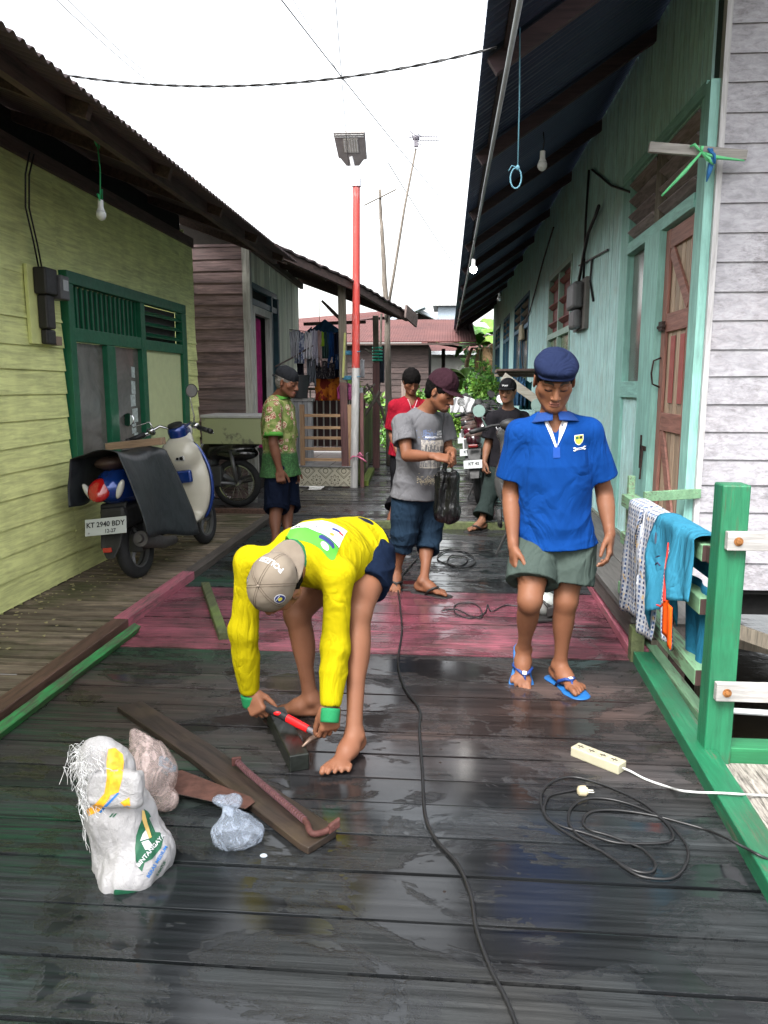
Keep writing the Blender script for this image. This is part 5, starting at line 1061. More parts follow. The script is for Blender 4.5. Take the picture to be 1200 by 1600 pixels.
for x, y in ((1.30, 3.75), (1.48, 4.9), (2.6, 4.8), (2.4, 6.5), (1.5, 7)): mb = MB(o_); mb.ca = R.random(); mb.box((x-.05, y-.05, -1.6), (x+.05, y+.05, .2)); mb.build('post', GRYW if x < 1.4 else RAF, un)

for a, b in (((1.2, 4.5, .15), (2.6, 4.6, -.35)), ((1.0, 5.0, -.1), (2.9, 5.1, -.45))): mb = MB(o_); mb.ca = .5; mb.bar(a, b, .04, .08); mb.build('brace', GRYW, un)
mb = MB(o_); mb.box((1.42, 4.6, .05), (5, 25, .18)); mb.build('floor_joists', DARK, un)
mb = MB((1.6, 3.3, -.1)); mb.tube([PY(1085, 1107, 3.4), PY(1260, 1118, 3.4)], .014, 10); tag(mb.build('water_pipe', plain('white_pvc', (.6, .62, .63), .4)), 'white plastic pipe crossing the dark gap under the white rails', 'pipe')
# laundry over the railing
PAJ = cloth('pajama', (.55, .56, .60), 700)
def plaid(t, col):
    uv = t.n.new('ShaderNodeUVMap').outputs[0]; x, y, z = t.xyz(uv); 
    def dash(a, b, f1, f2): return t.math('MULTIPLY', t.math('GREATER_THAN', t.math('SINE', t.math('MULTIPLY', a, f1)), .25), t.math('GREATER_THAN', t.math('SINE', t.math('MULTIPLY', b, f2)), -.2))
    m = dash(x, y, 95.0, 240.0); m2 = dash(y, x, 120.0, 60.0); c = t.mix(m, (.40, .41, .44), (.03, .05, .12)); c = t.mix(t.math('MULTIPLY', m2, .45), c, (.12, .20, .36)); return t.mix(t.ramp(t.noise(22, 2), [(.66, 0.0), (.69, 1.0)]), c, (.50, .36, .20))
PAJ = cloth('blue_check_cotton', (.5, .5, .5), 700, pattern=plaid)
def drape(name, y0, y1, d0, d1, mat, label, cat, x=1.005, z=.802, amp=.012, flare=0.0, seed=0, bot=None, grp=None, backlen=.18, nu=22):
    o0 = Vector((x, (y0+y1)/2, z)); rnd = random.Random(seed); ph = rnd.uniform(0, 6)
    def fn(s_, t):
        y = y0+(y1-y0)*s_; L = d0+(d1-d0)*s_+(bot(s_) if bot else 0); tot = backlen+.11+L; q = t*tot
        if q < backlen: px, pz = .062, -(backlen-q)
        elif q < backlen+.11: a = (q-backlen)/.11*math.pi; px, pz = .0+.052*math.cos(a)+.008, .018*math.sin(a)
        else: px, pz = -.046, -(q-backlen-.11)
        f = max(0, (q-backlen-.11)); w = amp*math.sin(s_*9+ph+f*5)*min(1, f*6)+.5*amp*math.sin(s_*21+ph*2+f*9)*min(1, f*6)
        return Vector((x+px-.01*min(1, f*8)+w-flare*f, y+.02*math.sin(f*12+ph)*min(1, f*3), z+pz))-o0
    g = grid_mesh(name, fn, nu, 40, mat, None, thick=.003); g.location = o0; return tag(g, label, cat, grp)
drape('pyjama_trousers', 3.46, 4.04, .55, .62, PAJ, 'blue and white checked pyjama trousers hung over the green railing', 'trousers', seed=2, bot=lambda s_: -.38 if .42 < s_ < .52 else (0 if s_ < .42 else -.05), x=.985)
drape('checked_trousers', 3.20, 3.34, .50, .46, PAJ, 'lower checked pyjama leg showing under the blue shirt', 'trousers', seed=5, x=1.00, z=.796, backlen=.05)
SKY = cloth('sky_blue_jersey', (.035, .20, .31), 800)
bs = drape('blue_shirt', 2.975, 3.50, .27, .33, SKY, 'light blue shirt with a red zip and orange lining hung over the railing', 'shirt', seed=8, x=.985, z=.815, amp=.030, bot=lambda s_: .20 if s_ > .88 else (-.03+.06*s_ if s_ < .34 else (.12-.3*(s_-.34) if s_ < .52 else .02+.25*(s_-.52))))
o_ = bs.location; T = None
mb = MB(o_); zx = .985-.062
mb.tube([(zx-.016, 3.19, .76), (zx-.020, 3.19, .62), (zx-.022, 3.17, .52)], [.003, .005, .008], 6); mb.tube([(zx-.02, 3.17, .52), (zx-.022, 3.22, .48), (zx-.022, 3.28, .47)], .004, 6); mb.build('red_zip', plain('zip_red', (.55, .03, .02), .6), bs)
og = grid_mesh('orange_lining', lambda s_, t: Vector((zx-.020-.006*math.sin(s_*7), 3.07+s_*.12-.02*t, .52-t*.17+.03*s_))-Vector(o_), 8, 8, cloth('orange_cloth', (.80, .10, .01), 700), bs, thick=.004)
og = grid_mesh('hanging_tail', lambda s_, t: Vector((1.02-.01*math.sin(s_*9), 2.99+s_*(.30-.14*t)+.06*t, .62-t*.40))-Vector(o_), 10, 10, cloth('deep_sky_cloth', (.02, .15, .26), 700), bs, thick=.004)
decal('print_logo', *rad2(lambda a: (.018*math.cos(a), .026*math.sin(a))), (zx-.022, 3.36, .745), (0, -1, 0), (0, 0, 1), plain('logo_grey', (.10, .12, .18), .7), bs, o_)
mb = MB(o_); mb.tube([(zx-.022, 3.34, .665), (zx-.022, 3.28, .685)], .003, 5); mb.tube([(zx-.022, 3.34, .632), (zx-.022, 3.31, .648), (zx-.022, 3.27, .645)], .0035, 5); mb.build('pocket_trim', plain('trim_dark', (.03, .03, .08), .7), bs)
# ---------------- beyond the lane: houses, greenery ----------------
RUST = NT('rusty_red_sheet'); w_ = RUST.n.new('ShaderNodeTexWave'); w_.inputs['Scale'].default_value = 4.2; w_.bands_direction = 'X'; RUST.l.new(RUST.tc(), w_.inputs[0])
RUST.set(color=RUST.ramp(RUST.noise(.7, 6, .65), [(.3, (.060, .018, .017)), (.6, (.105, .034, .030)), (.8, (.14, .070, .055))]), rough=.8); RUST.bump(w_.outputs['Fac'], .5, .02); RUST = RUST.mat
FBW = wood('far_brown_boards', (.020, .014, .014), (.085, .058, .053), 'X', .85)
h = thing('red_roofed_plank_house', 'dark brown plank house under a long rusty red roof beyond the porch', 'house', (-3, 22, 0)); off = h.location
mb = MB(off); clap(mb, (-9, 22, -.5), (1, 0, 0), 8.45, -.5, 2.52, .17, (0, -1, 0), lap=.02, wav=.006); mb.build('wall', FBW, h); mb = MB(off); mb.box((-9, 22.03, -.5), (-.56, 26, 2.5)); mb.build('wall_core', plain('far_core', (.03, .022, .02), .9), h)
mb = MB(off); mb.ca = .9; mb.box((-1.3, 21.93, .9), (-.9, 21.96, 1.5)); mb.build('shutter', wood('shutter_boards', (.1, .07, .06), (.2, .15, .13), 'Z', .8), h)
mb = MB(off); mb.add([(-9, 21.6, 2.52), (.75, 21.6, 2.52), (.75, 26, 3.45), (-9, 26, 3.45)], [(0, 1, 2, 3)]); o = mb.build('roof', RUST, h); md = o.modifiers.new('s', 'SOLIDIFY'); md.thickness = .03
mb = MB(off); mb.box((-9, 21.58, 2.45), (.75, 21.61, 2.50)); mb.build('eave_board', RAF, h)
h = thing('gabled_house', 'house with a pale gable edge rising behind the rusty red roof', 'house', (-1.5, 27, 0)); off = h.location; g0, g1, g2 = PY(612, 500, 28), PY(663, 479, 28), PY(690, 505, 28)
mb = MB(off); mb.prism([PY(625, 512, 28), PY(690, 512, 28), PY(668, 488, 28), PY(650, 490, 28)], (0, 1, 0)); mb.build('gable_wall', FBW, h); mb = MB(off); mb.bar(PY(600, 506, 27.5), PY(664, 479, 27.5), .9, .12); mb.bar(PY(650, 484, 27.8), PY(684, 500, 27.8), .9, .10); mb.build('barge_board', plain('pale_fascia', (.32, .36, .40), .6), h)
mb = MB(off); a, b = PY(465, 505, 30), PY(662, 480, 30); mb.add([a, b, b+Vector((0, -2, -.35)), a+Vector((0, -2, -.35))], [(0, 1, 2, 3)]); mb.add([PY(440, 512, 28), PY(600, 508, 28), PY(662, 480, 29.5), PY(440, 500, 29.5)], [(0, 1, 2, 3)]); mb.build('roof', RUST, h)
h = thing('concrete_house', 'low grey concrete house with a red roof behind the banana plants', 'house', (2, 31, 0)); off = h.location; a, b = PY(668, 620, 31), PY(790, 560, 31)
mb = MB(off); mb.box((a.x, 31, -.5), (5.5, 34, PY(700, 551, 31).z)); mb.build('wall', plain('old_concrete', (.30, .30, .28), .8, scale=2, var=.25), h); mb = MB(off); z = PY(700, 549, 31).z; mb.add([(a.x-.3, 30.6, z), (5.8, 30.6, z), (5.8, 34, z+.8), (a.x-.3, 34, z+.8)], [(0, 1, 2, 3)]); mb.build('roof', RUST, h); mb = MB(off); mb.box((a.x-.3, 30.55, z-.14), (5.8, 30.62, z-.01)); mb.build('eave_board', plain('white_eave', (.45, .48, .50), .6), h)
t_ = thing('water_tank', 'pale blue-grey rooftop tank rising above the far roofs', 'water tank', (1.5, 40, 0)); off = t_.location; a, b = PY(684, 500, 40), PY(722, 478, 40)
mb = MB(off); mb.box((a.x, 40, -1), (b.x, 43, b.z)); mb.build('tank', plain('tank_blue_grey', (.30, .36, .42), .6), t_); mb = MB(off); mb.box((a.x-.25, 39.7, b.z+.0), (b.x+.3, 43.2, b.z+.10)); mb.build('slab', plain('tank_slab', (.45, .46, .46), .6), t_)
aw = thing('white_awning', 'white flat awning on posts beyond the lane end', 'awning', PY(715, 588, 27)); off = aw.location; a, b = PY(680, 592, 27), PY(752, 580, 27)
mb = MB(off); mb.box((a.x, 27, a.z), (b.x, 29, b.z)); mb.build('sheet', plain('awning_white', (.65, .66, .68), .5), aw); mb = MB(off)
for x in (a.x+.1, b.x-.1): mb.box((x-.04, 27.1, -.5), (x+.04, 27.18, a.z-.002))
mb.build('posts', GRYW, aw)
mb = MB(PY(718, 612, 27.5)); mb.ell(PY(718, 612, 27.5), (.28, .2, .22)); tag(mb.build('red_tub', plain('red_plastic', (.45, .03, .02), .5), None, smooth=True), 'red plastic tub under the far white awning', 'tub')
# dark lean-to roof left of the bananas
an_ = thing('lean_to', 'dark slanting lean-to roof on one post before the concrete house', 'shed', PY(690, 540, 25)); off = an_.location
mb = MB(off); mb.prism([PY(668, 533, 25), PY(722, 541, 25), PY(722, 545, 25), PY(668, 536, 25)], (0, 2, .1)); mb.build('roof', RAF, an_); mb = MB(off); p = PY(693, 545, 25.2); mb.bar((p.x, p.y, -.3), p, .12, .12, up=(0, 1, 0)); mb.build('post', RAF, an_)
LEAFS = []
for nm, c in (('leaf_dark', (.018, .055, .012)), ('leaf_mid', (.055, .15, .025)), ('leaf_light', (.11, .25, .03)), ('leaf_lime', (.15, .27, .04))):
    t = NT(nm); t.set(color=t.ramp(t.noise(9, 3), [(.3, tuple(x*.75 for x in c)), (.7, tuple(x*1.2 for x in c))]), rough=.45, spec=.4); t.b.inputs['Transmission Weight'].default_value = 0; LEAFS.append(t.mat)
def foliage(name, blobs, n, size, label, cat, mats=(0, 1, 2), seed=1, stems=True, grp=None, aspect=.5):
    rg = np.random.default_rng(seed); B = [(A_(c), A_(r)) for c, r in blobs]; vol = np.array([np.prod(r) for c, r in B]); off_ = B[0][0].copy(); off_[2] = -.3
    root = thing(name, label, cat, tuple(off_), grp); k = rg.choice(len(B), n, p=vol/vol.sum()); d = rg.normal(size=(n, 3)); d /= np.linalg.norm(d, axis=1)[:, None]; rad = rg.random(n)**.45
    C = np.array([B[i][0] for i in k])+d*rad[:, None]*np.array([B[i][1] for i in k]); C += (fbm(C*2.2+seed, 2)*.35)[:, None]*d; C[:, 2] = np.maximum(C[:, 2], -.2)
    a = rg.normal(size=(n, 3)); a[:, 2] -= .4; a += d*.9; a /= np.linalg.norm(a, axis=1)[:, None]; b = np.cross(a, rg.normal(size=(n, 3))); b /= np.linalg.norm(b, axis=1)[:, None]; nn_ = np.cross(a, b); s = size*rg.uniform(.6, 1.4, n)[:, None]
    V = np.stack([C-a*s, C-a*s*.2+b*s*aspect+nn_*s*.10, C+a*s-nn_*s*.2, C-a*s*.2-b*s*aspect+nn_*s*.10], 1).reshape(-1, 3)-off_; F = np.arange(4*n).reshape(-1, 4)
    cl = fbm(C*3+seed*3, 2); mi = np.clip(((cl*1.6+.5+rg.normal(size=n)*.22)*len(mats)).astype(int), 0, len(mats)-1)
    o = npmesh('leaves', V, F, [LEAFS[i] for i in mats], root); o.data.polygons.foreach_set('material_index', mi.astype(np.int32)); o.data.shade_flat()
    if stems:
        mb = MB(off_); rr = random.Random(seed)
        for c, r in B:
            for _ in range(5): e = c+A_((rr.uniform(-.6, .6)*r[0], rr.uniform(-.6, .6)*r[1], rr.uniform(-.2, .6)*r[2])); b0 = A_((c[0]+rr.uniform(-.2, .2), c[1]+rr.uniform(-.2, .2), -.3)); mb.tube([b0, (b0+e)/2+A_((rr.uniform(-.1, .1), 0, 0)), e], [.025, .015, .006], 5)
        mb.build('stems', RAF, root)
    return root
foliage('shrub', [((-.15, 24, .5), (.75, .8, .75)), ((.55, 24.5, .35), (.7, .8, .65))], 2600, .075, 'bushy light green shrub behind the man in red', 'shrub', (1, 2, 3), 3)
foliage('shrub', [((-.75, 20.0, .6), (.45, .8, .75)), ((-.9, 18.5, .3), (.35, .6, .5))], 1700, .07, 'leafy bright shrub beside the bamboo pole', 'shrub', (1, 2, 3), 5)
foliage('shrub', [((.35, 20.6, .45), (.75, .6, .75)), ((1.0, 21.2, .9), (.6, .6, 1.1))], 3200, .065, 'bright hedge spilling over the end of the boardwalk by the mint wall', 'shrub', (1, 2, 3), 17)
foliage('shrub', [((.35, 25.4, .4), (.8, .6, .7)), ((1.0, 25.8, .7), (.6, .6, .9)), ((.1, 25.9, 1.0), (.5, .5, .6))], 3200, .08, 'dense mid green hedge closing the end of the lane', 'shrub', (0, 1, 2), 7)
foliage('shrub', [((-1.4, 14.2, 1.12), (.25, .5, .14)), ((-1.35, 15.5, .9), (.25, .5, .25))], 700, .045, 'green sprigs growing over the top of the mossy fence', 'shrub', (1, 2, 3), 9, stems=False)
foliage('shrub', [((-1.75, 13.3, 1.25), (.3, .3, .25))], 400, .05, 'potted leafy plant behind the porch fence', 'potted plant', (1, 2, 3), 10, stems=False)
foliage('shrub', [((-.95, 16.6, .05), (.25, .8, .25)), ((-1.35, 17.5, .2), (.3, .6, .3))], 700, .05, 'low weeds at the foot of the far end of the mossy fence', 'weeds', (0, 1, 2), 12, stems=False)
foliage('shrub', [((1.9, 29, 1.5), (1.6, 1.2, 1.9)), ((3.4, 30, 2.2), (1.4, 1, 1.6))], 4200, .13, 'dark leafy thicket at the end of the mint house', 'thicket', (0, 0, 1), 14)
foliage('shrub', [((.95, 40.5, 5.75), (.55, .4, .14)), ((1.6, 40.5, 5.7), (.4, .4, .12))], 300, .10, 'ferns sprouting on the roof slab of the tank', 'ferns', (1, 2), 16, stems=False) if False else None
BRL = plain('dead_leaf', (.20, .13, .065), .9, var=.3); BST = plain('banana_stem', (.12, .16, .05), .6, var=.3, scale=6)
def banana(base, leaves, label, seed, h=2.0, dead=4, grp='banana plants'):
    rr = random.Random(seed); base = Vector(base); root = thing('banana_plant', label, 'banana plant', base, grp); mb = MB(base); top = base+Vector((rr.uniform(-.1, .1), 0, h)); mb.tube([base, base.lerp(top, .5)+Vector((.04, 0, 0)), top], [.14, .11, .07], 10); mb.build('stem', BST, root, smooth=True)
    for i, (az, L, lift, droop, w) in enumerate(leaves):
        dv = Vector((math.cos(math.radians(az)), math.sin(math.radians(az)), 0)); sdv = Vector((-dv.y, dv.x, 0)); n = 22; vs = []; fs = []
        for k in range(n+1):
            t = k/n; p = top+dv*L*t*(1-.15*t)+Vector((0, 0, lift*L*t-droop*L*t*t)); ww = w*math.sin(math.pi*min(1, (t*.93+.05)))**.6*(0 if t < .10 else 1); tear = (rr.uniform(.75, 1) if rr.random() > .3 else rr.uniform(.35, .7)) if seed % 2 else rr.uniform(.9, 1)
            vs += [p-sdv*ww*tear+Vector((0, 0, -.35*ww)), p-sdv*ww*.5*tear+Vector((0, 0, .06*ww)), p, p+sdv*ww*.5*tear+Vector((0, 0, .06*ww)), p+sdv*ww*tear+Vector((0, 0, -.35*ww))]
        for k in range(n): fs += [(k*5+j, k*5+j+1, k*5+6+j, k*5+5+j) for j in range(4)]
        mb = MB(base); mb.add(vs, fs); mb.build('leaf', LEAFS[rr.choice((1, 2, 2, 3))], root, smooth=True)
    for i in range(dead):
        a = rr.uniform(0, 6.28); dv = Vector((math.cos(a), math.sin(a), 0)); mb = MB(base); p = top+Vector((0, 0, -.1)); P = [p, p+dv*.3+Vector((0, 0, .12)), p+dv*.5+Vector((0, 0, -.3)), p+dv*.52+Vector((0, 0, -1.0))]; vs = []
        for k, q in enumerate(P): s_ = Vector((-dv.y, dv.x, 0))*(.03, .06, .13, .09)[k]; vs += [q-s_, q+dv*.04, q+s_]
        mb.add(vs, [(k*3+j, k*3+j+1, k*3+4+j, k*3+3+j) for k in range(3) for j in range(2)]); mb.build('dead_leaf', BRL, root)
banana((1.15, 27.0, -.3), [(190, 2.2, .5, .45, .30), (165, 1.9, .9, .7, .30), (230, 1.6, .7, .9, .28), (300, 1.3, .9, .9, .26), (60, 1.6, 1.0, .9, .28), (110, 1.6, 1.3, .8, .28), (10, 1.4, 1.2, .9, .26), (255, 1.3, 1.3, 1.0, .26)], 'tall banana plant with torn leaves under the end of the right eaves', 3, 2.9, 7)
banana((.75, 25.6, -.3), [(175, 1.7, .75, .75, .24), (350, 1.2, .9, 1.0, .24), (250, 1.1, .8, 1.0, .22), (100, 1.2, 1.2, .8, .22), (210, 1.3, 1.2, 1.0, .22)], 'shorter banana plant with broad bright leaves left of the tall one', 4, 1.7, 2)
banana((-.3, 25.2, -.3), [(140, 1.3, 1.3, .5, .16), (60, 1.2, 1.2, .9, .16), (200, .9, 1.0, .9, .15)], 'young banana plant with an upright leaf beside the red shirted man', 6, .9, 0)
banana((1.9, 28.5, -.3), [(180, 2.0, .8, .8, .32), (220, 1.7, .8, .9, .3), (120, 1.7, 1.2, .8, .3), (20, 1.5, 1, .9, .3), (280, 1.4, 1.2, 1, .3)], 'banana plant rising behind the corner of the mint house', 5, 3.3, 4)
# rough poles and scrap by the second porch post
sc_ = thing('scrap_timber', 'crossed grey sticks and bars leaning by the second porch post', 'scrap timber', (-1.3, 13.2, 0)); off = sc_.location
for a, b, w in ((PY(570, 545, 13.1), PY(594, 560, 13.1), .014), (PY(566, 655, 12.2), PY(594, 612, 12.2), .03), (PY(562, 620, 12.2), PY(586, 600, 12.2), .015), (PY(573, 600, 12.6), PY(598, 640, 12.6), .02), (PY(596, 490, 13.4), PY(590, 690, 13.4), .02), (PY(590, 620, 13.4), PY(604, 665, 13.4), .025)): mb = MB(off); mb.tube([a, b], w, 7); mb.build('stick', BAM, sc_)
mb = MB(PY(589, 553, 12.95)); c = PY(589, 553, 12.93)
for k in range(5): mb.tube([c+Vector((.075*math.cos(a), .07+.075*math.sin(a), -.10+k*.05)) for a in np.linspace(0, 6.28, 14)], .016, 6, False)
tag(mb.build('rope_winding', plain('jade_cord', (.02, .30, .20), .5), None, smooth=True), 'jade green cord wound round the second porch post', 'cord')
for (px, py, nm, lb) in ((541, 590, 'rope_lashing', 'lower blue cord wound on the porch post beside the lamp pole'), (541, 551, 'rope_lashing', 'upper blue cord lashing the porch post to the lamp pole')):
    c = PY(px, py, 10.45); mb = MB(c)
    for k in range(3): mb.tube([c+Vector((.078*math.cos(a)+.0, .05+.078*math.sin(a), -.02+k*.018)) for a in np.linspace(0, 6.28, 14)], .008, 6, False)
    mb.tube([c+Vector((.07, 0, 0)), PY(px+22, py-2, 10.38)], .006, 6); tag(mb.build(nm, plain('dull_blue_cord', (.03, .14, .22), .6), None, smooth=True), lb, 'cord')
mb = MB(PY(542, 560, 10.4)); mb.tube([PY(539, 520, 10.42), PY(536, 590, 10.42)], .016, 6); tag(mb.build('bamboo_stick', plain('yellow_bamboo', (.36, .38, .14), .6)), 'thin yellow-green stick hanging before the porch post', 'stick')
rk = thing('lumber_rack', 'bracket on the mint wall stacked with rotten grey lumber', 'rack', PY(805, 585, 8.6)); off = rk.location
for i in range(9): a = PY(777+R.uniform(-4, 4), 578+i*1.2, 8.7+i*.03); b = PY(838, 577+i*1.4, 8.5+i*.03); mb = MB(off); mb.ca = R.random(); mb.bar(a, b+Vector((.3, 0, 0)), R.uniform(.03, .06), R.uniform(.012, .03)); mb.build('plank', GRYW if i % 3 else RAF, rk)
mb = MB(off); mb.ca = .7; mb.bar(PY(786, 588, 8.5), PY(842, 628, 8.5), .03, .09); mb.build('brace', wood('pale_brace', (.2, .18, .15), (.38, .35, .3), 'X', .8), rk)
for k, (x, y, m_, l_) in enumerate(((812, 612, (.05, .12, .22), 'blue jacket hanging under the lumber rack'), (822, 618, (.02, .10, .11), 'dark teal cloth hanging under the lumber rack'))):
    garment('jacket', x-9, x+9, y-22, y+22, 8.7+k*.1, CH('rk%d' % k, m_), l_, grp=None)
g = garment('sheet', 703, 741, 618, 645, 10.7, CH('sheet_white', (.60, .60, .62)), 'white sheet thrown over a parked motorbike', sh=.05, amp=.02, grp=None)
# ---------------- foreground things ----------------
def drop(name, pts, r, mat, label, cat, n=8, sub=6, z=None):
    """cable through points (Catmull-Rom)"""
    P = [Vector(p) for p in pts]; P = [P[0]*2-P[1]]+P+[P[-1]*2-P[-2]]; out = []
    for i in range(1, len(P)-2):
        for k in range(sub):
            t = k/sub; a, b, c, d = P[i-1:i+3]; out.append(.5*((2*b)+(c-a)*t+(2*a-5*b+4*c-d)*t*t+(3*b-3*c+d-a)*t**3))
    out.append(P[-2]); off_ = Vector(pts[0]); off_.z = 0; mb = MB(off_); mb.tube(out, r, n); return tag(mb.build(name, mat, None, smooth=True), label, cat)
CAB = plain('cable_black', (.012, .012, .013), .35, bump=0); WCAB = plain('cable_white', (.42, .43, .42), .4, bump=0)
g = lambda x, y, z=.010: G(x, y, z)
drop('extension_cable', [g(*p) for p in ((652, 873), (636, 890), (622, 910), (625, 945), (628, 985), (622, 1035), (632, 1075), (655, 1108), (655, 1140), (660, 1205), (664, 1270), (680, 1310), (715, 1350), (736, 1400), (744, 1450), (765, 1510), (790, 1560), (812, 1615))], .0055, CAB, 'long black cable running down the middle of the boards to the bottom edge', 'cable')
ps = thing('power_strip', 'cream four-socket power strip lying on the boards at the right', 'power strip', G(935, 1180)); o_ = ps.location; a, b = G(902, 1172, .02), G(968, 1198, .02); ax = (b-a).normalized(); ay = Vector((-ax.y, ax.x, 0)); c = (a+b)/2; L = (b-a).length/2+.012; CRM2 = plain('cream_plastic', (.36, .34, .245), .4, var=.06)
mb = MB(o_); mb.obox(c, ax*L, ay*.028, (0, 0, .019)); mb.build('case', CRM2, ps, bevel=.004); SKT = plain('socket_shadow', (.34, .31, .22), .5)
for k in range(4):
    q = c+ax*(-L*.74+k*L*.47)+Vector((0, 0, .0192)); mb = MB(o_); mb.lathe(q, (0, 0, 1), [(0, .0195), (.0015, .0195), (.0015, .0165), (.0007, .0160), (.0007, .001)], 20); s_ = mb.build('socket', SKT, ps, smooth=False); mb = MB(o_); [mb.lathe(q+ay*e+Vector((0, 0, .0004)), (0, 0, 1), [(0, .0028), (.0008, .0028)], 8) for e in (-.009, .009)]; mb.obox(q+Vector((0, 0, .0008)), ax*.012, ay*.0025, (0, 0, .001)); mb.build('holes', DARK, s_)
drop('white_cable', [c+ax*L, g(985, 1205, .014), g(1010, 1218, .008), g(1045, 1230, .008), g(1062, 1235, .064), g(1090, 1238, .067), g(1125, 1239, .067), g(1158, 1241, .067), g(1175, 1242, .02), g(1215, 1244, .015), g(1300, 1250, .015)], .0042, WCAB, 'white cord leading from the power strip over the green kerb', 'cable')
drop('coiled_cable', [g(*p) for p in ((902, 1234), (878, 1238), (858, 1244), (850, 1262), (856, 1280), (880, 1292), (915, 1302), (960, 1316), (1000, 1318), (1040, 1316), (1052, 1306), (1040, 1285), (1005, 1255), (965, 1235), (930, 1222), (895, 1214), (865, 1220), (846, 1240), (850, 1270), (875, 1295), (915, 1318), (950, 1335), (975, 1355), (1005, 1370), (1050, 1372), (1072, 1350), (1074, 1325), (1058, 1300), (1035, 1280), (1000, 1262), (960, 1250), (925, 1247), (900, 1255), (888, 1275), (898, 1300), (940, 1330), (985, 1358), (1015, 1363), (1024, 1350), (1008, 1330), (990, 1320), (950, 1305), (920, 1296), (911, 1283), (925, 1268), (965, 1266), (1020, 1274), (1075, 1288), (1105, 1297))]+[g(1122, 1304, .030), g(1138, 1311, .067), g(1165, 1325, .067), g(1190, 1338, .067), g(1230, 1356, .03)], .0042, CAB, 'tangled coil of black cable at the lower right, ending in a cream plug', 'cable')
pg = thing('plug', 'cream two-pin plug lying inside the loops of black cable', 'plug', G(909, 1234)); o_ = pg.location; p = G(909, 1236, .018); mb = MB(o_); mb.lathe(p+Vector((-.016, 0, 0)), (1, .05, 0), [(0, .008), (.006, .017), (.022, .019), (.030, .018), (.030, .013), (.036, .012)], 14); mb.build('body', plain('plug_cream', (.38, .33, .22), .4), pg, smooth=True, angle=40); mb = MB(o_); [mb.tube([p+Vector((.018, e, 0)), p+Vector((.040, e, 0))], .0024, 6) for e in (-.007, .007)]; mb.build('pins', plain('pin_metal', (.5, .48, .42), .3, metal=1), pg)
# timber, rebar, saw, block, hammer
OB = wood('old_dark_board', (.008, .006, .005), (.036, .024, .019), 'X', .45, stain=(.06, .042, .025))
def flatboard(name, poly, z0, th, mat, label, rot, cat='plank'):
    P = [G(*p, z0) for p in poly]; c = sum(P, Vector())/len(P); mb = MB(c); mb.ca = .6; ca, sa = math.cos(-rot), math.sin(-rot); mb2 = MB(); mb2.ca = .6
    Q = [Vector(((p-c).x*ca-(p-c).y*sa, (p-c).x*sa+(p-c).y*ca, 0)) for p in P]; mb2.prism(Q, (0, 0, th)); o = mb2.build(name, mat, None, bevel=.003); o.location = c; o.rotation_euler = (0, 0, rot); return tag(o, label, cat)
dv = G(505, 1320)-G(205, 1105); rot = math.atan2(dv.y, dv.x)
flatboard('old_plank', [(183, 1112), (222, 1103), (330, 1172), (425, 1238), (520, 1300), (526, 1308), (482, 1336), (470, 1330), (400, 1275), (300, 1194), (250, 1158)], .004, .024, OB, 'long dark split plank lying diagonally behind the rice sack', rot)
dv = G(395, 1255)-G(262, 1210); rot2 = math.atan2(dv.y, dv.x)
sw = thing('hand_saw', 'rusty hand saw with a blue handle half under the dark plank', 'saw', G(330, 1235)); o_ = sw.location
P = [G(*q, .034) for q in ((262, 1208), (284, 1204), (392, 1246), (398, 1254), (384, 1264), (266, 1238))]; mb = MB(o_); mb.prism(P, (0, 0, .002)); mb.build('blade', plain('rusty_blade', (.09, .042, .033), .6, metal=.3, var=.35, scale=25), sw)
a, b = P[-1], P[-2]; n = 40; mb = MB(o_); dd = (b-a)/n; nn2 = Vector((dd.y, -dd.x, 0)).normalized()
for k in range(n): q = a+dd*k; mb.prism([q+Vector((0, 0, .0002)), q+dd+Vector((0, 0, .0002)), q+dd*.5+nn2*.004+Vector((0, 0, .0002))], (0, 0, .0016))
mb.build('teeth', plain('blade_edge', (.10, .07, .06), .5, metal=.5), sw)
def ring(poly_out, poly_in, z, th, off_):
    mb = MB(off_); n = len(poly_out); o1 = [G(*p, z) for p in poly_out]; i1 = [G(*p, z) for p in poly_in]; u = Vector((0, 0, th)); vs = o1+i1+[p+u for p in o1]+[p+u for p in i1]
    fs = [(i, (i+1) % n, n+(i+1) % n, n+i) for i in range(n)]+[(2*n+i, 3*n+i, 3*n+(i+1) % n, 2*n+(i+1) % n) for i in range(n)]+[(i, 2*n+i, 2*n+(i+1) % n, (i+1) % n) for i in range(n)]+[(n+i, n+(i+1) % n, 3*n+(i+1) % n, 3*n+i) for i in range(n)]; mb.add(vs, fs); return mb
ring([(249, 1190), (258, 1189), (277, 1204), (275, 1212), (262, 1213), (248, 1204)], [(254, 1195), (258, 1194), (271, 1204), (269, 1208), (263, 1208), (254, 1202)], .022, .022, o_).build('handle', plain('blue_handle', (.015, .16, .26), .4), sw, bevel=.002)
RB = plain('rusted_rebar', (.070, .026, .022), .75, metal=.2, var=.3, scale=60); pts = [G(372, 1192, .055), G(385, 1205, .048), G(420, 1235, .045), G(455, 1264, .045), G(478, 1284, .045), G(484, 1298, .047), G(492, 1303, .044), G(508, 1299, .044), G(522, 1290, .060)]
rbr = drop('rebar', pts, .010, RB, 'rusty twisted steel bar with a hooked end lying on the dark plank', 'steel bar', 10, 6); mb = MB(rbr.location)
for i in range(4):
    a, b = pts[i+0], pts[i+1]; m = max(2, int((b-a).length/.012))
    for k in range(m): q = a.lerp(b, k/m); tt = (b-a).normalized(); mb.lathe(q, (tt+Vector((0, 0, .55))).normalized(), [(0, .0095), (.001, .0122), (.0035, .0122), (.0045, .0095)], 10)
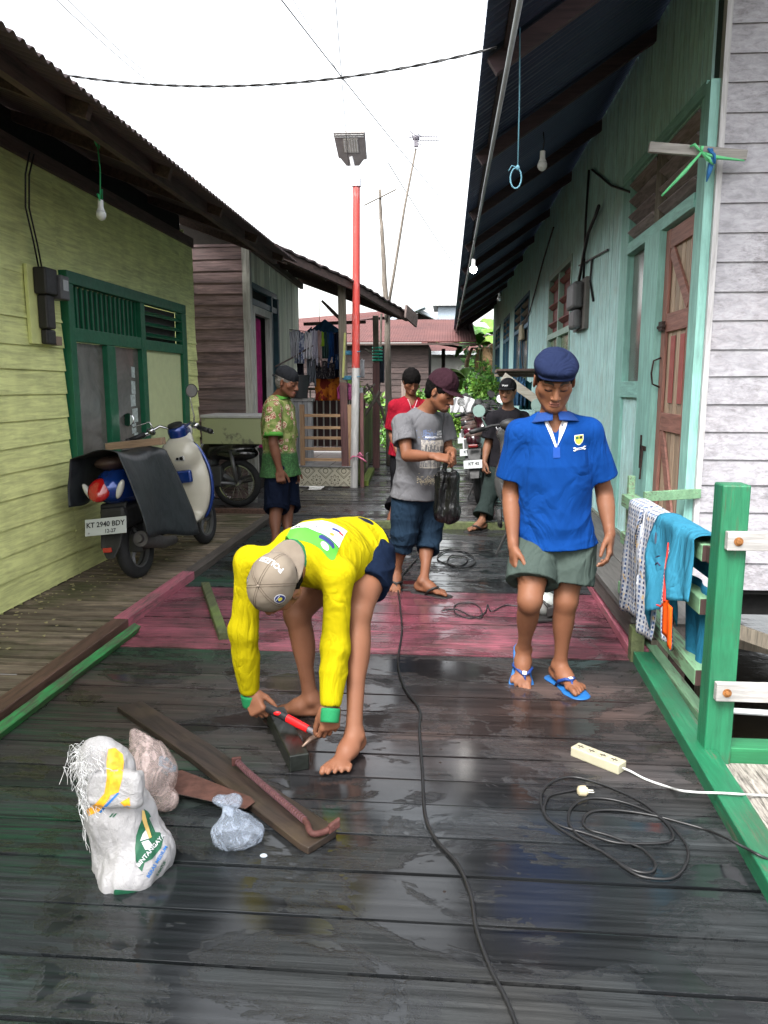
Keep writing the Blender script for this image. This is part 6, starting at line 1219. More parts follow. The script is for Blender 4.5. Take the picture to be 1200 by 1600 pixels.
mb.build('ribs', plain('rebar_ribs', (.075, .032, .038), .7, metal=.2, var=.3, scale=60), rbr)
mb = MB(rbr.location); e = pts[0]; mb.obox(e+Vector((-.008, .008, .002)), (.016, .006, 0), (-.002, .006, 0), (0, 0, .016)); mb.build('forged_end', RB, rbr, bevel=.004); mb = MB(rbr.location); e = pts[-1]; mb.obox(e, (.016, .010, .008), (-.004, .006, 0), (0, .002, .014)); mb.build('forged_end', RB, rbr, bevel=.004)
WD = wood('wet_dark_block', (.005, .006, .005), (.014, .017, .014), 'Y', .3); a, b = G(432, 1120, .04), G(468, 1192, .035); a2 = a-(b-a)*.05; mb = MB((a+b)/2); mb.ca = .5; mb.bar(a2, b, .075, .066); blk = mb.build('timber_block', WD, None, bevel=.005); tag(blk, 'wet black timber block held down by the stooping man', 'timber')
hm_ = thing('hammer', 'claw hammer with a red and black grip in the hands of the stooping man', 'hammer', G(460, 1130)); o_ = hm_.location
h0, h1 = PY(418, 1106, 2.86), PY(494, 1146, 2.75); ax = (h1-h0).normalized(); Lh = (h1-h0).length; hu_ = Vector((0, 0, 1)); sdx = ax.cross(hu_).normalized(); BLK = plain('grip_black', (.015, .015, .018), .45); RDG = plain('grip_red', (.65, .012, .015), .4)
mb = MB(o_)
def ovt(mbx, a, b, w, h, n=14):
    u = sdx; v = ax.cross(u).normalized(); vs = []; K = len(w)
    for i in range(K): c = a.lerp(b, i/(K-1)); vs += [c+u*math.cos(6.2832*k/n)*w[i]+v*math.sin(6.2832*k/n)*h[i] for k in range(n)]
    mbx.add(vs, [(i*n+k, i*n+(k+1) % n, (i+1)*n+(k+1) % n, (i+1)*n+k) for i in range(K-1) for k in range(n)]+[tuple(range(n-1, -1, -1)), tuple((K-1)*n+k for k in range(n))])
ovt(mb, h0, h0+ax*Lh*.42, [.014, .016, .014, .015], [.018, .020, .017, .018]); gp = mb.build('grip', BLK, hm_, smooth=True, angle=50); mb = MB(o_); ovt(mb, h0+ax*Lh*.421, h0+ax*Lh*.84, [.014, .014, .0135], [.0175, .017, .016]); mb.build('red_sleeve', RDG, hm_, smooth=True, angle=50)
mb = MB(o_); mb.ell(h0+ax*Lh*.23+Vector((.0, -.0145, .006)), (.017, .005, .009), 12, 8); mb.build('red_mark', RDG, gp, smooth=True)
mb = MB(o_); ovt(mb, h0+ax*Lh*.841, h1+ax*.02, [.010, .009], [.012, .011]); mb.build('shaft', STL, hm_); mb = MB(o_); cw = Vector((.18, .55, .8)).normalized(); q = h1+ax*.015; c1 = PY(472, 1167, 2.66); mb.tube([q+Vector((.045, .01, .02)), q+Vector((.02, .0, .008)), q, q.lerp(c1, .5)+Vector((0, 0, .008)), c1], [.014, .014, .013, .010, .004], 10); mb.build('head', plain('hammer_steel', (.16, .11, .085), .45, metal=.7), hm_, smooth=True)
# grinder/jigsaw on the pink boards, coil beyond
jw = thing('power_saw', 'silver and black electric saw on the pink boards behind the walking man', 'power tool', G(853, 960)); o_ = jw.location; c = G(853, 955, .05); SLV = plain('silver_cast', (.42, .44, .42), .35, metal=.5)
mb = MB(o_); mb.ell(c+Vector((-.0, .02, .04)), (.075, .055, .075), 16, 10); mb.ell(c+Vector((-.03, .06, .10)), (.05, .05, .04), 14, 8); mb.build('motor_housing', SLV, jw, smooth=True); mb = MB(o_); mb.obox(c+Vector((0, -.03, -.035)), (.085, .02, 0), (-.01, .05, 0), (0, 0, .010)); mb.obox(c+Vector((.03, -.02, .02)), (.03, 0, .01), (0, .05, 0), (0, 0, .03)); mb.build('base_plate', BLKP, jw, bevel=.006)
mb = MB(o_)
for k in range(4): mb.tube([c+Vector((-.05+k*.025, -.04, .10-.02*k)), c+Vector((.0+k*.02, -.055, .04)), c+Vector((.03+k*.01, -.045, -.02))], .004, 6)
mb.build('handle', BLKP, jw, smooth=True)
drop('thin_cord', [g(*p) for p in ((690, 954), (712, 952), (735, 962), (752, 965), (750, 950), (735, 942), (712, 945), (712, 958), (735, 966), (757, 958), (762, 945), (768, 955), (790, 946), (820, 948), (845, 950))], .0035, CAB, 'thin black cord curled on the pink boards behind the men', 'cable')
drop('cable_tangle', [g(*p) for p in ((660, 868), (690, 860), (712, 858), (735, 866), (742, 880), (722, 888), (700, 880), (706, 868), (730, 872), (720, 884), (690, 878), (684, 870), (700, 860), (740, 862), (770, 860))], .005, CAB, 'tangled black cable beyond the pink boards, right of the man in grey', 'cable')
# plastic bags
def bagmat(name, c, tr=.35, nz=22):
    t = NT(name); t.set(color=c, rough=.16, spec=.7, alpha=t.ramp(t.noise(9, 5, .7, None, 2.5), [(.38, .30), (.5, .42), (.62, .85)])); t.bump(t.noise(nz, 6, .7, None, 2.0), 1.0, .02); return t.mat
off_ = G(240, 1275); off_ = G(238, 1262); F = Field(A_(off_)-A_((.2, .2, .03)), A_(off_)+A_((.2, .25, .36)), .004); cb = A_(off_)+A_((.0, .03, 0))
F.add(elli(cb+A_((-.01, 0, .10)), (.085, .08, .10)), .02); F.add(elli(cb+A_((.055, -.04, .035)), (.045, .04, .036)), .02); F.add(cone(cb+A_((-.03, .02, .17)), cb+A_((-.075, .03, .235)), [.05, .012]), .04)
db = lambda V, N: folds(folds(V, N, .018, (8, 8, 8), 5), N, .008, (22, 22, 22), 8)
o, V, Q = fmesh(F, 'plastic_bag', bagmat('pinkish_clear_bag', (.50, .39, .37), .0, 12), None, tuple(off_), db, 1, .3); o.location = off_; tag(o, 'pale pinkish plastic bag bulging out behind the rice sack', 'plastic bag')
off_ = G(366, 1320); F = Field(A_(off_)-A_((.14, .14, .02)), A_(off_)+A_((.14, .16, .2)), .003); cb = A_(off_)+A_((0, .02, 0)); F.add(elli(cb+A_((.004, .0, .030)), (.078, .062, .048)), .02); F.add(cone(cb+A_((-.01, .0, .06)), cb+A_((-.030, .02, .105)), [.035, .010]), .03); F.add(elli(cb+A_((-.045, .03, .118)), (.030, .018, .016)), .012); F.add(elli(cb+A_((-.008, .02, .122)), (.022, .012, .018)), .012)
F.cut(half(A_(off_)+A_((0, 0, .002)), (0, 0, -1), A_(off_)-.3, A_(off_)+.3), .004)
o, V, Q = fmesh(F, 'plastic_bag', bagmat('clear_blue_bag', (.36, .42, .52), .0, 16), None, tuple(off_), lambda V, N: folds(folds(V, N, .018, (12, 12, 12), 15), N, .008, (34, 34, 34), 3), 1, .3); o.location = off_; tag(o, 'small knotted pale blue plastic bag on the boards before the dark plank', 'plastic bag')
mb = MB(G(412, 1337)); mb.ell(G(412, 1337, .005), (.012, .008, .006), 8, 6); tag(mb.build('debris', plain('crumb', (.35, .40, .45), .5)), 'tiny scrap of plastic beside the pale blue bag', 'scrap')
# rice sack
SK_ = NT('woven_white_sack'); sv = SK_.mapping((1, 1, 1)); cr = SK_.noise(9, 7, .7, sv, 1.8); SK_.set(color=SK_.ramp(SK_.noise(4, 4), [(.3, (.28, .275, .28)), (.7, (.40, .39, .40))]), rough=.4, spec=.4); SK_.bump(SK_.math('ADD', SK_.math('MULTIPLY', cr, 1.0), SK_.math('MULTIPLY', SK_.noise(150, 2), .15)), .8, .012); SK_ = SK_.mat
off_ = G(195, 1395); off_ = Vector((off_.x, off_.y, 0)); sk = thing('rice_sack', 'white woven rice sack with a green emblem and orange stripe, lower left', 'sack', off_); o0 = A_(off_)
print('sack', off_, PY(190, 1260, off_.y+.10), PY(165, 1160, off_.y+.13), PY(125, 1250, off_.y+.12), PY(265, 1330, off_.y+.10))
cy = off_.y+.13; S = lambda px, py, dy=0: A_(PY(px, py, cy+dy))
F = Field(o0-A_((.28, .2, .03)), o0+A_((.3, .4, .48)), .004)
F.add(elli(S(203, 1332), (.098, .095, .085)), .03); F.add(elli(S(188, 1285), (.100, .085, .10)), .04); F.add(cone(S(183, 1260), S(170, 1205), [.080, .070, .072], [((0, 1, 0), .8)]), .05); F.add(cone(S(168, 1215), S(160, 1180, .01), [.068, .055], [((0, 1, 0), .7)]), .04)
F.add(cone(S(190, 1360, -.03), S(178, 1390, -.09), [.060, .030]), .05); F.cut(half(o0+A_((0, 0, .002)), (0, 0, -1), o0-.5, o0+.5), .004)
F.add(boxsdf(S(180, 1232, -.070), (.074, .018, .046), (nrm((1, -.1, 0)), nrm((0, 1, -.25)), nrm((0, .25, 1))), .014), .012); F.add(elli(S(224, 1335, -.01), (.084, .085, .085)), .04); F.add(elli(S(196, 1372, -.085), (.070, .050, .040)), .04); F.add(cone(S(180, 1388, -.105), S(166, 1408, -.135), [.028, .008]), .02)
def dsk(V, N): V = folds(V, N, .020, (9, 9, 6), 77); return folds(V, N, .011, (22, 22, 14), 31)
so, V, Q = fmesh(F, 'bag', SK_, sk, tuple(off_), dsk, 1, .4); T = bvh(V, Q)
ORG = plain('orange_print', (.72, .33, .02), .5, var=.25, scale=60); GRP = plain('green_print', (.012, .09, .045), .5, var=.15, scale=60); BLP = plain('blue_print', (.02, .14, .42), .5); YLP = plain('wheat_print', (.62, .42, .14), .5)
def pdecal(name, pix, mat, lift=.0015, faces=None):
    """print whose outline is given on the sack surface, cast along the view rays once, then fixed to the cloth"""
    c = Vector(S(sum(p[0] for p in pix)/len(pix), sum(p[1] for p in pix)/len(pix))); h = T.ray_cast(EYE, (c-EYE).normalized())
    c = h[0] if h[0] is not None else c; n = (EYE-c).normalized(); r_ = Vector((0, 0, 1)).cross(n).normalized(); u_ = n.cross(r_); pl = []
    for x, y in pix: d = ray(x, y); t = (c-EYE).dot(n)/d.dot(n); p = EYE+d*t-c; pl.append((p.dot(r_), p.dot(u_)))
    return decal(name, pl, faces or [tuple(range(len(pl)))], c, r_, u_, mat, so, tuple(off_), T, lift=lift, maxe=.008)
pdecal('orange_stripe', [(169, 1170), (180, 1168), (192, 1178), (194, 1190), (191, 1215), (185, 1238), (172, 1243), (163, 1240), (167, 1215), (166, 1190)], ORG); pdecal('orange_stripe', [(163, 1240), (172, 1243), (170, 1248), (155, 1268), (138, 1275), (134, 1266), (150, 1255)], ORG); pdecal('orange_stripe', [(188, 1254), (202, 1246), (204, 1264), (196, 1262)], ORG)
pdecal('border_line', [(184, 1238), (186, 1240), (157, 1271), (154, 1269)], BLP); pdecal('tally_marks', [(170, 1277), (173, 1277), (178, 1271), (175, 1271)], GRP); pdecal('tally_marks', [(175, 1277), (178, 1277), (183, 1271), (180, 1271)], GRP)
pdecal('emblem', [(218, 1290), (224, 1275), (232, 1280), (240, 1300), (250, 1300), (256, 1308), (252, 1325), (238, 1342), (226, 1348), (222, 1362), (217, 1357), (212, 1345), (211, 1325), (213, 1305)], GRP)
pdecal('emblem_mark', [(221, 1316), (232, 1312), (238, 1320), (234, 1327), (227, 1328)], WHITE, .0028); pdecal('emblem_mark', [(223, 1303), (228, 1296), (230, 1303), (233, 1310), (219, 1314)], WHITE, .0026); pdecal('wheat', [(222, 1266), (228, 1268), (232, 1290), (237, 1308), (233, 1310), (227, 1295), (222, 1280)], YLP, .003); pdecal('leaf_mark', [(225, 1264), (231, 1268), (234, 1285), (241, 1303), (238, 1304), (231, 1288)], GRP, .0034); pdecal('leaf_mark', [(232, 1268), (236, 1276), (233, 1278), (243, 1300), (240, 1300), (231, 1275)], GRP, .0034)
def ptext(txt, size, a, b, mat, lift=.003):
    pa, pb = Vector(S(*a)), Vector(S(*b)); h = T.ray_cast(EYE, ((pa+pb)/2-EYE).normalized()); c = h[0] if h[0] is not None else (pa+pb)/2; n = (EYE-c).normalized(); rt_ = (pb-pa); rt_ = (rt_-n*rt_.dot(n)).normalized(); up_ = n.cross(rt_); text_on('print_text', txt, size, c, rt_, up_, mat, so, tuple(off_), T, lift=lift)
ptext('BINTANGAYA', .0165, (216, 1352), (256, 1304), WHITE, .0038); ptext('BERAS MEDIUM', .0135, (228, 1376), (264, 1316), BLP); ptext('II NATUR', .0100, (240, 1378), (264, 1336), GRP)
pdecal('green_corner', [(178, 1392), (180, 1390), (222, 1393), (210, 1402), (176, 1412)], GRP)
# frayed plastic top, drawn as many thin strands
FRY = NT('clear_fibres'); FRY.set(color=(.62, .62, .63), rough=.3); FRY = FRY.mat; mb = MB(off_); rr = random.Random(5)
for k in range(120):
    a = Vector(S(rr.uniform(118, 166), rr.uniform(1168, 1205), rr.uniform(-.03, .03))); q = [a]
    for j in range(5): q.append(q[-1]+Vector((rr.uniform(-.018, .012), rr.uniform(-.01, .01), rr.uniform(-.006, .022)-.009*j)))
    mb.tube(q, .0008, 3, False)
for k in range(90):
    a = Vector(S(rr.uniform(124, 160), rr.uniform(1180, 1262), -.075)); q = [a]
    for j in range(4): q.append(q[-1]+Vector((rr.uniform(-.010, .014), rr.uniform(-.004, .004), -rr.uniform(.004, .014))))
    mb.tube(q, .0008, 3, False)
for k in range(5):
    a = Vector(S(118+k*3, 1230+8*k)); q = [a]
    for j in range(8): q.append(q[-1]+Vector((rr.uniform(-.006, .007), rr.uniform(-.005, .005), -.018)))
    mb.tube(q, .0009, 3, False)
for k in range(5): a = Vector(S(176, 1392, -.09)); mb.tube([a, a+Vector((-.015-.003*k, -.01, -.012)), a+Vector((-.03-.003*k, -.018+.004*k, -.018))], .0012, 4)
mb.build('frayed_fibres', FRY, sk)
def film(s_, t):
    p = Vector(S(118+s_*46, 1262-t*92, -.045-.03*math.sin(s_*3.1))); return p+Vector((.006*math.sin(t*17+s_*5), .010*math.sin(s_*14+t*6), .005*math.sin(s_*19)))-Vector(off_)
FLM = NT('thin_film'); FLM.set(color=(.75, .75, .76), rough=.15, alpha=.30, spec=.8); FLM.bump(FLM.noise(30, 5, .7, None, 2), 1, .02); grid_mesh('clear_film', film, 20, 26, FLM.mat, sk)
# ---------------- scooter ----------------
SBL = NT('scooter_blue'); SBL.set(color=(.008, .040, .22), rough=.22, metal=.35, coat=.8, coatr=.08); SBL = SBL.mat
SCR = NT('scooter_cream'); SCR.set(color=SCR.ramp(SCR.noise(6, 4), [(.3, (.50, .47, .38)), (.7, (.58, .55, .46))]), rough=.3, coat=.4); SCR = SCR.mat
TYR = plain('tyre_rubber', (.016, .016, .017), .8, bump=.3); BPL = plain('black_panel', (.018, .018, .019), .55); CHR = plain('chrome', (.55, .55, .56), .15, metal=1, bump=0, var=.02); RDL = NT('red_lens'); RDL.set(color=(.34, .008, .008), rough=.12, coat=1.0); RDL = RDL.mat; CLL = NT('clear_lens'); CLL.set(color=(.55, .54, .5), rough=.1, coat=1.0); CLL = CLL.mat; SEAT = plain('seat_vinyl', (.05, .03, .025), .5); ALU = plain('dull_alloy', (.16, .16, .165), .45, metal=.6)
def tube_g(mb, P, r, n=10): mb.tube(P, r, n)
def wheel(parent, c, R_, w, rim=None, spokes=3, name='wheel', wire=False):
    c = Vector(c); mb = MB(); prof = []
    n = 40; m = 12; vs = []
    for i in range(n):
        a = 2*math.pi*i/n
        for j in range(m): b = 2*math.pi*j/m; rr_ = R_-w*.5+w*.5*math.cos(b)*1.0; vs.append(c+Vector((w*.5*math.sin(b), rr_*math.cos(a), rr_*math.sin(a))))
    mb.add(vs, [(i*m+j, i*m+(j+1) % m, ((i+1) % n)*m+(j+1) % m, ((i+1) % n)*m+j) for i in range(n) for j in range(m)])
    t = mb.build(name, TYR, parent, smooth=True); mb = MB(); Rr = R_-w*.85; vs = []
    for i in range(n):
        a = 2*math.pi*i/n
        for (x, rr_) in ((-.35*w, Rr+.012), (.35*w, Rr+.012), (.35*w, Rr-.012), (-.35*w, Rr-.012)): vs.append(c+Vector((x, rr_*math.cos(a), rr_*math.sin(a))))
    mb.add(vs, [(i*4+j, i*4+(j+1) % 4, ((i+1) % n)*4+(j+1) % 4, ((i+1) % n)*4+j) for i in range(n) for j in range(4)])
    mb.lathe(c-Vector((w*.45, 0, 0)), (1, 0, 0), [(0, .03), (w*.9, .03)], 14); K = spokes*(1 if not wire else 8)
    for k in range(K):
        a = 2*math.pi*k/K; e = c+Vector((0, Rr*math.cos(a), Rr*math.sin(a)))
        if wire: mb.tube([c+Vector((.02*(-1)**k, .025*math.cos(a+.9*(-1)**(k//2)), .025*math.sin(a+.9*(-1)**(k//2)))), e], .0022, 4)
        else: mb.tube([c, c.lerp(e, .5)+Vector((0, .02*math.sin(a), -.02*math.cos(a))), e], [.030, .020, .026], 6)
    mb.build('rim', rim or ALU, t, smooth=True, angle=40); return t
def field_part(prims, cuts, res, name, mat, parent, lo, hi, k=.02, sm=2, disp=None):
    F = Field(lo, hi, res)
    for p in prims: F.add(p[0] if isinstance(p[0], tuple) else p, p[1] if isinstance(p[0], tuple) else k)
    for p in cuts: F.cut(p, .006)
    return fmesh(F, name, mat, parent, (0, 0, 0), disp, sm)
# local frame: +Y forward, X right, origin on the ground under the rear axle
sc = thing('scooter', 'blue and cream scooter with a torn black seat cover, parked by the green house', 'scooter', (-2.23, 5.36, 0), rotz=math.radians(-4)); sc.rotation_euler = (0, math.radians(-7), math.radians(-5))
wheel(sc, (0, 0, .235), .235, .095); wheel(sc, (0, 1.25, .235), .235, .085)
Z = (0, 0, 1)
# rear body: blue tail
pr_ = [(elli((0, .02, .66), (.150, .30, .115)), .03), (elli((0, -.16, .70), (.125, .14, .095)), .04), (cone((0, -.10, .72), (0, .45, .66), [.12, .15]), .04), (elli((0, .38, .52), (.14, .20, .16)), .05)]
field_part(pr_, [half((0, 0, .815), Z, (-.4, -.5, .4), (.4, .8, 1))], .009, 'body', SBL, sc, (-.35, -.5, .2), (.35, .8, .95))
mb = MB(); mb.obox((0, .24, .36), (.11, 0, 0), (0, .22, .0), (0, 0, .11)); mb.obox((0, -.10, .48), (.10, 0, 0), (0, .14, 0), (0, 0, .08)); mb.build('underbody', BPL, sc, bevel=.03)
field_part([(elli((0, .14, .845), (.135, .34, .055)), .02), (elli((0, -.12, .865), (.12, .12, .045)), .03)], [], .009, 'seat', SEAT, sc, (-.3, -.5, .7), (.3, .7, 1.0))
# tail light and indicators
mb = MB(); mb.ell((-.035, -.285, .69), (.080, .050, .085), 16, 12, (Vector((1, .25, 0)).normalized(), Vector((-.2, 1, 0)).normalized(), Vector((0, .35, 1)).normalized())); tl = mb.build('tail_light', RDL, sc, smooth=True)
for x, s_ in ((.088, 1), (-.150, -1)): mb = MB(); mb.ell((x+.012, -.250, .680), (.026, .026, .070), 12, 10, (Vector((1, .4, 0)).normalized(), Vector((-.3, 1, 0)).normalized(), Vector((.45*s_, 0, 1)).normalized())); mb.build('indicator', CLL, sc, smooth=True)
mb = MB(); mb.prism([(-.10, -.20, .58), (.10, -.20, .58), (.075, -.33, .30), (.03, -.36, .22), (-.03, -.36, .22), (-.075, -.33, .30)], (0, .03, .01)); fn_ = mb.build('rear_fender', BPL, sc, bevel=.008)
mb = MB(); pc = Vector((-.005, -.335, .445)); pu = Vector((0, .30, 1)).normalized(); px_ = Vector((1, 0, 0)); pn = px_.cross(pu); mb.obox(pc, px_*.155, pu*.058, pn*.002); PLW = plain('plate_white', (.38, .40, .40), .4, var=.04); pt = mb.build('license_plate', PLW, sc, bevel=.003); PI_ = plain('plate_black', (.012, .012, .014), .5)
text_on('plate_text', 'KT 2940 BDY', .050, pc+pn*.004+pu*.014, px_, pu, PI_, pt, (0, 0, 0), None, bold=True); text_on('plate_text', '12-27', .036, pc+pn*.004-pu*.034+px_*.035, px_, pu, PI_, pt, (0, 0, 0), None)
decal('plate_seal', *rad2(lambda a: (.007*math.cos(a), .007*math.sin(a))), pc+pn*.004-pu*.040-px_*.125, px_, pu, plain('plate_grey', (.2, .2, .2), .5), pt, (0, 0, 0))
mb = MB(); mb.obox((-.0, -.375, .285), (.032, 0, 0), (0, .004, 0), (0, 0, .016)); mb.build('reflector', RDL, fn_, bevel=.003)
mb = MB(); mb.tube([(.13, .36, .20), (.15, .15, .22), (.155, -.02, .27), (.155, -.17, .31)], [.035, .045, .058, .058], 14); mb.lathe((.155, -.17, .31), (0, -1, .25), [(0, .058), (.02, .056), (.022, .03), (.05, .028), (.05, .018)], 16); mb.build('exhaust', plain('exhaust_grey', (.09, .085, .085), .5, metal=.4), sc, smooth=True, angle=45)
mb = MB(); mb.obox((0, .10, .27), (.09, 0, 0), (0, .16, 0), (0, 0, .07)); mb.tube([(.0, -.02, .42), (.07, -.0, .24)], .022, 8); mb.build('engine', plain('engine_grey', (.06, .06, .06), .55, metal=.4), sc, bevel=.02)
# leg shield and front (cream), floor board
field_part([(elli((0, 1.02, .58), (.215, .075, .36)), .03), (elli((0, .98, .82), (.17, .10, .14)), .05), (elli((0, 1.07, .92), (.10, .10, .12)), .05), (elli((0, .72, .28), (.17, .34, .045)), .05), (elli((0, 1.20, .50), (.09, .14, .14)), .06)], [elli((0, .86, .56), (.13, .06, .16))], .009, 'leg_shield', SCR, sc, (-.35, .2, .1), (.35, 1.5, 1.15))
rim_pts = [Vector((x*.225, 1.045, .58+z*.37)) for x, z in [(math.sin(a), math.cos(a)) for a in np.linspace(.5, 2.6, 16)]]
for q in (-1, 1): mb = MB(); mb.tube([Vector((q*p.x, p.y, p.z)) for p in rim_pts], .014, 8); mb.build('side_trim', SBL, sc, smooth=True)
mb = MB(); mb.obox((.0, .91, .635), (.115, 0, 0), (0, .02, 0), (0, 0, .055)); mb.build('glove_box', SBL, sc, bevel=.03)
mb = MB(); mb.obox((.035, .895, .79), (.045, 0, 0), (0, .012, .0), (0, 0, .022)); lk = mb.build('lock_panel', plain('lock_silver', (.5, .5, .48), .3, metal=.5), sc, bevel=.008); mb = MB(); mb.ell((.02, .882, .79), (.012, .004, .012)); mb.ell((.055, .882, .79), (.016, .004, .015)); mb.build('key_hole', DARK, lk)
field_part([(elli((0, 1.36, .40), (.07, .18, .07)), .02), (elli((0, 1.25, .48), (.07, .14, .06)), .03)], [elli((0, 1.25, .235), (.2, .245, .245))], .008, 'front_fender', SBL, sc, (-.2, .9, .1), (.2, 1.7, .7))
mb = MB(); [mb.tube([(q*.065, 1.12, .62), (q*.065, 1.25, .235)], .018, 8) for q in (-1, 1)]; mb.build('fork', ALU, sc, smooth=True)
field_part([(elli((0, 1.03, 1.02), (.085, .10, .065)), .02), (cone((0, 1.02, .96), (0, 1.03, .87), [.07, .055]), .04), (elli((0, 1.10, 1.00), (.075, .07, .075)), .03)], [], .007, 'handlebar_cowl', SBL, sc, (-.2, .8, .7), (.2, 1.3, 1.2))
mb = MB(); mb.lathe((0, .985, 1.062), (0, -.35, 1), [(0, .065), (.015, .062), (.018, .050), (.018, .0)], 20); mb.build('speedometer', BPL, sc, smooth=True, angle=40); mb = MB(); mb.lathe((0, 1.16, 1.01), (0, 1, -.1), [(0, .065), (.03, .06), (.04, .0)], 18); mb.build('headlight', CLL, sc, smooth=True)
mb = MB(); mb.tube([(-.32, .86, 1.00), (-.22, .92, 1.03), (-.14, .99, 1.075), (-.06, 1.02, 1.04), (.06, 1.02, 1.04), (.14, .99, 1.075), (.22, .92, 1.03), (.32, .86, 1.00)], .012, 8); mb.build('handlebar', CHR, sc, smooth=True)
for q in (-1, 1):
    mb = MB(); mb.tube([(q*.24, .905, 1.025), (q*.35, .84, .99)], .020, 10); mb.tube([(q*.35, .84, .99), (q*.375, .825, .982)], .022, 10); mb.build('grip', BPL, sc, smooth=True); mb = MB(); mb.ell((q*.20, .93, 1.045), (.035, .028, .026)); mb.tube([(q*.19, .95, 1.03), (q*.27, .94, 1.00), (q*.36, .90, .965)], .006, 6); mb.build('brake_lever', CHR, sc, smooth=True)
for q, mc in ((-1, Vector((-.37, .90, 1.16))), (1, Vector((.21, .95, 1.33)))):
    mb = MB(); mb.tube([(q*.18, .95, 1.05), (q*.20, .94, 1.12), mc+Vector((q*-.03, .01, -.07)), mc], .006, 6); ms = mb.build('mirror_stem', CHR, sc, smooth=True); nrmv = Vector((-q*.15, -1, .05)).normalized(); mb = MB(); mb.lathe(mc-nrmv*.012, nrmv, [(0, .02), (.004, .050), (.016, .056), (.018, .054)], 24); mm = mb.build('mirror', CHR if q < 0 else BPL, ms, smooth=True, angle=50)
    MIR = NT('mirror_glass'); MIR.set(color=(.85, .85, .86), metal=1.0, rough=.03); mb = MB(); mb.lathe(mc+nrmv*.0065, nrmv, [(0, .05), (.001, .05)], 24); mb.build('glass', MIR.mat, mm)
# black cover thrown over the seat
CVR = NT('black_seat_cover'); CVR.set(color=CVR.ramp(CVR.noise(7, 6, .65, None, 1.0), [(.3, (.010, .012, .014)), (.7, (.030, .034, .038))]), rough=.45, spec=.4); CVR.bump(CVR.noise(14, 4), .4, .01)
def cover(s_, t):   # s from left to right over the seat, t from back to front
    w = (s_-.5)*2; y = -.34+t*.72; ta = abs(w)
    if w > .24: dd = (w-.24)/.76; drop_ = dd*(.55+.14*t); x = .175+.075*math.sin(dd*1.5)+.03*math.sin(t*7+dd*2)*dd+.03*t*dd; z = .905-drop_; y += .07*dd*t+.03*dd
    elif w < -.24: dd = (-w-.24)/.76; drop_ = dd*(.32-.05*t); x = -.175-.075*math.sin(dd*1.5)+.02*math.sin(t*9)*dd; z = .905-drop_
    else: x = w/.24*.175; z = .925-.02*(w/.24)**2
    if t < .2: z += .035*(1-t/.2)*(1-ta) ; 
    return Vector((x, y, z+.012*math.sin(t*9+w*4)+.006*math.sin(w*17)))
grid_mesh('seat_cover', cover, 40, 26, CVR.mat, sc, thick=.005)
wb = thing('wood_offcut', 'pale wooden offcut lying on the covered seat of the scooter', 'timber', sc.matrix_basis @ Vector((-.02, .26, .965))); wb.rotation_euler = (0, math.radians(-6), math.radians(-2)); mb = MB(); mb.ca = .8; mb.box((-.20, -.045, -.025), (.24, .045, .028)); mb.build('block', wood('pale_offcut', (.12, .075, .045), (.30, .20, .13), 'X', .8), wb, bevel=.004)
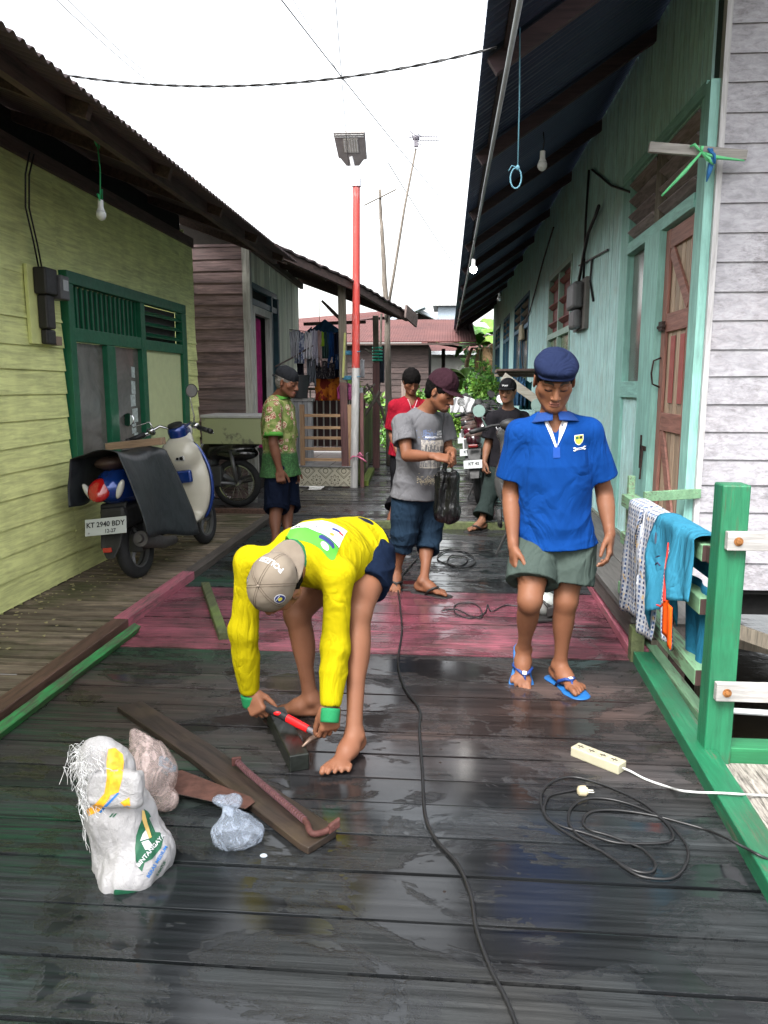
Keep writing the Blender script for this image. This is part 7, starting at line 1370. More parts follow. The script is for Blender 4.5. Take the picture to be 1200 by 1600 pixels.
# ---------------- other motorbikes ----------------
DRL = plain('dark_red_lens', (.12, .006, .006), .2)
def motorbike(label, cat, loc, rz, body_c, seat_c=SEAT, box=None, plate='KT', scooter_=True, lean=-6, wire=False, group=None, mirror=CHR, glow=None, platetext=None):
    m = thing('motorbike', label, cat, loc, group); m.rotation_euler = (0, math.radians(lean), rz)
    bm_ = NT(body_c[0]) if body_c[0] not in bpy.data.materials else None
    if bm_: bm_.set(color=body_c[1], rough=.2, coat=.7, coatr=.1); bmat = bm_.mat
    else: bmat = bpy.data.materials[body_c[0]]
    wheel(m, (0, 0, .28), .28, .085, wire=wire, rim=ALU if not wire else CHR, spokes=5); wheel(m, (0, 1.22, .28), .28, .075, wire=wire, rim=ALU if not wire else CHR, spokes=5)
    field_part([(cone((0, -.22, .78), (0, .30, .66), [.085, .13]), .03), (elli((0, .42, .50), (.13, .22, .15)), .04), (elli((0, .0, .62), (.11, .26, .09)), .04)], [], .014, 'body', bmat, m, (-.3, -.6, .2), (.3, .9, 1.0))
    field_part([(elli((0, .10, .80), (.12, .36, .055)), .02), (elli((0, -.15, .83), (.11, .15, .045)), .03)], [], .014, 'seat', seat_c, m, (-.3, -.6, .6), (.3, .7, 1.0))
    field_part([(elli((0, .88, .55), (.17, .08, .26)), .03), (cone((0, .92, .75), (0, 1.0, .95), [.10, .09]), .05), (elli((0, .98, .98), (.12, .10, .08)), .04)], [], .014, 'front_fairing', bmat, m, (-.35, .5, .1), (.35, 1.4, 1.2))
    mb = MB(); mb.obox((0, .35, .36), (.10, 0, 0), (0, .20, 0), (0, 0, .12)); mb.lathe((.13, .35, .33), (1, 0, 0), [(0, .085), (.04, .075)], 16); mb.lathe((-.13, .35, .33), (-1, 0, 0), [(0, .085), (.04, .075)], 16); mb.build('engine', plain('engine_grey', (.06, .06, .06), .55, metal=.4), m, bevel=.02)
    mb = MB(); mb.tube([(.12, .40, .25), (.13, .10, .24), (.14, -.05, .30), (.14, -.30, .36)], [.025, .035, .045, .042], 12); mb.build('exhaust', plain('exhaust_grey', (.09, .085, .085), .5, metal=.4), m, smooth=True)
    mb = MB(); [mb.tube([(q*.09, -.02, .30), (q*.09, .04, .66)], .024, 8) for q in (-1, 1)]; mb.tube([(0, .55, .55), (0, .0, .28)], .03, 8); mb.tube([(-.08, .0, .28), (-.08, .5, .30)], .02, 8); mb.build('swing_arm', ALU, m, smooth=True)
    mb = MB(); [mb.tube([(q*.07, 1.0, .80), (q*.07, 1.22, .28)], .020, 8) for q in (-1, 1)]; mb.obox((0, 1.25, .54), (.05, 0, 0), (0, .16, -.04), (0, 0, .02)); mb.build('fork', ALU, m)
    mb = MB(); mb.tube([(-.33, .80, 1.03), (-.15, .92, 1.06), (.15, .92, 1.06), (.33, .80, 1.03)], .012, 8); mb.tube([(-.22, .86, 1.045), (-.34, .79, 1.03)], .02, 8); mb.tube([(.22, .86, 1.045), (.34, .79, 1.03)], .02, 8); mb.tube([(-.34, .86, 1.01), (-.18, .95, 1.03)], .006, 6); mb.tube([(.34, .86, 1.01), (.18, .95, 1.03)], .006, 6); mb.build('handlebar', BPL, m, smooth=True)
    mb = MB(); mb.ell((0, .88, 1.06), (.085, .05, .05), 14, 8); mb.build('dashboard', BPL, m, smooth=True)
    for q in (-1, 1): mb = MB(); mb.tube([(q*.20, .90, 1.06), (q*.24, .88, 1.16)], .006, 6); mb.lathe((q*.25, .885, 1.20), (0, -1, .1), [(0, .03), (.012, .055), (.016, .054), (.016, 0)], 16); mb.build('mirror', mirror, m, smooth=True, angle=40)
    mb = MB(); mb.obox((0, -.35, .72), (.055, 0, 0), (0, .02, 0), (0, 0, .018)); mb.build('tail_light', DRL, m, bevel=.01); mb = MB(); mb.prism([(-.08, -.28, .68), (.08, -.28, .68), (.05, -.42, .36), (-.05, -.42, .36)], (0, .02, .005)); mb.build('rear_fender', BPL, m, bevel=.005)
    mb = MB(); mb.obox((0, -.405, .52), (.115, 0, 0), (0, .002, -.0), (0, .012, .044)); pt = mb.build('license_plate', PLW, m)
    if platetext: text_on('plate_text', platetext, .048, (0, -.411, .525), (1, 0, 0), (0, .2, 1), PI_, pt, (0, 0, 0), None)
    mb = MB(); mb.tube([(-.10, .30, .22), (-.20, .42, .02)], .010, 6); mb.build('side_stand', ALU, m)
    if box: 
        mb = MB(); mb.box(box[0], box[1]); b_ = mb.build('cargo_box', box[2], m, bevel=.01); (x0, y0, z0), (x1, y1, z1) = box[0], box[1]; mb = MB(); mb.box((x0-.01, y0-.01, z1+.001), (x1+.01, y1+.01, z1+.035)); mb.build('lid', plain('grey_lid', (.36, .35, .35), .6), b_, bevel=.008); mb = MB(); [mb.tube([(x, -.30, .86), (x, .25, .86), (x, .35, .78)], .010, 6) for x in (-.12, .12)]; [mb.tube([(-.18, y, .86), (.18, y, .86)], .010, 6) for y in (-.25, -.05, .15)]; mb.build('rack', BPL, m)
    return m
BXM = NT('old_olive_box'); BXM.set(color=BXM.mix(BXM.ramp(BXM.noise(5, 8, .75), [(.56, 0.0), (.62, 1.0)]), (.27, .29, .155), (.13, .13, .08)), rough=.6)
w0 = G(370, 793); motorbike('black motorbike carrying a battered olive cargo box, parked between the left houses', 'motorbike', (w0.x, w0.y+.05, 0), math.radians(90), ('bike_black', (.012, .012, .013)), box=((-.30, -.42, .745), (.26, .30, 1.03), BXM.mat), wire=True, lean=0)
PR = G(735, 792); motorbike('dark red scooter, the nearest of the row parked on the right', 'scooter', (.40, 9.05, 0), math.radians(-8), ('bike_dark_red', (.022, .005, .008)), platetext='KT 42', lean=-5)
for x, y, nm, c, lb in ((.36, 10.6, 'bike_red', (.07, .006, .016), 'black and pink-red motorbike second in the parked row'), (.42, 11.7, 'bike_white', (.07, .07, .075), 'white motorbike third in the parked row'), (.36, 12.8, 'bike_charcoal', (.03, .03, .033), 'charcoal motorbike fourth in the parked row'), (.40, 14.0, 'bike_purple', (.12, .02, .06), 'plum coloured motorbike fifth in the parked row'), (.45, 15.2, 'bike_silver', (.10, .10, .11), 'silver motorbike last in the parked row, nearest the hedge')):
    motorbike(lb, 'motorbike', (x+.07, y, 0), math.radians(-14), (nm, c), lean=-6, mirror=BPL, group='motorbikes parked in a row on the right', platetext='KT 58' if y < 12 else None)
motorbike('grey scooter half hidden behind the man in blue', 'scooter', (.60, 5.95, 0), math.radians(-3), ('bike_grey', (.06, .06, .06)), lean=-6, mirror=plain('mint_mirror', (.13, .20, .18), .3), platetext='K')
# small things on the boards
mb = MB((0, 3, 0)); rr = random.Random(21)
for i in range(170):
    x, y = rr.uniform(-2.68, -2.2)-0*.1, rr.uniform(3.2, 7.2); 
    if rr.random() < .7: x = -2.70+abs(rr.gauss(0, .18))
    a = rr.uniform(0, 3.14); l = rr.uniform(.004, .013); mb.obox((x, y, .006+rr.random()*.003), (l*math.cos(a), l*math.sin(a), 0), (-l*.6*math.sin(a), l*.6*math.cos(a), 0), (0, 0, .0015))
o = mb.build('wood_chips', plain('chips', (.34, .30, .16), .8)); tag(o, kind='stuff')
# ---------------- people ----------------
def check(J, nm):
    L = lambda a, b: round((A_(J[a])-A_(J[b])).__abs__().__pow__(2).sum()**.5, 3) if False else round(float(np.linalg.norm(A_(J[a])-A_(J[b]))), 3)
    print('LEN', nm, {S: (L('sh'+S, 'el'+S), L('el'+S, 'wr'+S), L('hip'+S, 'kn'+S), L('kn'+S, 'an'+S)) for S in 'LR'}, 'torso', L('pelvis', 'neck'), 'nk-hd', L('neck', 'head'), 'sh', L('shL', 'shR'), {k: tuple(round(float(q), 2) for q in J[k]) for k in ('anL', 'anR', 'knL', 'pelvis', 'neck', 'head')})
NAVY = cloth('navy_cloth', (.007, .011, .026)); 
# --- man in blue polo shirt, walking towards the camera ---
off = (0.50, 3.5, 0)
P1 = thing('person', 'man in a bright blue polo shirt and blue flat cap walking towards the camera', 'person', off)
J = dict(pelvis=PY(866, 838, 3.56), neck=PY(865, 652, 3.53), head=PY(866, 594, 3.47), bf=(-.03, -1, -.12), hf=(.0, -.92, -.44), hu=(.02, -.45, .85),
         shR=PY(813, 676, 3.54), elR=PY(798, 768, 3.58), wrR=PY(802, 855, 3.46), shL=PY(920, 674, 3.54), elL=PY(944, 768, 3.60), wrL=PY(953, 835, 3.50),
         hdR=(.08, -.25, -1), hpR=(1, .25, 0), hdL=(-.02, -.30, -1), hpL=(-1, .35, 0), hoR=dict(curl=(22, 24, 16)), hoL=dict(curl=(18, 30, 20), spread=.04),
         hipR=PY(838, 850, 3.56), hipL=PY(894, 850, 3.56), knR=PY(828, 938, 3.40), anR=PY(818, 1016, 3.56), knL=PY(884, 938, 3.50), anL=G(875, 1040, .088),
         kfR=(-.05, -1, .2), kfL=(.1, -1, .1), ftR=(-.10, -.72, -.62), fnR=(0, -.62, .72), ftL=(.42, -.90, -.0))
check(J, 'blue')
body(J, .0032, P1, off, (.185, .078, .041), 1.07)
tree_shirt = None
def d1(V, N):
    V = folds(V, N, .009, (9, 9, 4), 3); V = ripple(V, N, J['pelvis']+Vector((-.10, -.1, .08)), (.7, 0, .7), .16, .07, .005, 2); V = ripple(V, N, J['pelvis']+Vector((.1, -.1, .16)), (-.6, 0, .8), .18, .08, .0045, 9)
    V = ripple(V, N, Vector(J['shR'])+Vector((.05, -.05, -.10)), (.8, 0, -.6), .09, .05, .004, 4); return ripple(V, N, Vector(J['shL'])+Vector((-.05, -.05, -.10)), (-.8, 0, -.6), .09, .05, .004, 5)
BLUE = cloth('blue_pique', (.004, .045, .215), 900)
so, V, Q = shirt(J, .0042, 'polo_shirt', BLUE, P1, off, sleeve=.76, hem=.032, loose=.028, flare=.020, sleeve_r=(.060, .068, .077), disp=d1, neckr=.060, neckfwd=.02, front=.012, neckcut=.13)
T = bvh(V, Q); bl = plain('blue_rib', (.003, .034, .165), .85, scale=200)
# collar: two leaves folded over the neckline
nk = A_(J['neck']); r_, f_, u_ = J['r'], J['f'], J['up']
def collar(q):
    def fn(s, t):
        a = math.radians(172-s*138); rad = .066+t*(.030+.016*s); z = .040+.006*math.cos(a)-t*(.036+.030*s**2)-.028*s
        y = -math.cos(a)*rad*1.0+.014; x = q*math.sin(a)*rad*1.06
        return nk+r_*x+f_*(y+.0)+u_*(z)
    return fn
for q in (-1, 1):
    g = grid_mesh('collar', collar(q), 16, 6, bl, so, thick=.004); 
    for v in g.data.vertices: v.co -= Vector(off)
# placket opening edges, white inside
vv = [(-.048, .060), (-.012, -.055), (.0, -.075), (.010, -.055), (.046, .045), (.034, .035), (.004, -.035), (-.030, .050)]
c0 = Vector(nk)+Vector(f_)*.10+Vector(u_)*-.055
decal('placket', [(-.050, .052), (-.006, -.062), (.003, -.062), (-.026, .056)], [(0, 1, 2, 3)], c0, -Vector(r_), u_, WHITE, so, off, T, lift=.004)
decal('placket', [(.052, .040), (.004, -.060), (.012, -.020), (.022, .048)], [(0, 1, 2, 3)], c0, -Vector(r_), u_, WHITE, so, off, T, lift=.004)
dark_blue = plain('placket_blue', (.005, .05, .26), .85)
decal('placket_tab', *rect2(.030, .045, 0, -.085), c0, -Vector(r_), u_, dark_blue, so, off, T, lift=.003)
# badge: yellow and green shield with a wrench under it
bc = PY(906, 687, 3.42); yel = plain('badge_yellow', (.55, .50, .06), .7); grn = plain('badge_green', (.03, .10, .05), .7)
sh_ = [(-.021, .018), (-.022, -.004), (-.017, -.017), (-.007, -.025), (0, -.027), (.007, -.025), (.017, -.017), (.022, -.004), (.021, .018)]
decal('badge', sh_, [tuple(range(9))], bc, -Vector(r_), u_, WHITE, so, off, T, lift=.002)
decal('badge', [(x*.85, y*.85) for x, y in sh_], [tuple(range(9))], bc, -Vector(r_), u_, yel, so, off, T, lift=.003)
decal('badge', *rect2(.014, .012, -.009, .006), bc, -Vector(r_), u_, grn, so, off, T, lift=.004)
decal('badge', *rect2(.014, .012, .009, .006), bc, -Vector(r_), u_, INK, so, off, T, lift=.004)
wc = PY(907, 702, 3.42); decal('wrench_badge', *rect2(.036, .009), wc, -Vector(r_), u_, WHITE, so, off, T, lift=.003)
decal('wrench_badge', *rect2(.018, .0035), wc, -Vector(r_), u_, dark_blue, so, off, T, lift=.004)
for q in (-1, 1):
    n_ = 12; out = [(q*(.024+.0085*math.cos(a)), .0085*math.sin(a)) for a in [math.radians(40+280*i/n_) for i in range(n_+1)]]; inn = [(q*(.025+.003*math.cos(a)), .003*math.sin(a)) for a in [math.radians(40+280*i/n_) for i in range(n_+1)]]
    if q > 0: out = [(q*(.024-.0085*math.cos(a)) if False else x, y) for x, y in out]
    decal('wrench_badge', out+inn, [(i, i+1, n_+2+i, n_+1+i) for i in range(n_)], wc, -Vector(r_), u_, WHITE, so, off, T, lift=.0035)
def d1s(V, N):
    V = folds(V, N, .012, (7, 7, 9), 8); V = ripple(V, N, J['hipR']+Vector((0, -.08, -.06)), (.35, 0, 1), .12, .045, .006, 3); return ripple(V, N, J['hipL']+Vector((0, -.08, -.08)), (-.6, 0, .9), .12, .05, .005, 6)
GG = cloth('grey_green_cloth', (.055, .075, .066), 800)
shorts(J, .0042, 'shorts', GG, P1, off, frac=.70, g=.022, flare=.016, disp=d1s, parent_k=.01)
hair_mesh(J, 1.07, P1, off, fringe=.030, puff=.004, capped=.058)
CAPB = cloth('cap_blue', (.013, .020, .055), 900)
cap_mesh(J, 1.09, CAPB, P1, off, flat=True, low=.050, brim=.040, name='flat_cap')
rb = plain('blue_rubber', (.012, .10, .30), .5); rs = plain('dark_blue_rubber', (.010, .035, .16), .45)
for S in 'LR':
    ff = flipflop(J, S, rb, rs, P1, off); m, f, n = J['ff'+S]; an = A_(J['an'+S])
    mb = MB(off); mb.obox(an+m*.012+f*.108+n*-.020, m*.010, f*.009, n*.003); mb.build('strap_badge', WHITE, ff, bevel=.002)
# --- man in grey T-shirt, tying a black bag ---
off = (-.15, 5.25, 0)
P2 = thing('person', 'man in a grey printed T-shirt and maroon cap tying the black bag in his hands', 'person', off)
J2 = dict(pelvis=PY(650, 765, 5.27), neck=PY(662, 645, 5.25), head=PY(689, 612, 5.18), bf=(.72, -.68, -.10), hf=(.80, -.40, -.42), hu=(.42, -.2, .85),
          shR=PY(628, 662, 5.14), elR=PY(636, 712, 5.02), wrR=PY(678, 713, 4.86), shL=PY(692, 658, 5.40), elL=PY(700, 706, 5.40), wrL=PY(708, 706, 5.13),
          hdR=(.92, -.1, -.12), hpR=(0, .5, -.85), hdL=(.05, -.70, -.45), hpL=(-.9, -.1, -.3), hoR=dict(curl=(30, 38, 25), thumb=(.5, .8, .3)), hoL=dict(curl=(40, 45, 30), thumb=(.4, .8, .4)),
          hipR=PY(638, 775, 5.24), hipL=PY(670, 775, 5.36), knR=PY(632, 836, 5.20), anR=PY(619, 893, 5.26), knL=PY(671, 834, 5.32), anL=G(662, 908, .085),
          kfR=(.3, -1, .2), kfL=(.9, -.4, .2), ftR=(-.05, -.92, -.28), fnR=(0, -.28, .92), ftL=(.90, -.45, 0))
check(J2, 'grey')
body(J2, .0042, P2, off, (.17, .070, .037), 1.04, beard=1.0)
J = J2
def d2(V, N):
    V = folds(V, N, .012, (8, 8, 4), 13); V = ripple(V, N, J2['pelvis']+Vector((-.03, -.1, .08)), (.3, 0, 1), .16, .07, .006, 3); return ripple(V, N, J2['shR']+Vector((.02, -.03, -.16)), (.6, 0, .8), .12, .06, .006, 5)
GREYT = cloth('grey_melange', (.125, .125, .135), 900)
so, V, Q = shirt(J2, .005, 't_shirt', GREYT, P2, off, sleeve=.62, hem=.05, loose=.030, flare=.014, sleeve_r=(.062, .074, .080), disp=d2, neckr=.066, neckfwd=.02, front=.02)
T = bvh(V, Q); FR, UP, RT = Vector(J['f']), Vector(J['up']), -Vector(J['r'])
c0 = Vector(J['neck'])+FR*.12-UP*.26
def shirt_print(t, col): return col
pr = NT('city_print'); br_ = pr.n.new('ShaderNodeTexBrick'); br_.inputs['Scale'].default_value = 26; br_.inputs['Color1'].default_value = (.30, .27, .24, 1); br_.inputs['Color2'].default_value = (.18, .17, .17, 1); br_.inputs['Mortar'].default_value = (.10, .10, .11, 1); br_.inputs['Mortar Size'].default_value = .04
pr.l.new(pr.mapping((1, 1, 1.0), rot=(math.pi/2, 0, .3)), br_.inputs[0]); pr.set(color=pr.mix(pr.ramp(pr.noise(55, 6, .8), [(.45, 0.0), (.58, 1.0)]), (.36, .33, .29), br_.outputs[0]), rough=.85)
decal('city_print', *rect2(.205, .185, .0, .0), c0, RT, UP, pr.mat, so, off, T, lift=.002)
SK = plain('skyline_ink', (.09, .09, .095), .8)
rr = random.Random(4); pts = []; fs = []; x = -.10
while x < .10:
    w = rr.uniform(.004, .012); h = rr.uniform(.008, .055); n0 = len(pts); pts += [(x, .02), (x+w, .02), (x+w, .02+h), (x, .02+h)]; fs.append((n0, n0+1, n0+2, n0+3)); x += w+rr.uniform(0, .010)
x = -.10
while x < .095:
    w = rr.uniform(.003, .010); h = rr.uniform(.02, .07); n0 = len(pts); pts += [(x, -.085), (x+w, -.085), (x+w, -.085+h), (x, -.085+h)]; fs.append((n0, n0+1, n0+2, n0+3)); x += w+rr.uniform(0.002, .012)
decal('city_print', pts, fs, c0, RT, UP, SK, so, off, T, lift=.003)
DST = plain('blue_speckle', (.10, .13, .22), .8); pts = []; fs = []
for i in range(150):
    x, y = rr.gauss(-.055, .028), rr.gauss(.125, .016); w = rr.uniform(.0015, .004); n0 = len(pts); pts += [(x-w, y-w), (x+w, y-w), (x+w, y+w), (x-w, y+w)]; fs.append((n0, n0+1, n0+2, n0+3))
decal('speckle_print', pts, fs, c0, RT, UP, DST, so, off, T, lift=.0024)
SAND = plain('sand_speckle', (.30, .26, .19), .8); pts = []; fs = []
for i in range(170):
    x, y = rr.uniform(-.11, .05), rr.gauss(-.175, .014); w = rr.uniform(.0015, .004); n0 = len(pts); pts += [(x-w, y-w), (x+w, y-w), (x+w, y+w), (x-w, y+w)]; fs.append((n0, n0+1, n0+2, n0+3))
decal('speckle_print', pts, fs, c0, RT, UP, SAND, so, off, T, lift=.0024)
for k, (tx, yy, xx) in enumerate((('LORMI', .148, .05), ('SKYLINE', .131, .05), ('MANHATTAN CITY', .112, .0))):
    text_on('print_text', tx, .018, c0+RT*xx+UP*yy, RT, UP, WHITE, so, off, T)
DEN = cloth('denim_blue', (.012, .025, .045), 500)
def d2p(V, N):
    V = folds(V, N, .015, (6, 6, 9), 21)
    for k in ('knL', 'knR'): V = ripple(V, N, J2[k]+Vector((0, 0, -.05)), (0, 0, 1), .14, .055, .009, 4)
    return V
shorts(J2, .005, 'rolled_trousers', DEN, P2, off, frac=1.38, g=.022, flare=.0, disp=d2p, knee_r=.088)
hair_mesh(J2, 1.04, P2, off, fringe=.036, puff=.005, capped=.050)
MAR = cloth('maroon_cap', (.030, .012, .018), 900)
cap_mesh(J2, 1.06, MAR, P2, off, brim=.085, brimup=.10, low=.036, tall=.016)
bk = plain('black_rubber', (.014, .013, .013), .55)
for S in 'LR': flipflop(J2, S, bk, bk, P2, off)
BAGB = NT('black_plastic'); BAGB.set(color=(.003, .003, .0035), rough=.24, spec=.45); BAGB.bump(BAGB.noise(9, 5, .65, BAGB.mapping((1.6, 1.6, .5)), 1.2), .7, .02); BAGB = BAGB.mat
hm = (A_(J2['tipsR'][0])+A_(J2['tipsL'][0]))/2
boff = tuple(hm); F = Field(hm-A_((.16, .16, .46)), hm+A_((.16, .16, .08)), .004); cx = A_(PY(700, 775, 4.98))
F.add(boxsdf(cx+A_((-.008, 0, .0)), (.066, .05, .150), ((1, 0, 0), (0, 1, 0), (0, 0, 1)), .03), .01); F.add(elli(cx-A_((.005, 0, .11)), (.072, .06, .06)), .04)
for q in (-1, 1): F.add(cone(cx+A_((q*.035, q*.01, .13)), hm+A_((q*.012, 0, 0)), [.022, .008, .009], [((0, 1, 0), .5)]), .02)
def dbag(V, N): V = folds(V, N, .038, (15, 15, 3), 3); return folds(V, N, .014, (30, 30, 8), 9)
bg_, V, Q = fmesh(F, 'plastic_bag', BAGB, None, boff, dbag, 1, .3); bg_.location = boff
tag(bg_, 'shiny black plastic bag hanging from the hands of the man in grey', 'plastic bag')
# --- man in red shirt behind him ---
off = (-.45, 7.95, 0)
P3 = thing('person', 'black haired man in a red shirt and black trousers behind the man in grey', 'person', off)
J3 = dict(pelvis=PY(636, 700, 8.0), neck=PY(642, 626, 7.98), head=PY(643, 596, 7.92), bf=(.25, -1, -.08), hf=(.25, -.85, -.45), hu=(.1, -.4, .85),
          shR=PY(617, 634, 7.95), elR=PY(612, 676, 8.0), wrR=PY(622, 708, 7.85), shL=PY(667, 634, 8.0), elL=PY(672, 676, 8.0), wrL=PY(664, 705, 7.86),
          hdR=(.5, -.3, -.8), hpR=(.8, .2, 0), hdL=(-.4, -.3, -.8), hpL=(-1, .2, 0), hipR=PY(626, 706, 8.0), hipL=PY(647, 706, 8.0), knR=PY(622, 760, 7.96), knL=PY(652, 758, 7.9), anR=G(612, 806, .085), anL=G(655, 806, .085),
          kfR=(.2, -1, 0), kfL=(.2, -1, 0), ftR=(-.15, -1, 0), ftL=(.3, -1, 0))
check(J3, 'red'); body(J3, .006, P3, off, (.16, .066, .036), 1.02); J = J3
RED = cloth('crimson_cotton', (.24, .008, .020), 900)
so, V, Q = shirt(J3, .0065, 'shirt', RED, P3, off, sleeve=.85, hem=.08, loose=.035, flare=.01, disp=lambda V, N: folds(V, N, .012, (8, 8, 4), 33), neckcut=.10)
T = bvh(V, Q); RIM = plain('pale_trim', (.35, .18, .19), .8); FR, UP, RT = Vector(J['f']), Vector(J['up']), -Vector(J['r']); c0 = Vector(J['neck'])+FR*.1-UP*.03
decal('neck_trim', [(-.055, .05), (-.004, -.075), (.004, -.075), (-.044, .05)], [(0, 1, 2, 3)], c0, RT, UP, RIM, so, off, T, lift=.003)
decal('neck_trim', [(.055, .05), (.004, -.075), (-.004, -.075), (.044, .05)], [(0, 1, 2, 3)], c0, RT, UP, RIM, so, off, T, lift=.003)
shorts(J3, .0065, 'trousers', cloth('black_cloth', (.010, .010, .012)), P3, off, frac=1.72, g=.014, knee_r=.070, disp=lambda V, N: folds(V, N, .010, (7, 7, 8), 5))
hair_mesh(J3, 1.02, P3, off, .004, .014, .022)
for S in 'LR': flipflop(J3, S, plain('brown_rubber', (.06, .02, .015), .6), plain('brown_rubber', (.06, .02, .015), .6), P3, off)
# --- man in black T-shirt by the motorbikes ---
off = (.45, 7.7, 0)
P4 = thing('person', 'man in a black T-shirt, black cap and dark green trousers beside the parked motorbikes', 'person', off)
J4 = dict(pelvis=PY(787, 726, 7.72), neck=PY(795, 641, 7.72), head=PY(793, 611, 7.66), bf=(-.28, -1, -.05), hf=(-.35, -.92, -.12), hu=(0, -.1, 1),
          shR=PY(770, 653, 7.68), elR=PY(762, 694, 7.70), wrR=PY(757, 722, 7.60), shL=PY(818, 653, 7.78), elL=PY(826, 694, 7.80), wrL=PY(826, 735, 7.74),
          hdR=(-.05, -.25, -1), hpR=(1, .2, 0), hdL=(0, -.2, -1), hpL=(-1, .2, 0), hoR=dict(curl=(40, 50, 35)), hipR=PY(778, 733, 7.70), hipL=PY(799, 733, 7.74), knR=PY(765, 772, 7.60), knL=PY(806, 775, 7.66), anR=G(752, 815, .085), anL=G(815, 818, .085),
          kfR=(-.3, -1, .1), kfL=(0, -1, 0), ftR=(-.75, -.65, 0), ftL=(.2, -1, 0))
check(J4, 'black'); body(J4, .006, P4, off, (.17, .080, .046), 1.0); J = J4
so, V, Q = shirt(J4, .0065, 't_shirt', cloth('black_cotton', (.014, .013, .016)), P4, off, sleeve=.75, hem=.02, loose=.030, flare=.01, disp=lambda V, N: folds(V, N, .010, (8, 8, 4), 63), neckfwd=.03)
T = bvh(V, Q); FR, UP, RT = Vector(J['f']), Vector(J['up']), -Vector(J['r']); c0 = Vector(J['neck'])+FR*.12-UP*.17
text_on('print_text', 'Comitz', .06, c0, RT, UP, WHITE, so, off, T, bold=False)
decal('oval_print', *rad2(lambda a: (.045*math.cos(a)+.06, -.17+.033*math.sin(a))), c0, RT, UP, plain('mint_print', (.35, .50, .44), .7), so, off, T)
shorts(J4, .0065, 'trousers', cloth('bottle_green', (.022, .032, .030)), P4, off, frac=1.80, g=.018, knee_r=.078, disp=lambda V, N: folds(V, N, .014, (7, 7, 10), 15))
hair_mesh(J4, 1.0, P4, off, .005, .005, capped=.05); o, V, Q, cf = cap_mesh(J4, 1.02, cloth('black_cap', (.010, .010, .012), 900), P4, off, brim=.062, res=.004, low=.034)
P_, r, g, u = cf; text_on('cap_text', 'SPORT', .020, Vector(P_(0, .12, .062)), -r, u, WHITE, o, off, bvh(V, Q))
for S in 'LR': flipflop(J4, S, bk, bk, P4, off)
# --- old man in batik shirt ---
off = (-1.4, 6.4, 0)
P5 = thing('person', 'old man in a green floral batik shirt, navy shorts and black cap turned backwards', 'person', off)
J5 = dict(pelvis=PY(438, 727, 6.42), neck=PY(434, 622, 6.42), head=PY(449, 597, 6.36), bf=(.96, -.28, -.02), hf=(.93, -.30, -.28), hu=(.26, -.1, .95),
          shR=PY(426, 640, 6.26), elR=PY(427, 693, 6.20), wrR=PY(437, 735, 6.20), shL=PY(448, 640, 6.58), elL=PY(452, 693, 6.62), wrL=PY(458, 730, 6.5),
          hdR=(.15, -.1, -1), hpR=(-.2, 1, 0), hdL=(.2, 0, -1), hpL=(0, -1, 0), hoR=dict(curl=(55, 60, 40)), hipR=PY(434, 735, 6.34), hipL=PY(444, 735, 6.50), knR=PY(432, 793, 6.34), knL=PY(450, 790, 6.50), anR=G(430, 853, .085), anL=G(449, 848, .085),
          kfR=(1, -.2, 0), kfL=(1, -.2, 0), ftR=(.9, -.35, 0), ftL=(.95, -.2, 0))
check(J5, 'old'); o, V, Q = body(J5, .0048, P5, off, (.135, .056, .032), 1.0, lean=.1, fat=.94); J = J5
def batik(t, col):
    v = t.mapping((1, 1, 1)); a = t.vor(16, v); b = t.noise(36, 5, .7, v, 2.0); c = t.noise(12, 3, .6, v, 1.0)
    g = t.mix(t.ramp(c, [(.42, 0.0), (.55, 1.0)]), (.10, .15, .035), (.22, .24, .09))
    fl = t.mix(t.ramp(b, [(.47, 0.0), (.50, 1.0)]), (.50, .42, .30), (.20, .045, .035))
    k = t.mix(t.ramp(t.math('ADD', a, t.math('MULTIPLY', b, .5)), [(.66, 1.0), (.70, 0.0)], ), g, fl)
    hm_ = t.ramp(t.xyz()['Z'], [(.0, 0.0), (1.0, 1.0)]); z = t.math('SUBTRACT', 0.86, t.xyz()['Z']); return t.mix(t.math('MULTIPLY', z, 30.0, clamp=True), k, t.mix(t.ramp(b, [(.45, 0.0), (.5, 1.0)]), (.05, .13, .045), (.03, .07, .03)))
so, V, Q = shirt(J5, .005, 'batik_shirt', cloth('batik', (.2, .2, .1), pattern=batik), P5, off, sleeve=.80, hem=.085, loose=.034, flare=.035, fat=.94, sleeve_r=(.066, .074, .078), disp=lambda V, N: folds(V, N, .012, (8, 8, 4), 73))
GRC = plain('lime_green_trim', (.05, .20, .022), .8); nk = A_(J['neck']); r_, f_, u_ = J['r'], J['f'], J['up']
for q in (-1, 1):
    gq = grid_mesh('collar', collar(q), 14, 5, GRC, so, thick=.004)
    for v in gq.data.vertices: v.co -= Vector(off)
for e, ax, rr2 in J['ends']:
    mb = MB(off); mb.lathe(Vector(e)-Vector(ax)*.030, ax, [(0, rr2+.002), (.034, rr2+.004), (.034, rr2-.004), (0, rr2-.006)], 28); mb.build('cuff', GRC, so, smooth=True)
shorts(J5, .005, 'shorts', NAVY, P5, off, frac=1.02, waist=.02, g=.024, flare=.02, fat=.94, knee_r=.098, disp=lambda V, N: folds(V, N, .014, (7, 7, 5), 25))
gh = plain('grey_hair', (.12, .11, .10), .6, scale=90, var=.4)
HAIRK, HAIR = HAIR, gh; hair_mesh(J5, 1.0, P5, off, .004, .003, .03, capped=.04); HAIR = HAIRK
cap_mesh(J5, 1.02, cloth('faded_black_cap', (.014, .015, .018), 900), P5, off, back=True, brim=.06, low=.030, res=.0035)
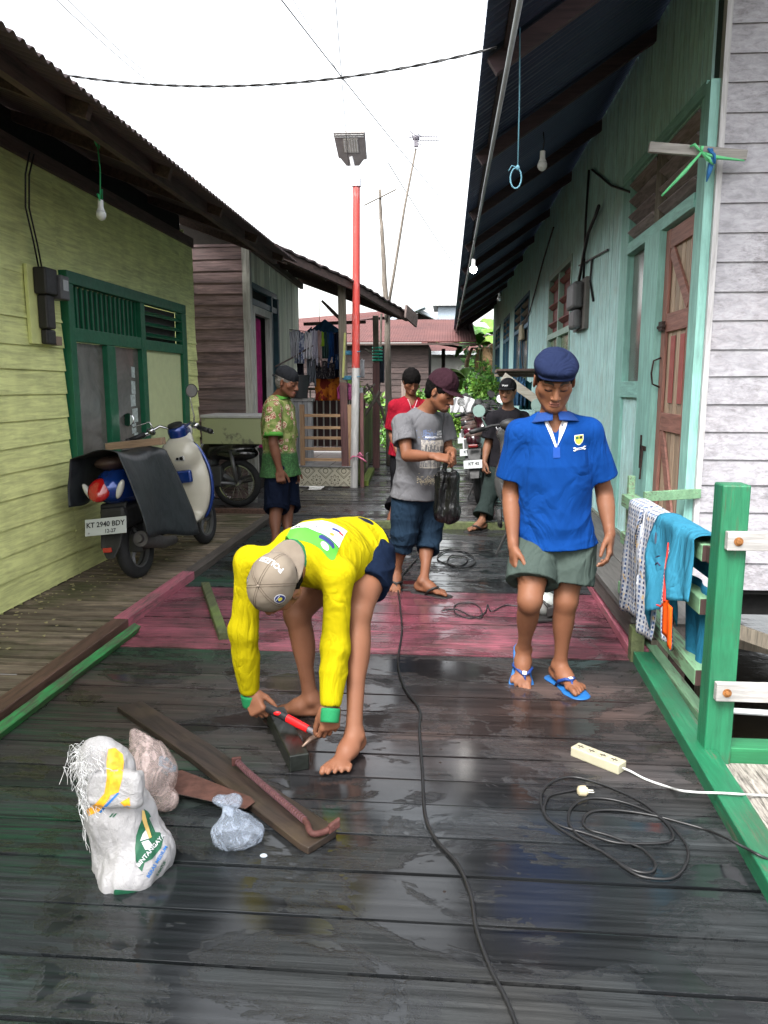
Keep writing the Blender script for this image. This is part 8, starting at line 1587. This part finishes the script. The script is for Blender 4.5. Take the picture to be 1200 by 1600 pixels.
# --- man in yellow, bent over the timber ---
off = (-.45, 2.95, 0)
P6 = thing('person', 'barefoot man in a yellow long-sleeved shirt and beige cap bending over a dark timber block', 'person', off)
J6 = dict(pelvis=PY(556, 860, 3.24), neck=PY(462, 872, 2.84), head=PY(432, 915, 2.66), bf=(-.15, .35, -1), hf=(-.42, -.10, -.90), hu=(-.36, -.86, -.04),
          shL=PY(528, 900, 2.84), shR=PY(392, 880, 2.86), elL=PY(524, 1010, 2.80), elR=PY(380, 985, 2.86), wrL=PY(517, 1100, 2.71), wrR=PY(390, 1080, 2.90),
          hdL=(-.08, .0, -1), hpL=(-.6, .8, -.1), hdR=(.42, -.30, -.72), hpR=(.35, .75, -.35), hoL=dict(curl=(22, 50, 42), thumb=(.25, .9, .30), s=1.08), hoR=dict(curl=(42, 48, 30), thumb=(.5, .8, .4)),
          hipL=PY(582, 872, 3.18), hipR=PY(528, 880, 3.33), knL=PY(560, 955, 2.92), anL=G(553, 1150, .085), knR=PY(464, 958, 3.08), anR=G(485, 1092, .08),
          kfL=(-.15, -1, .2), kfR=(-.55, -.8, .25), ftL=(-.32, -.95, 0), ftR=(-1, .02, 0), mdL=(-1, .3, 0), mdR=(.1, -1, 0))
check(J6, 'yellow')
ob, V, Q = body(J6, .0032, P6, off, (.205, .088, .048), 1.04, beard=.6); J = J6
YEL = cloth('yellow_cotton', (.43, .355, .004), 900)
def d6(V, N):
    V = folds(V, N, .006, (7, 7, 7), 41)
    for c, d, R_, wl, am, sd in (((J6['elL']), (.1, .2, 1), .12, .05, .002, 2), (J6['elR'], (.4, .2, 1), .12, .05, .002, 6), (A_(J6['shL'])+A_((-.02, -.03, .0)), (1, 0, .7), .13, .06, .006, 7), (A_(J6['shR'])+A_((.05, -.04, .0)), (1, 0, -.5), .12, .05, .006, 12), (A_(J6['pelvis'])+A_((.02, -.12, .03)), (.8, .5, .2), .16, .07, .006, 14), (A_(J6['neck'])+A_((.05, .08, -.02)), (.9, -.3, .1), .14, .07, .005, 19)): V = ripple(V, N, c, d, R_, wl, am, sd)
    return V
so, V, Q = shirt(J6, .0042, 'long_sleeved_shirt', YEL, P6, off, wrist=True, hem=.03, loose=.030, flare=.005, sleeve_r=(.062, .053, .041), disp=d6, neckr=.066, neckfwd=.01, below=A_(J6['pelvis'])+A_((.25, .2, -.1)))
T = bvh(V, Q); GR = plain('green_rib', (.008, .17, .06), .85, scale=180)
for S in 'LR':
    e = A_(J['el'+S])+(A_(J['wr'+S])-A_(J['el'+S]))*.93; ax = nrm(A_(J['wr'+S])-A_(J['el'+S])); mb = MB(off)
    mb.lathe(e+ax*.030, ax, [(0, .036), (.008, .0375), (.045, .035), (.052, .034), (.052, .028), (0, .028)], 24); mb.build('cuff', GR, so, smooth=True)
nk = A_(J['neck']); up = A_(J['up']); fr = A_(J['f']); rt = A_(J['r'])
mb = MB(off); mb.tube([nk+up*.03+rt*math.cos(a)*.066+fr*(.0+math.sin(a)*.066) for a in np.linspace(0, 2*math.pi, 25)], .011, 8, False); mb.build('neck_rib', plain('dark_green_rib', (.006, .10, .035), .85), so, smooth=True)
# back print: axes along the shoulders (rt) and the spine
bc = PY(530, 851, 2.98); sx = Vector(rt); sy = Vector(-up); bn = sx.cross(sy)
if bn.dot(Vector(-fr)) < 0: sx = -sx
def bp(px, py):   # photo pixel on the back -> print coordinates
    d = ray(px, py); h = T.ray_cast(EYE, d.normalized()); return h[0]
quadW = [bp(472, 805), bp(540, 808), bp(520, 845), bp(447, 830)]
quadG = [bp(447, 830), bp(520, 845), bp(503, 868), bp(431, 852)]
print('print quads', quadW, quadG)
o_ = bp(485, 832) or bc
pa_, pb_ = bp(447, 834) or o_, bp(516, 848) or o_; o_ = (pa_+pb_)/2+Vector(-up)*.022+(pb_-pa_).normalized()*.012; sx = (pb_-pa_).normalized(); sy = (Vector(-up)-sx*sx.dot(Vector(-up))).normalized(); KS = 1.0
if sx.cross(sy).dot(Vector(fr)) > 0: sy = -sy
print('PRINT', (pb_-pa_).length, sx, sy)
decal('back_print', [(-.100, -.002), (.100, -.002), (.108, .105), (-.092, .105)], [(0, 1, 2, 3)], o_, sx, sy, plain('print_white', (.50, .51, .54), .7, var=.03), so, off, T, lift=.002)
decal('back_print', [(-.100, -.062), (-.090, -.070), (.090, -.070), (.100, -.062), (.100, -.002), (-.100, -.002)], [(0, 1, 2, 3, 4, 5)], o_, sx, sy, plain('print_green', (.07, .33, .03), .7, var=.05), so, off, T, lift=.002)
decal('print_line', *rect2(.20, .003, 0, -.003), o_, sx, sy, INK, so, off, T, lift=.003); decal('print_line', *rect2(.20, .002, .007, .085), o_, sx, sy, INK, so, off, T, lift=.003)
navyp = plain('print_navy', (.02, .03, .14), .7); orp = plain('print_orange', (.62, .22, .03), .7); redp = plain('print_red', (.45, .03, .03), .7)
SG = -1 if False else 1
text_on('print_text', 'LGO', .020, o_+sx*.052*SG-sy*.022, -sx, -sy, WHITE, so, off, T)
decal('print_mark', [(-.030, -.012), (.030, -.012), (.034, .0), (.026, .013), (-.026, .013), (-.034, 0)], [(0, 1, 2, 3, 4, 5)], o_+sx*.052*SG-sy*.022, sx, sy, navyp, so, off, T, lift=.003)
decal('print_mark', *rad2(lambda a: (.017*math.cos(a), .012*math.sin(a))), o_+sx*.052*SG-sy*.050, sx, sy, WHITE, so, off, T, lift=.003)
decal('print_mark', *rad2(lambda a: (.010*math.cos(a), .008*math.sin(a))), o_+sx*.060*SG+sy*.028, sx, sy, orp, so, off, T, lift=.003)
decal('print_mark', *rect2(.036, .014), o_+sx*.070*SG+sy*.060, sx, sy, navyp, so, off, T, lift=.003); decal('print_mark', *rect2(.018, .010), o_+sx*.092*SG+sy*.055, sx, sy, redp, so, off, T, lift=.004)
text_on('print_text', 'M', .030, o_-sx*.075*SG+sy*.020, -sx, -sy, INK, so, off, T); text_on('print_text', 'L', .045, o_-sx*.012*SG+sy*.045, -sx, -sy, plain('print_grey', (.2, .2, .22), .7), so, off, T)
text_on('print_text', 'LIGA', .018, o_+sx*.035*SG+sy*.070, -sx, -sy, plain('print_grey', (.2, .2, .22), .7), so, off, T); text_on('print_text', 'SEHAT - TANPA BATAS', .010, o_+sy*.094, -sx, -sy, INK, so, off, T)
DJ = cloth('dark_denim', (.006, .012, .030), 500)
def d6s(V, N): V = folds(V, N, .012, (8, 8, 8), 51); return ripple(V, N, A_(J6['hipL'])+A_((.06, -.1, 0)), (.3, .3, 1), .12, .06, .006, 3)
shorts(J6, .0045, 'denim_shorts', DJ, P6, off, frac=.56, g=.012, flare=.006, disp=d6s, waist=.04)
hair_mesh(J6, 1.04, P6, off, fringe=.03, puff=.003, capped=.03)
BEI = NT('beige_cap'); 
BEI.set(color=BEI.ramp(BEI.noise(8, 5), [(.3, (.14, .11, .085)), (.7, (.20, .165, .125))]), rough=.85); BEI.bump(BEI.noise(500, 2), .2, .002)
cpo, V, Q, cf = cap_mesh(J6, 1.07, BEI.mat, P6, off, back=True, brim=.085, res=.003, low=.020, brimup=.0)
P_, r, g, u = cf; CT = bvh(V, Q); cc = Vector(P_(0, 0, .03)); SEAM = plain('cap_seam', (.10, .075, .055), .9)
for k in range(6):
    a = math.pi/6+math.pi*k/3; dirv = r*math.cos(a)+g*math.sin(a)
    for dd in (-.004, .004):
        mb = MB(off); pts = []
        for i in range(15):
            e = math.radians(88-i*6.2); w = Vector(dirv*math.cos(e)+u*math.sin(e)); side = Vector(u).cross(Vector(dirv)); h = CT.ray_cast(cc+side*dd+w*.3, -w)
            if h[0] is not None: pts.append(h[0]+w*.0004)
        if len(pts) > 3: mb.tube(pts, .0011, 5); mb.build('seam', SEAM, cpo, smooth=True)
mb = MB(off); h = CT.ray_cast(cc+Vector(u)*.3, -Vector(u)); mb.ell(h[0], (.007, .007, .005), 10, 6); mb.build('button', BEI.mat, cpo, smooth=True)
# front of the cap lies at the back of the head, over the neck
fd = (Vector(g)*.74+Vector(u)*.67).normalized(); fu = -(Vector(g)*.67-Vector(u)*.74)
text_on('cap_text', 'POLIZEI', .028, cc+fd*.11, Vector(r), fu, WHITE, cpo, off, CT)
sd_ = (Vector(-r)*.85+Vector(u)*.4).normalized(); sd2 = Vector(r)
for q in (-1, 1):
    dv = (Vector(r)*q*.80+Vector(u)*.55-Vector(g)*.15).normalized(); hcs = cc+dv*.11; tx = Vector(u).cross(dv).normalized(); ty = dv.cross(tx).normalized()
    decal('cap_badge', *rad2(lambda a: (.019*math.cos(a), .023*math.sin(a))), hcs, tx, ty, WHITE, cpo, off, CT, lift=.001)
    decal('cap_badge', *rad2(lambda a: (.016*math.cos(a), .020*math.sin(a))), hcs, tx, ty, navyp, cpo, off, CT, lift=.002)
    decal('cap_badge', *rad2(lambda a: (.008*math.cos(a), .008*math.sin(a))), hcs, tx, ty, yel, cpo, off, CT, lift=.003)
    decal('cap_badge', *rect2(.022, .003, 0, .011), hcs, tx, ty, WHITE, cpo, off, CT, lift=.003)
for e_ in (): pass
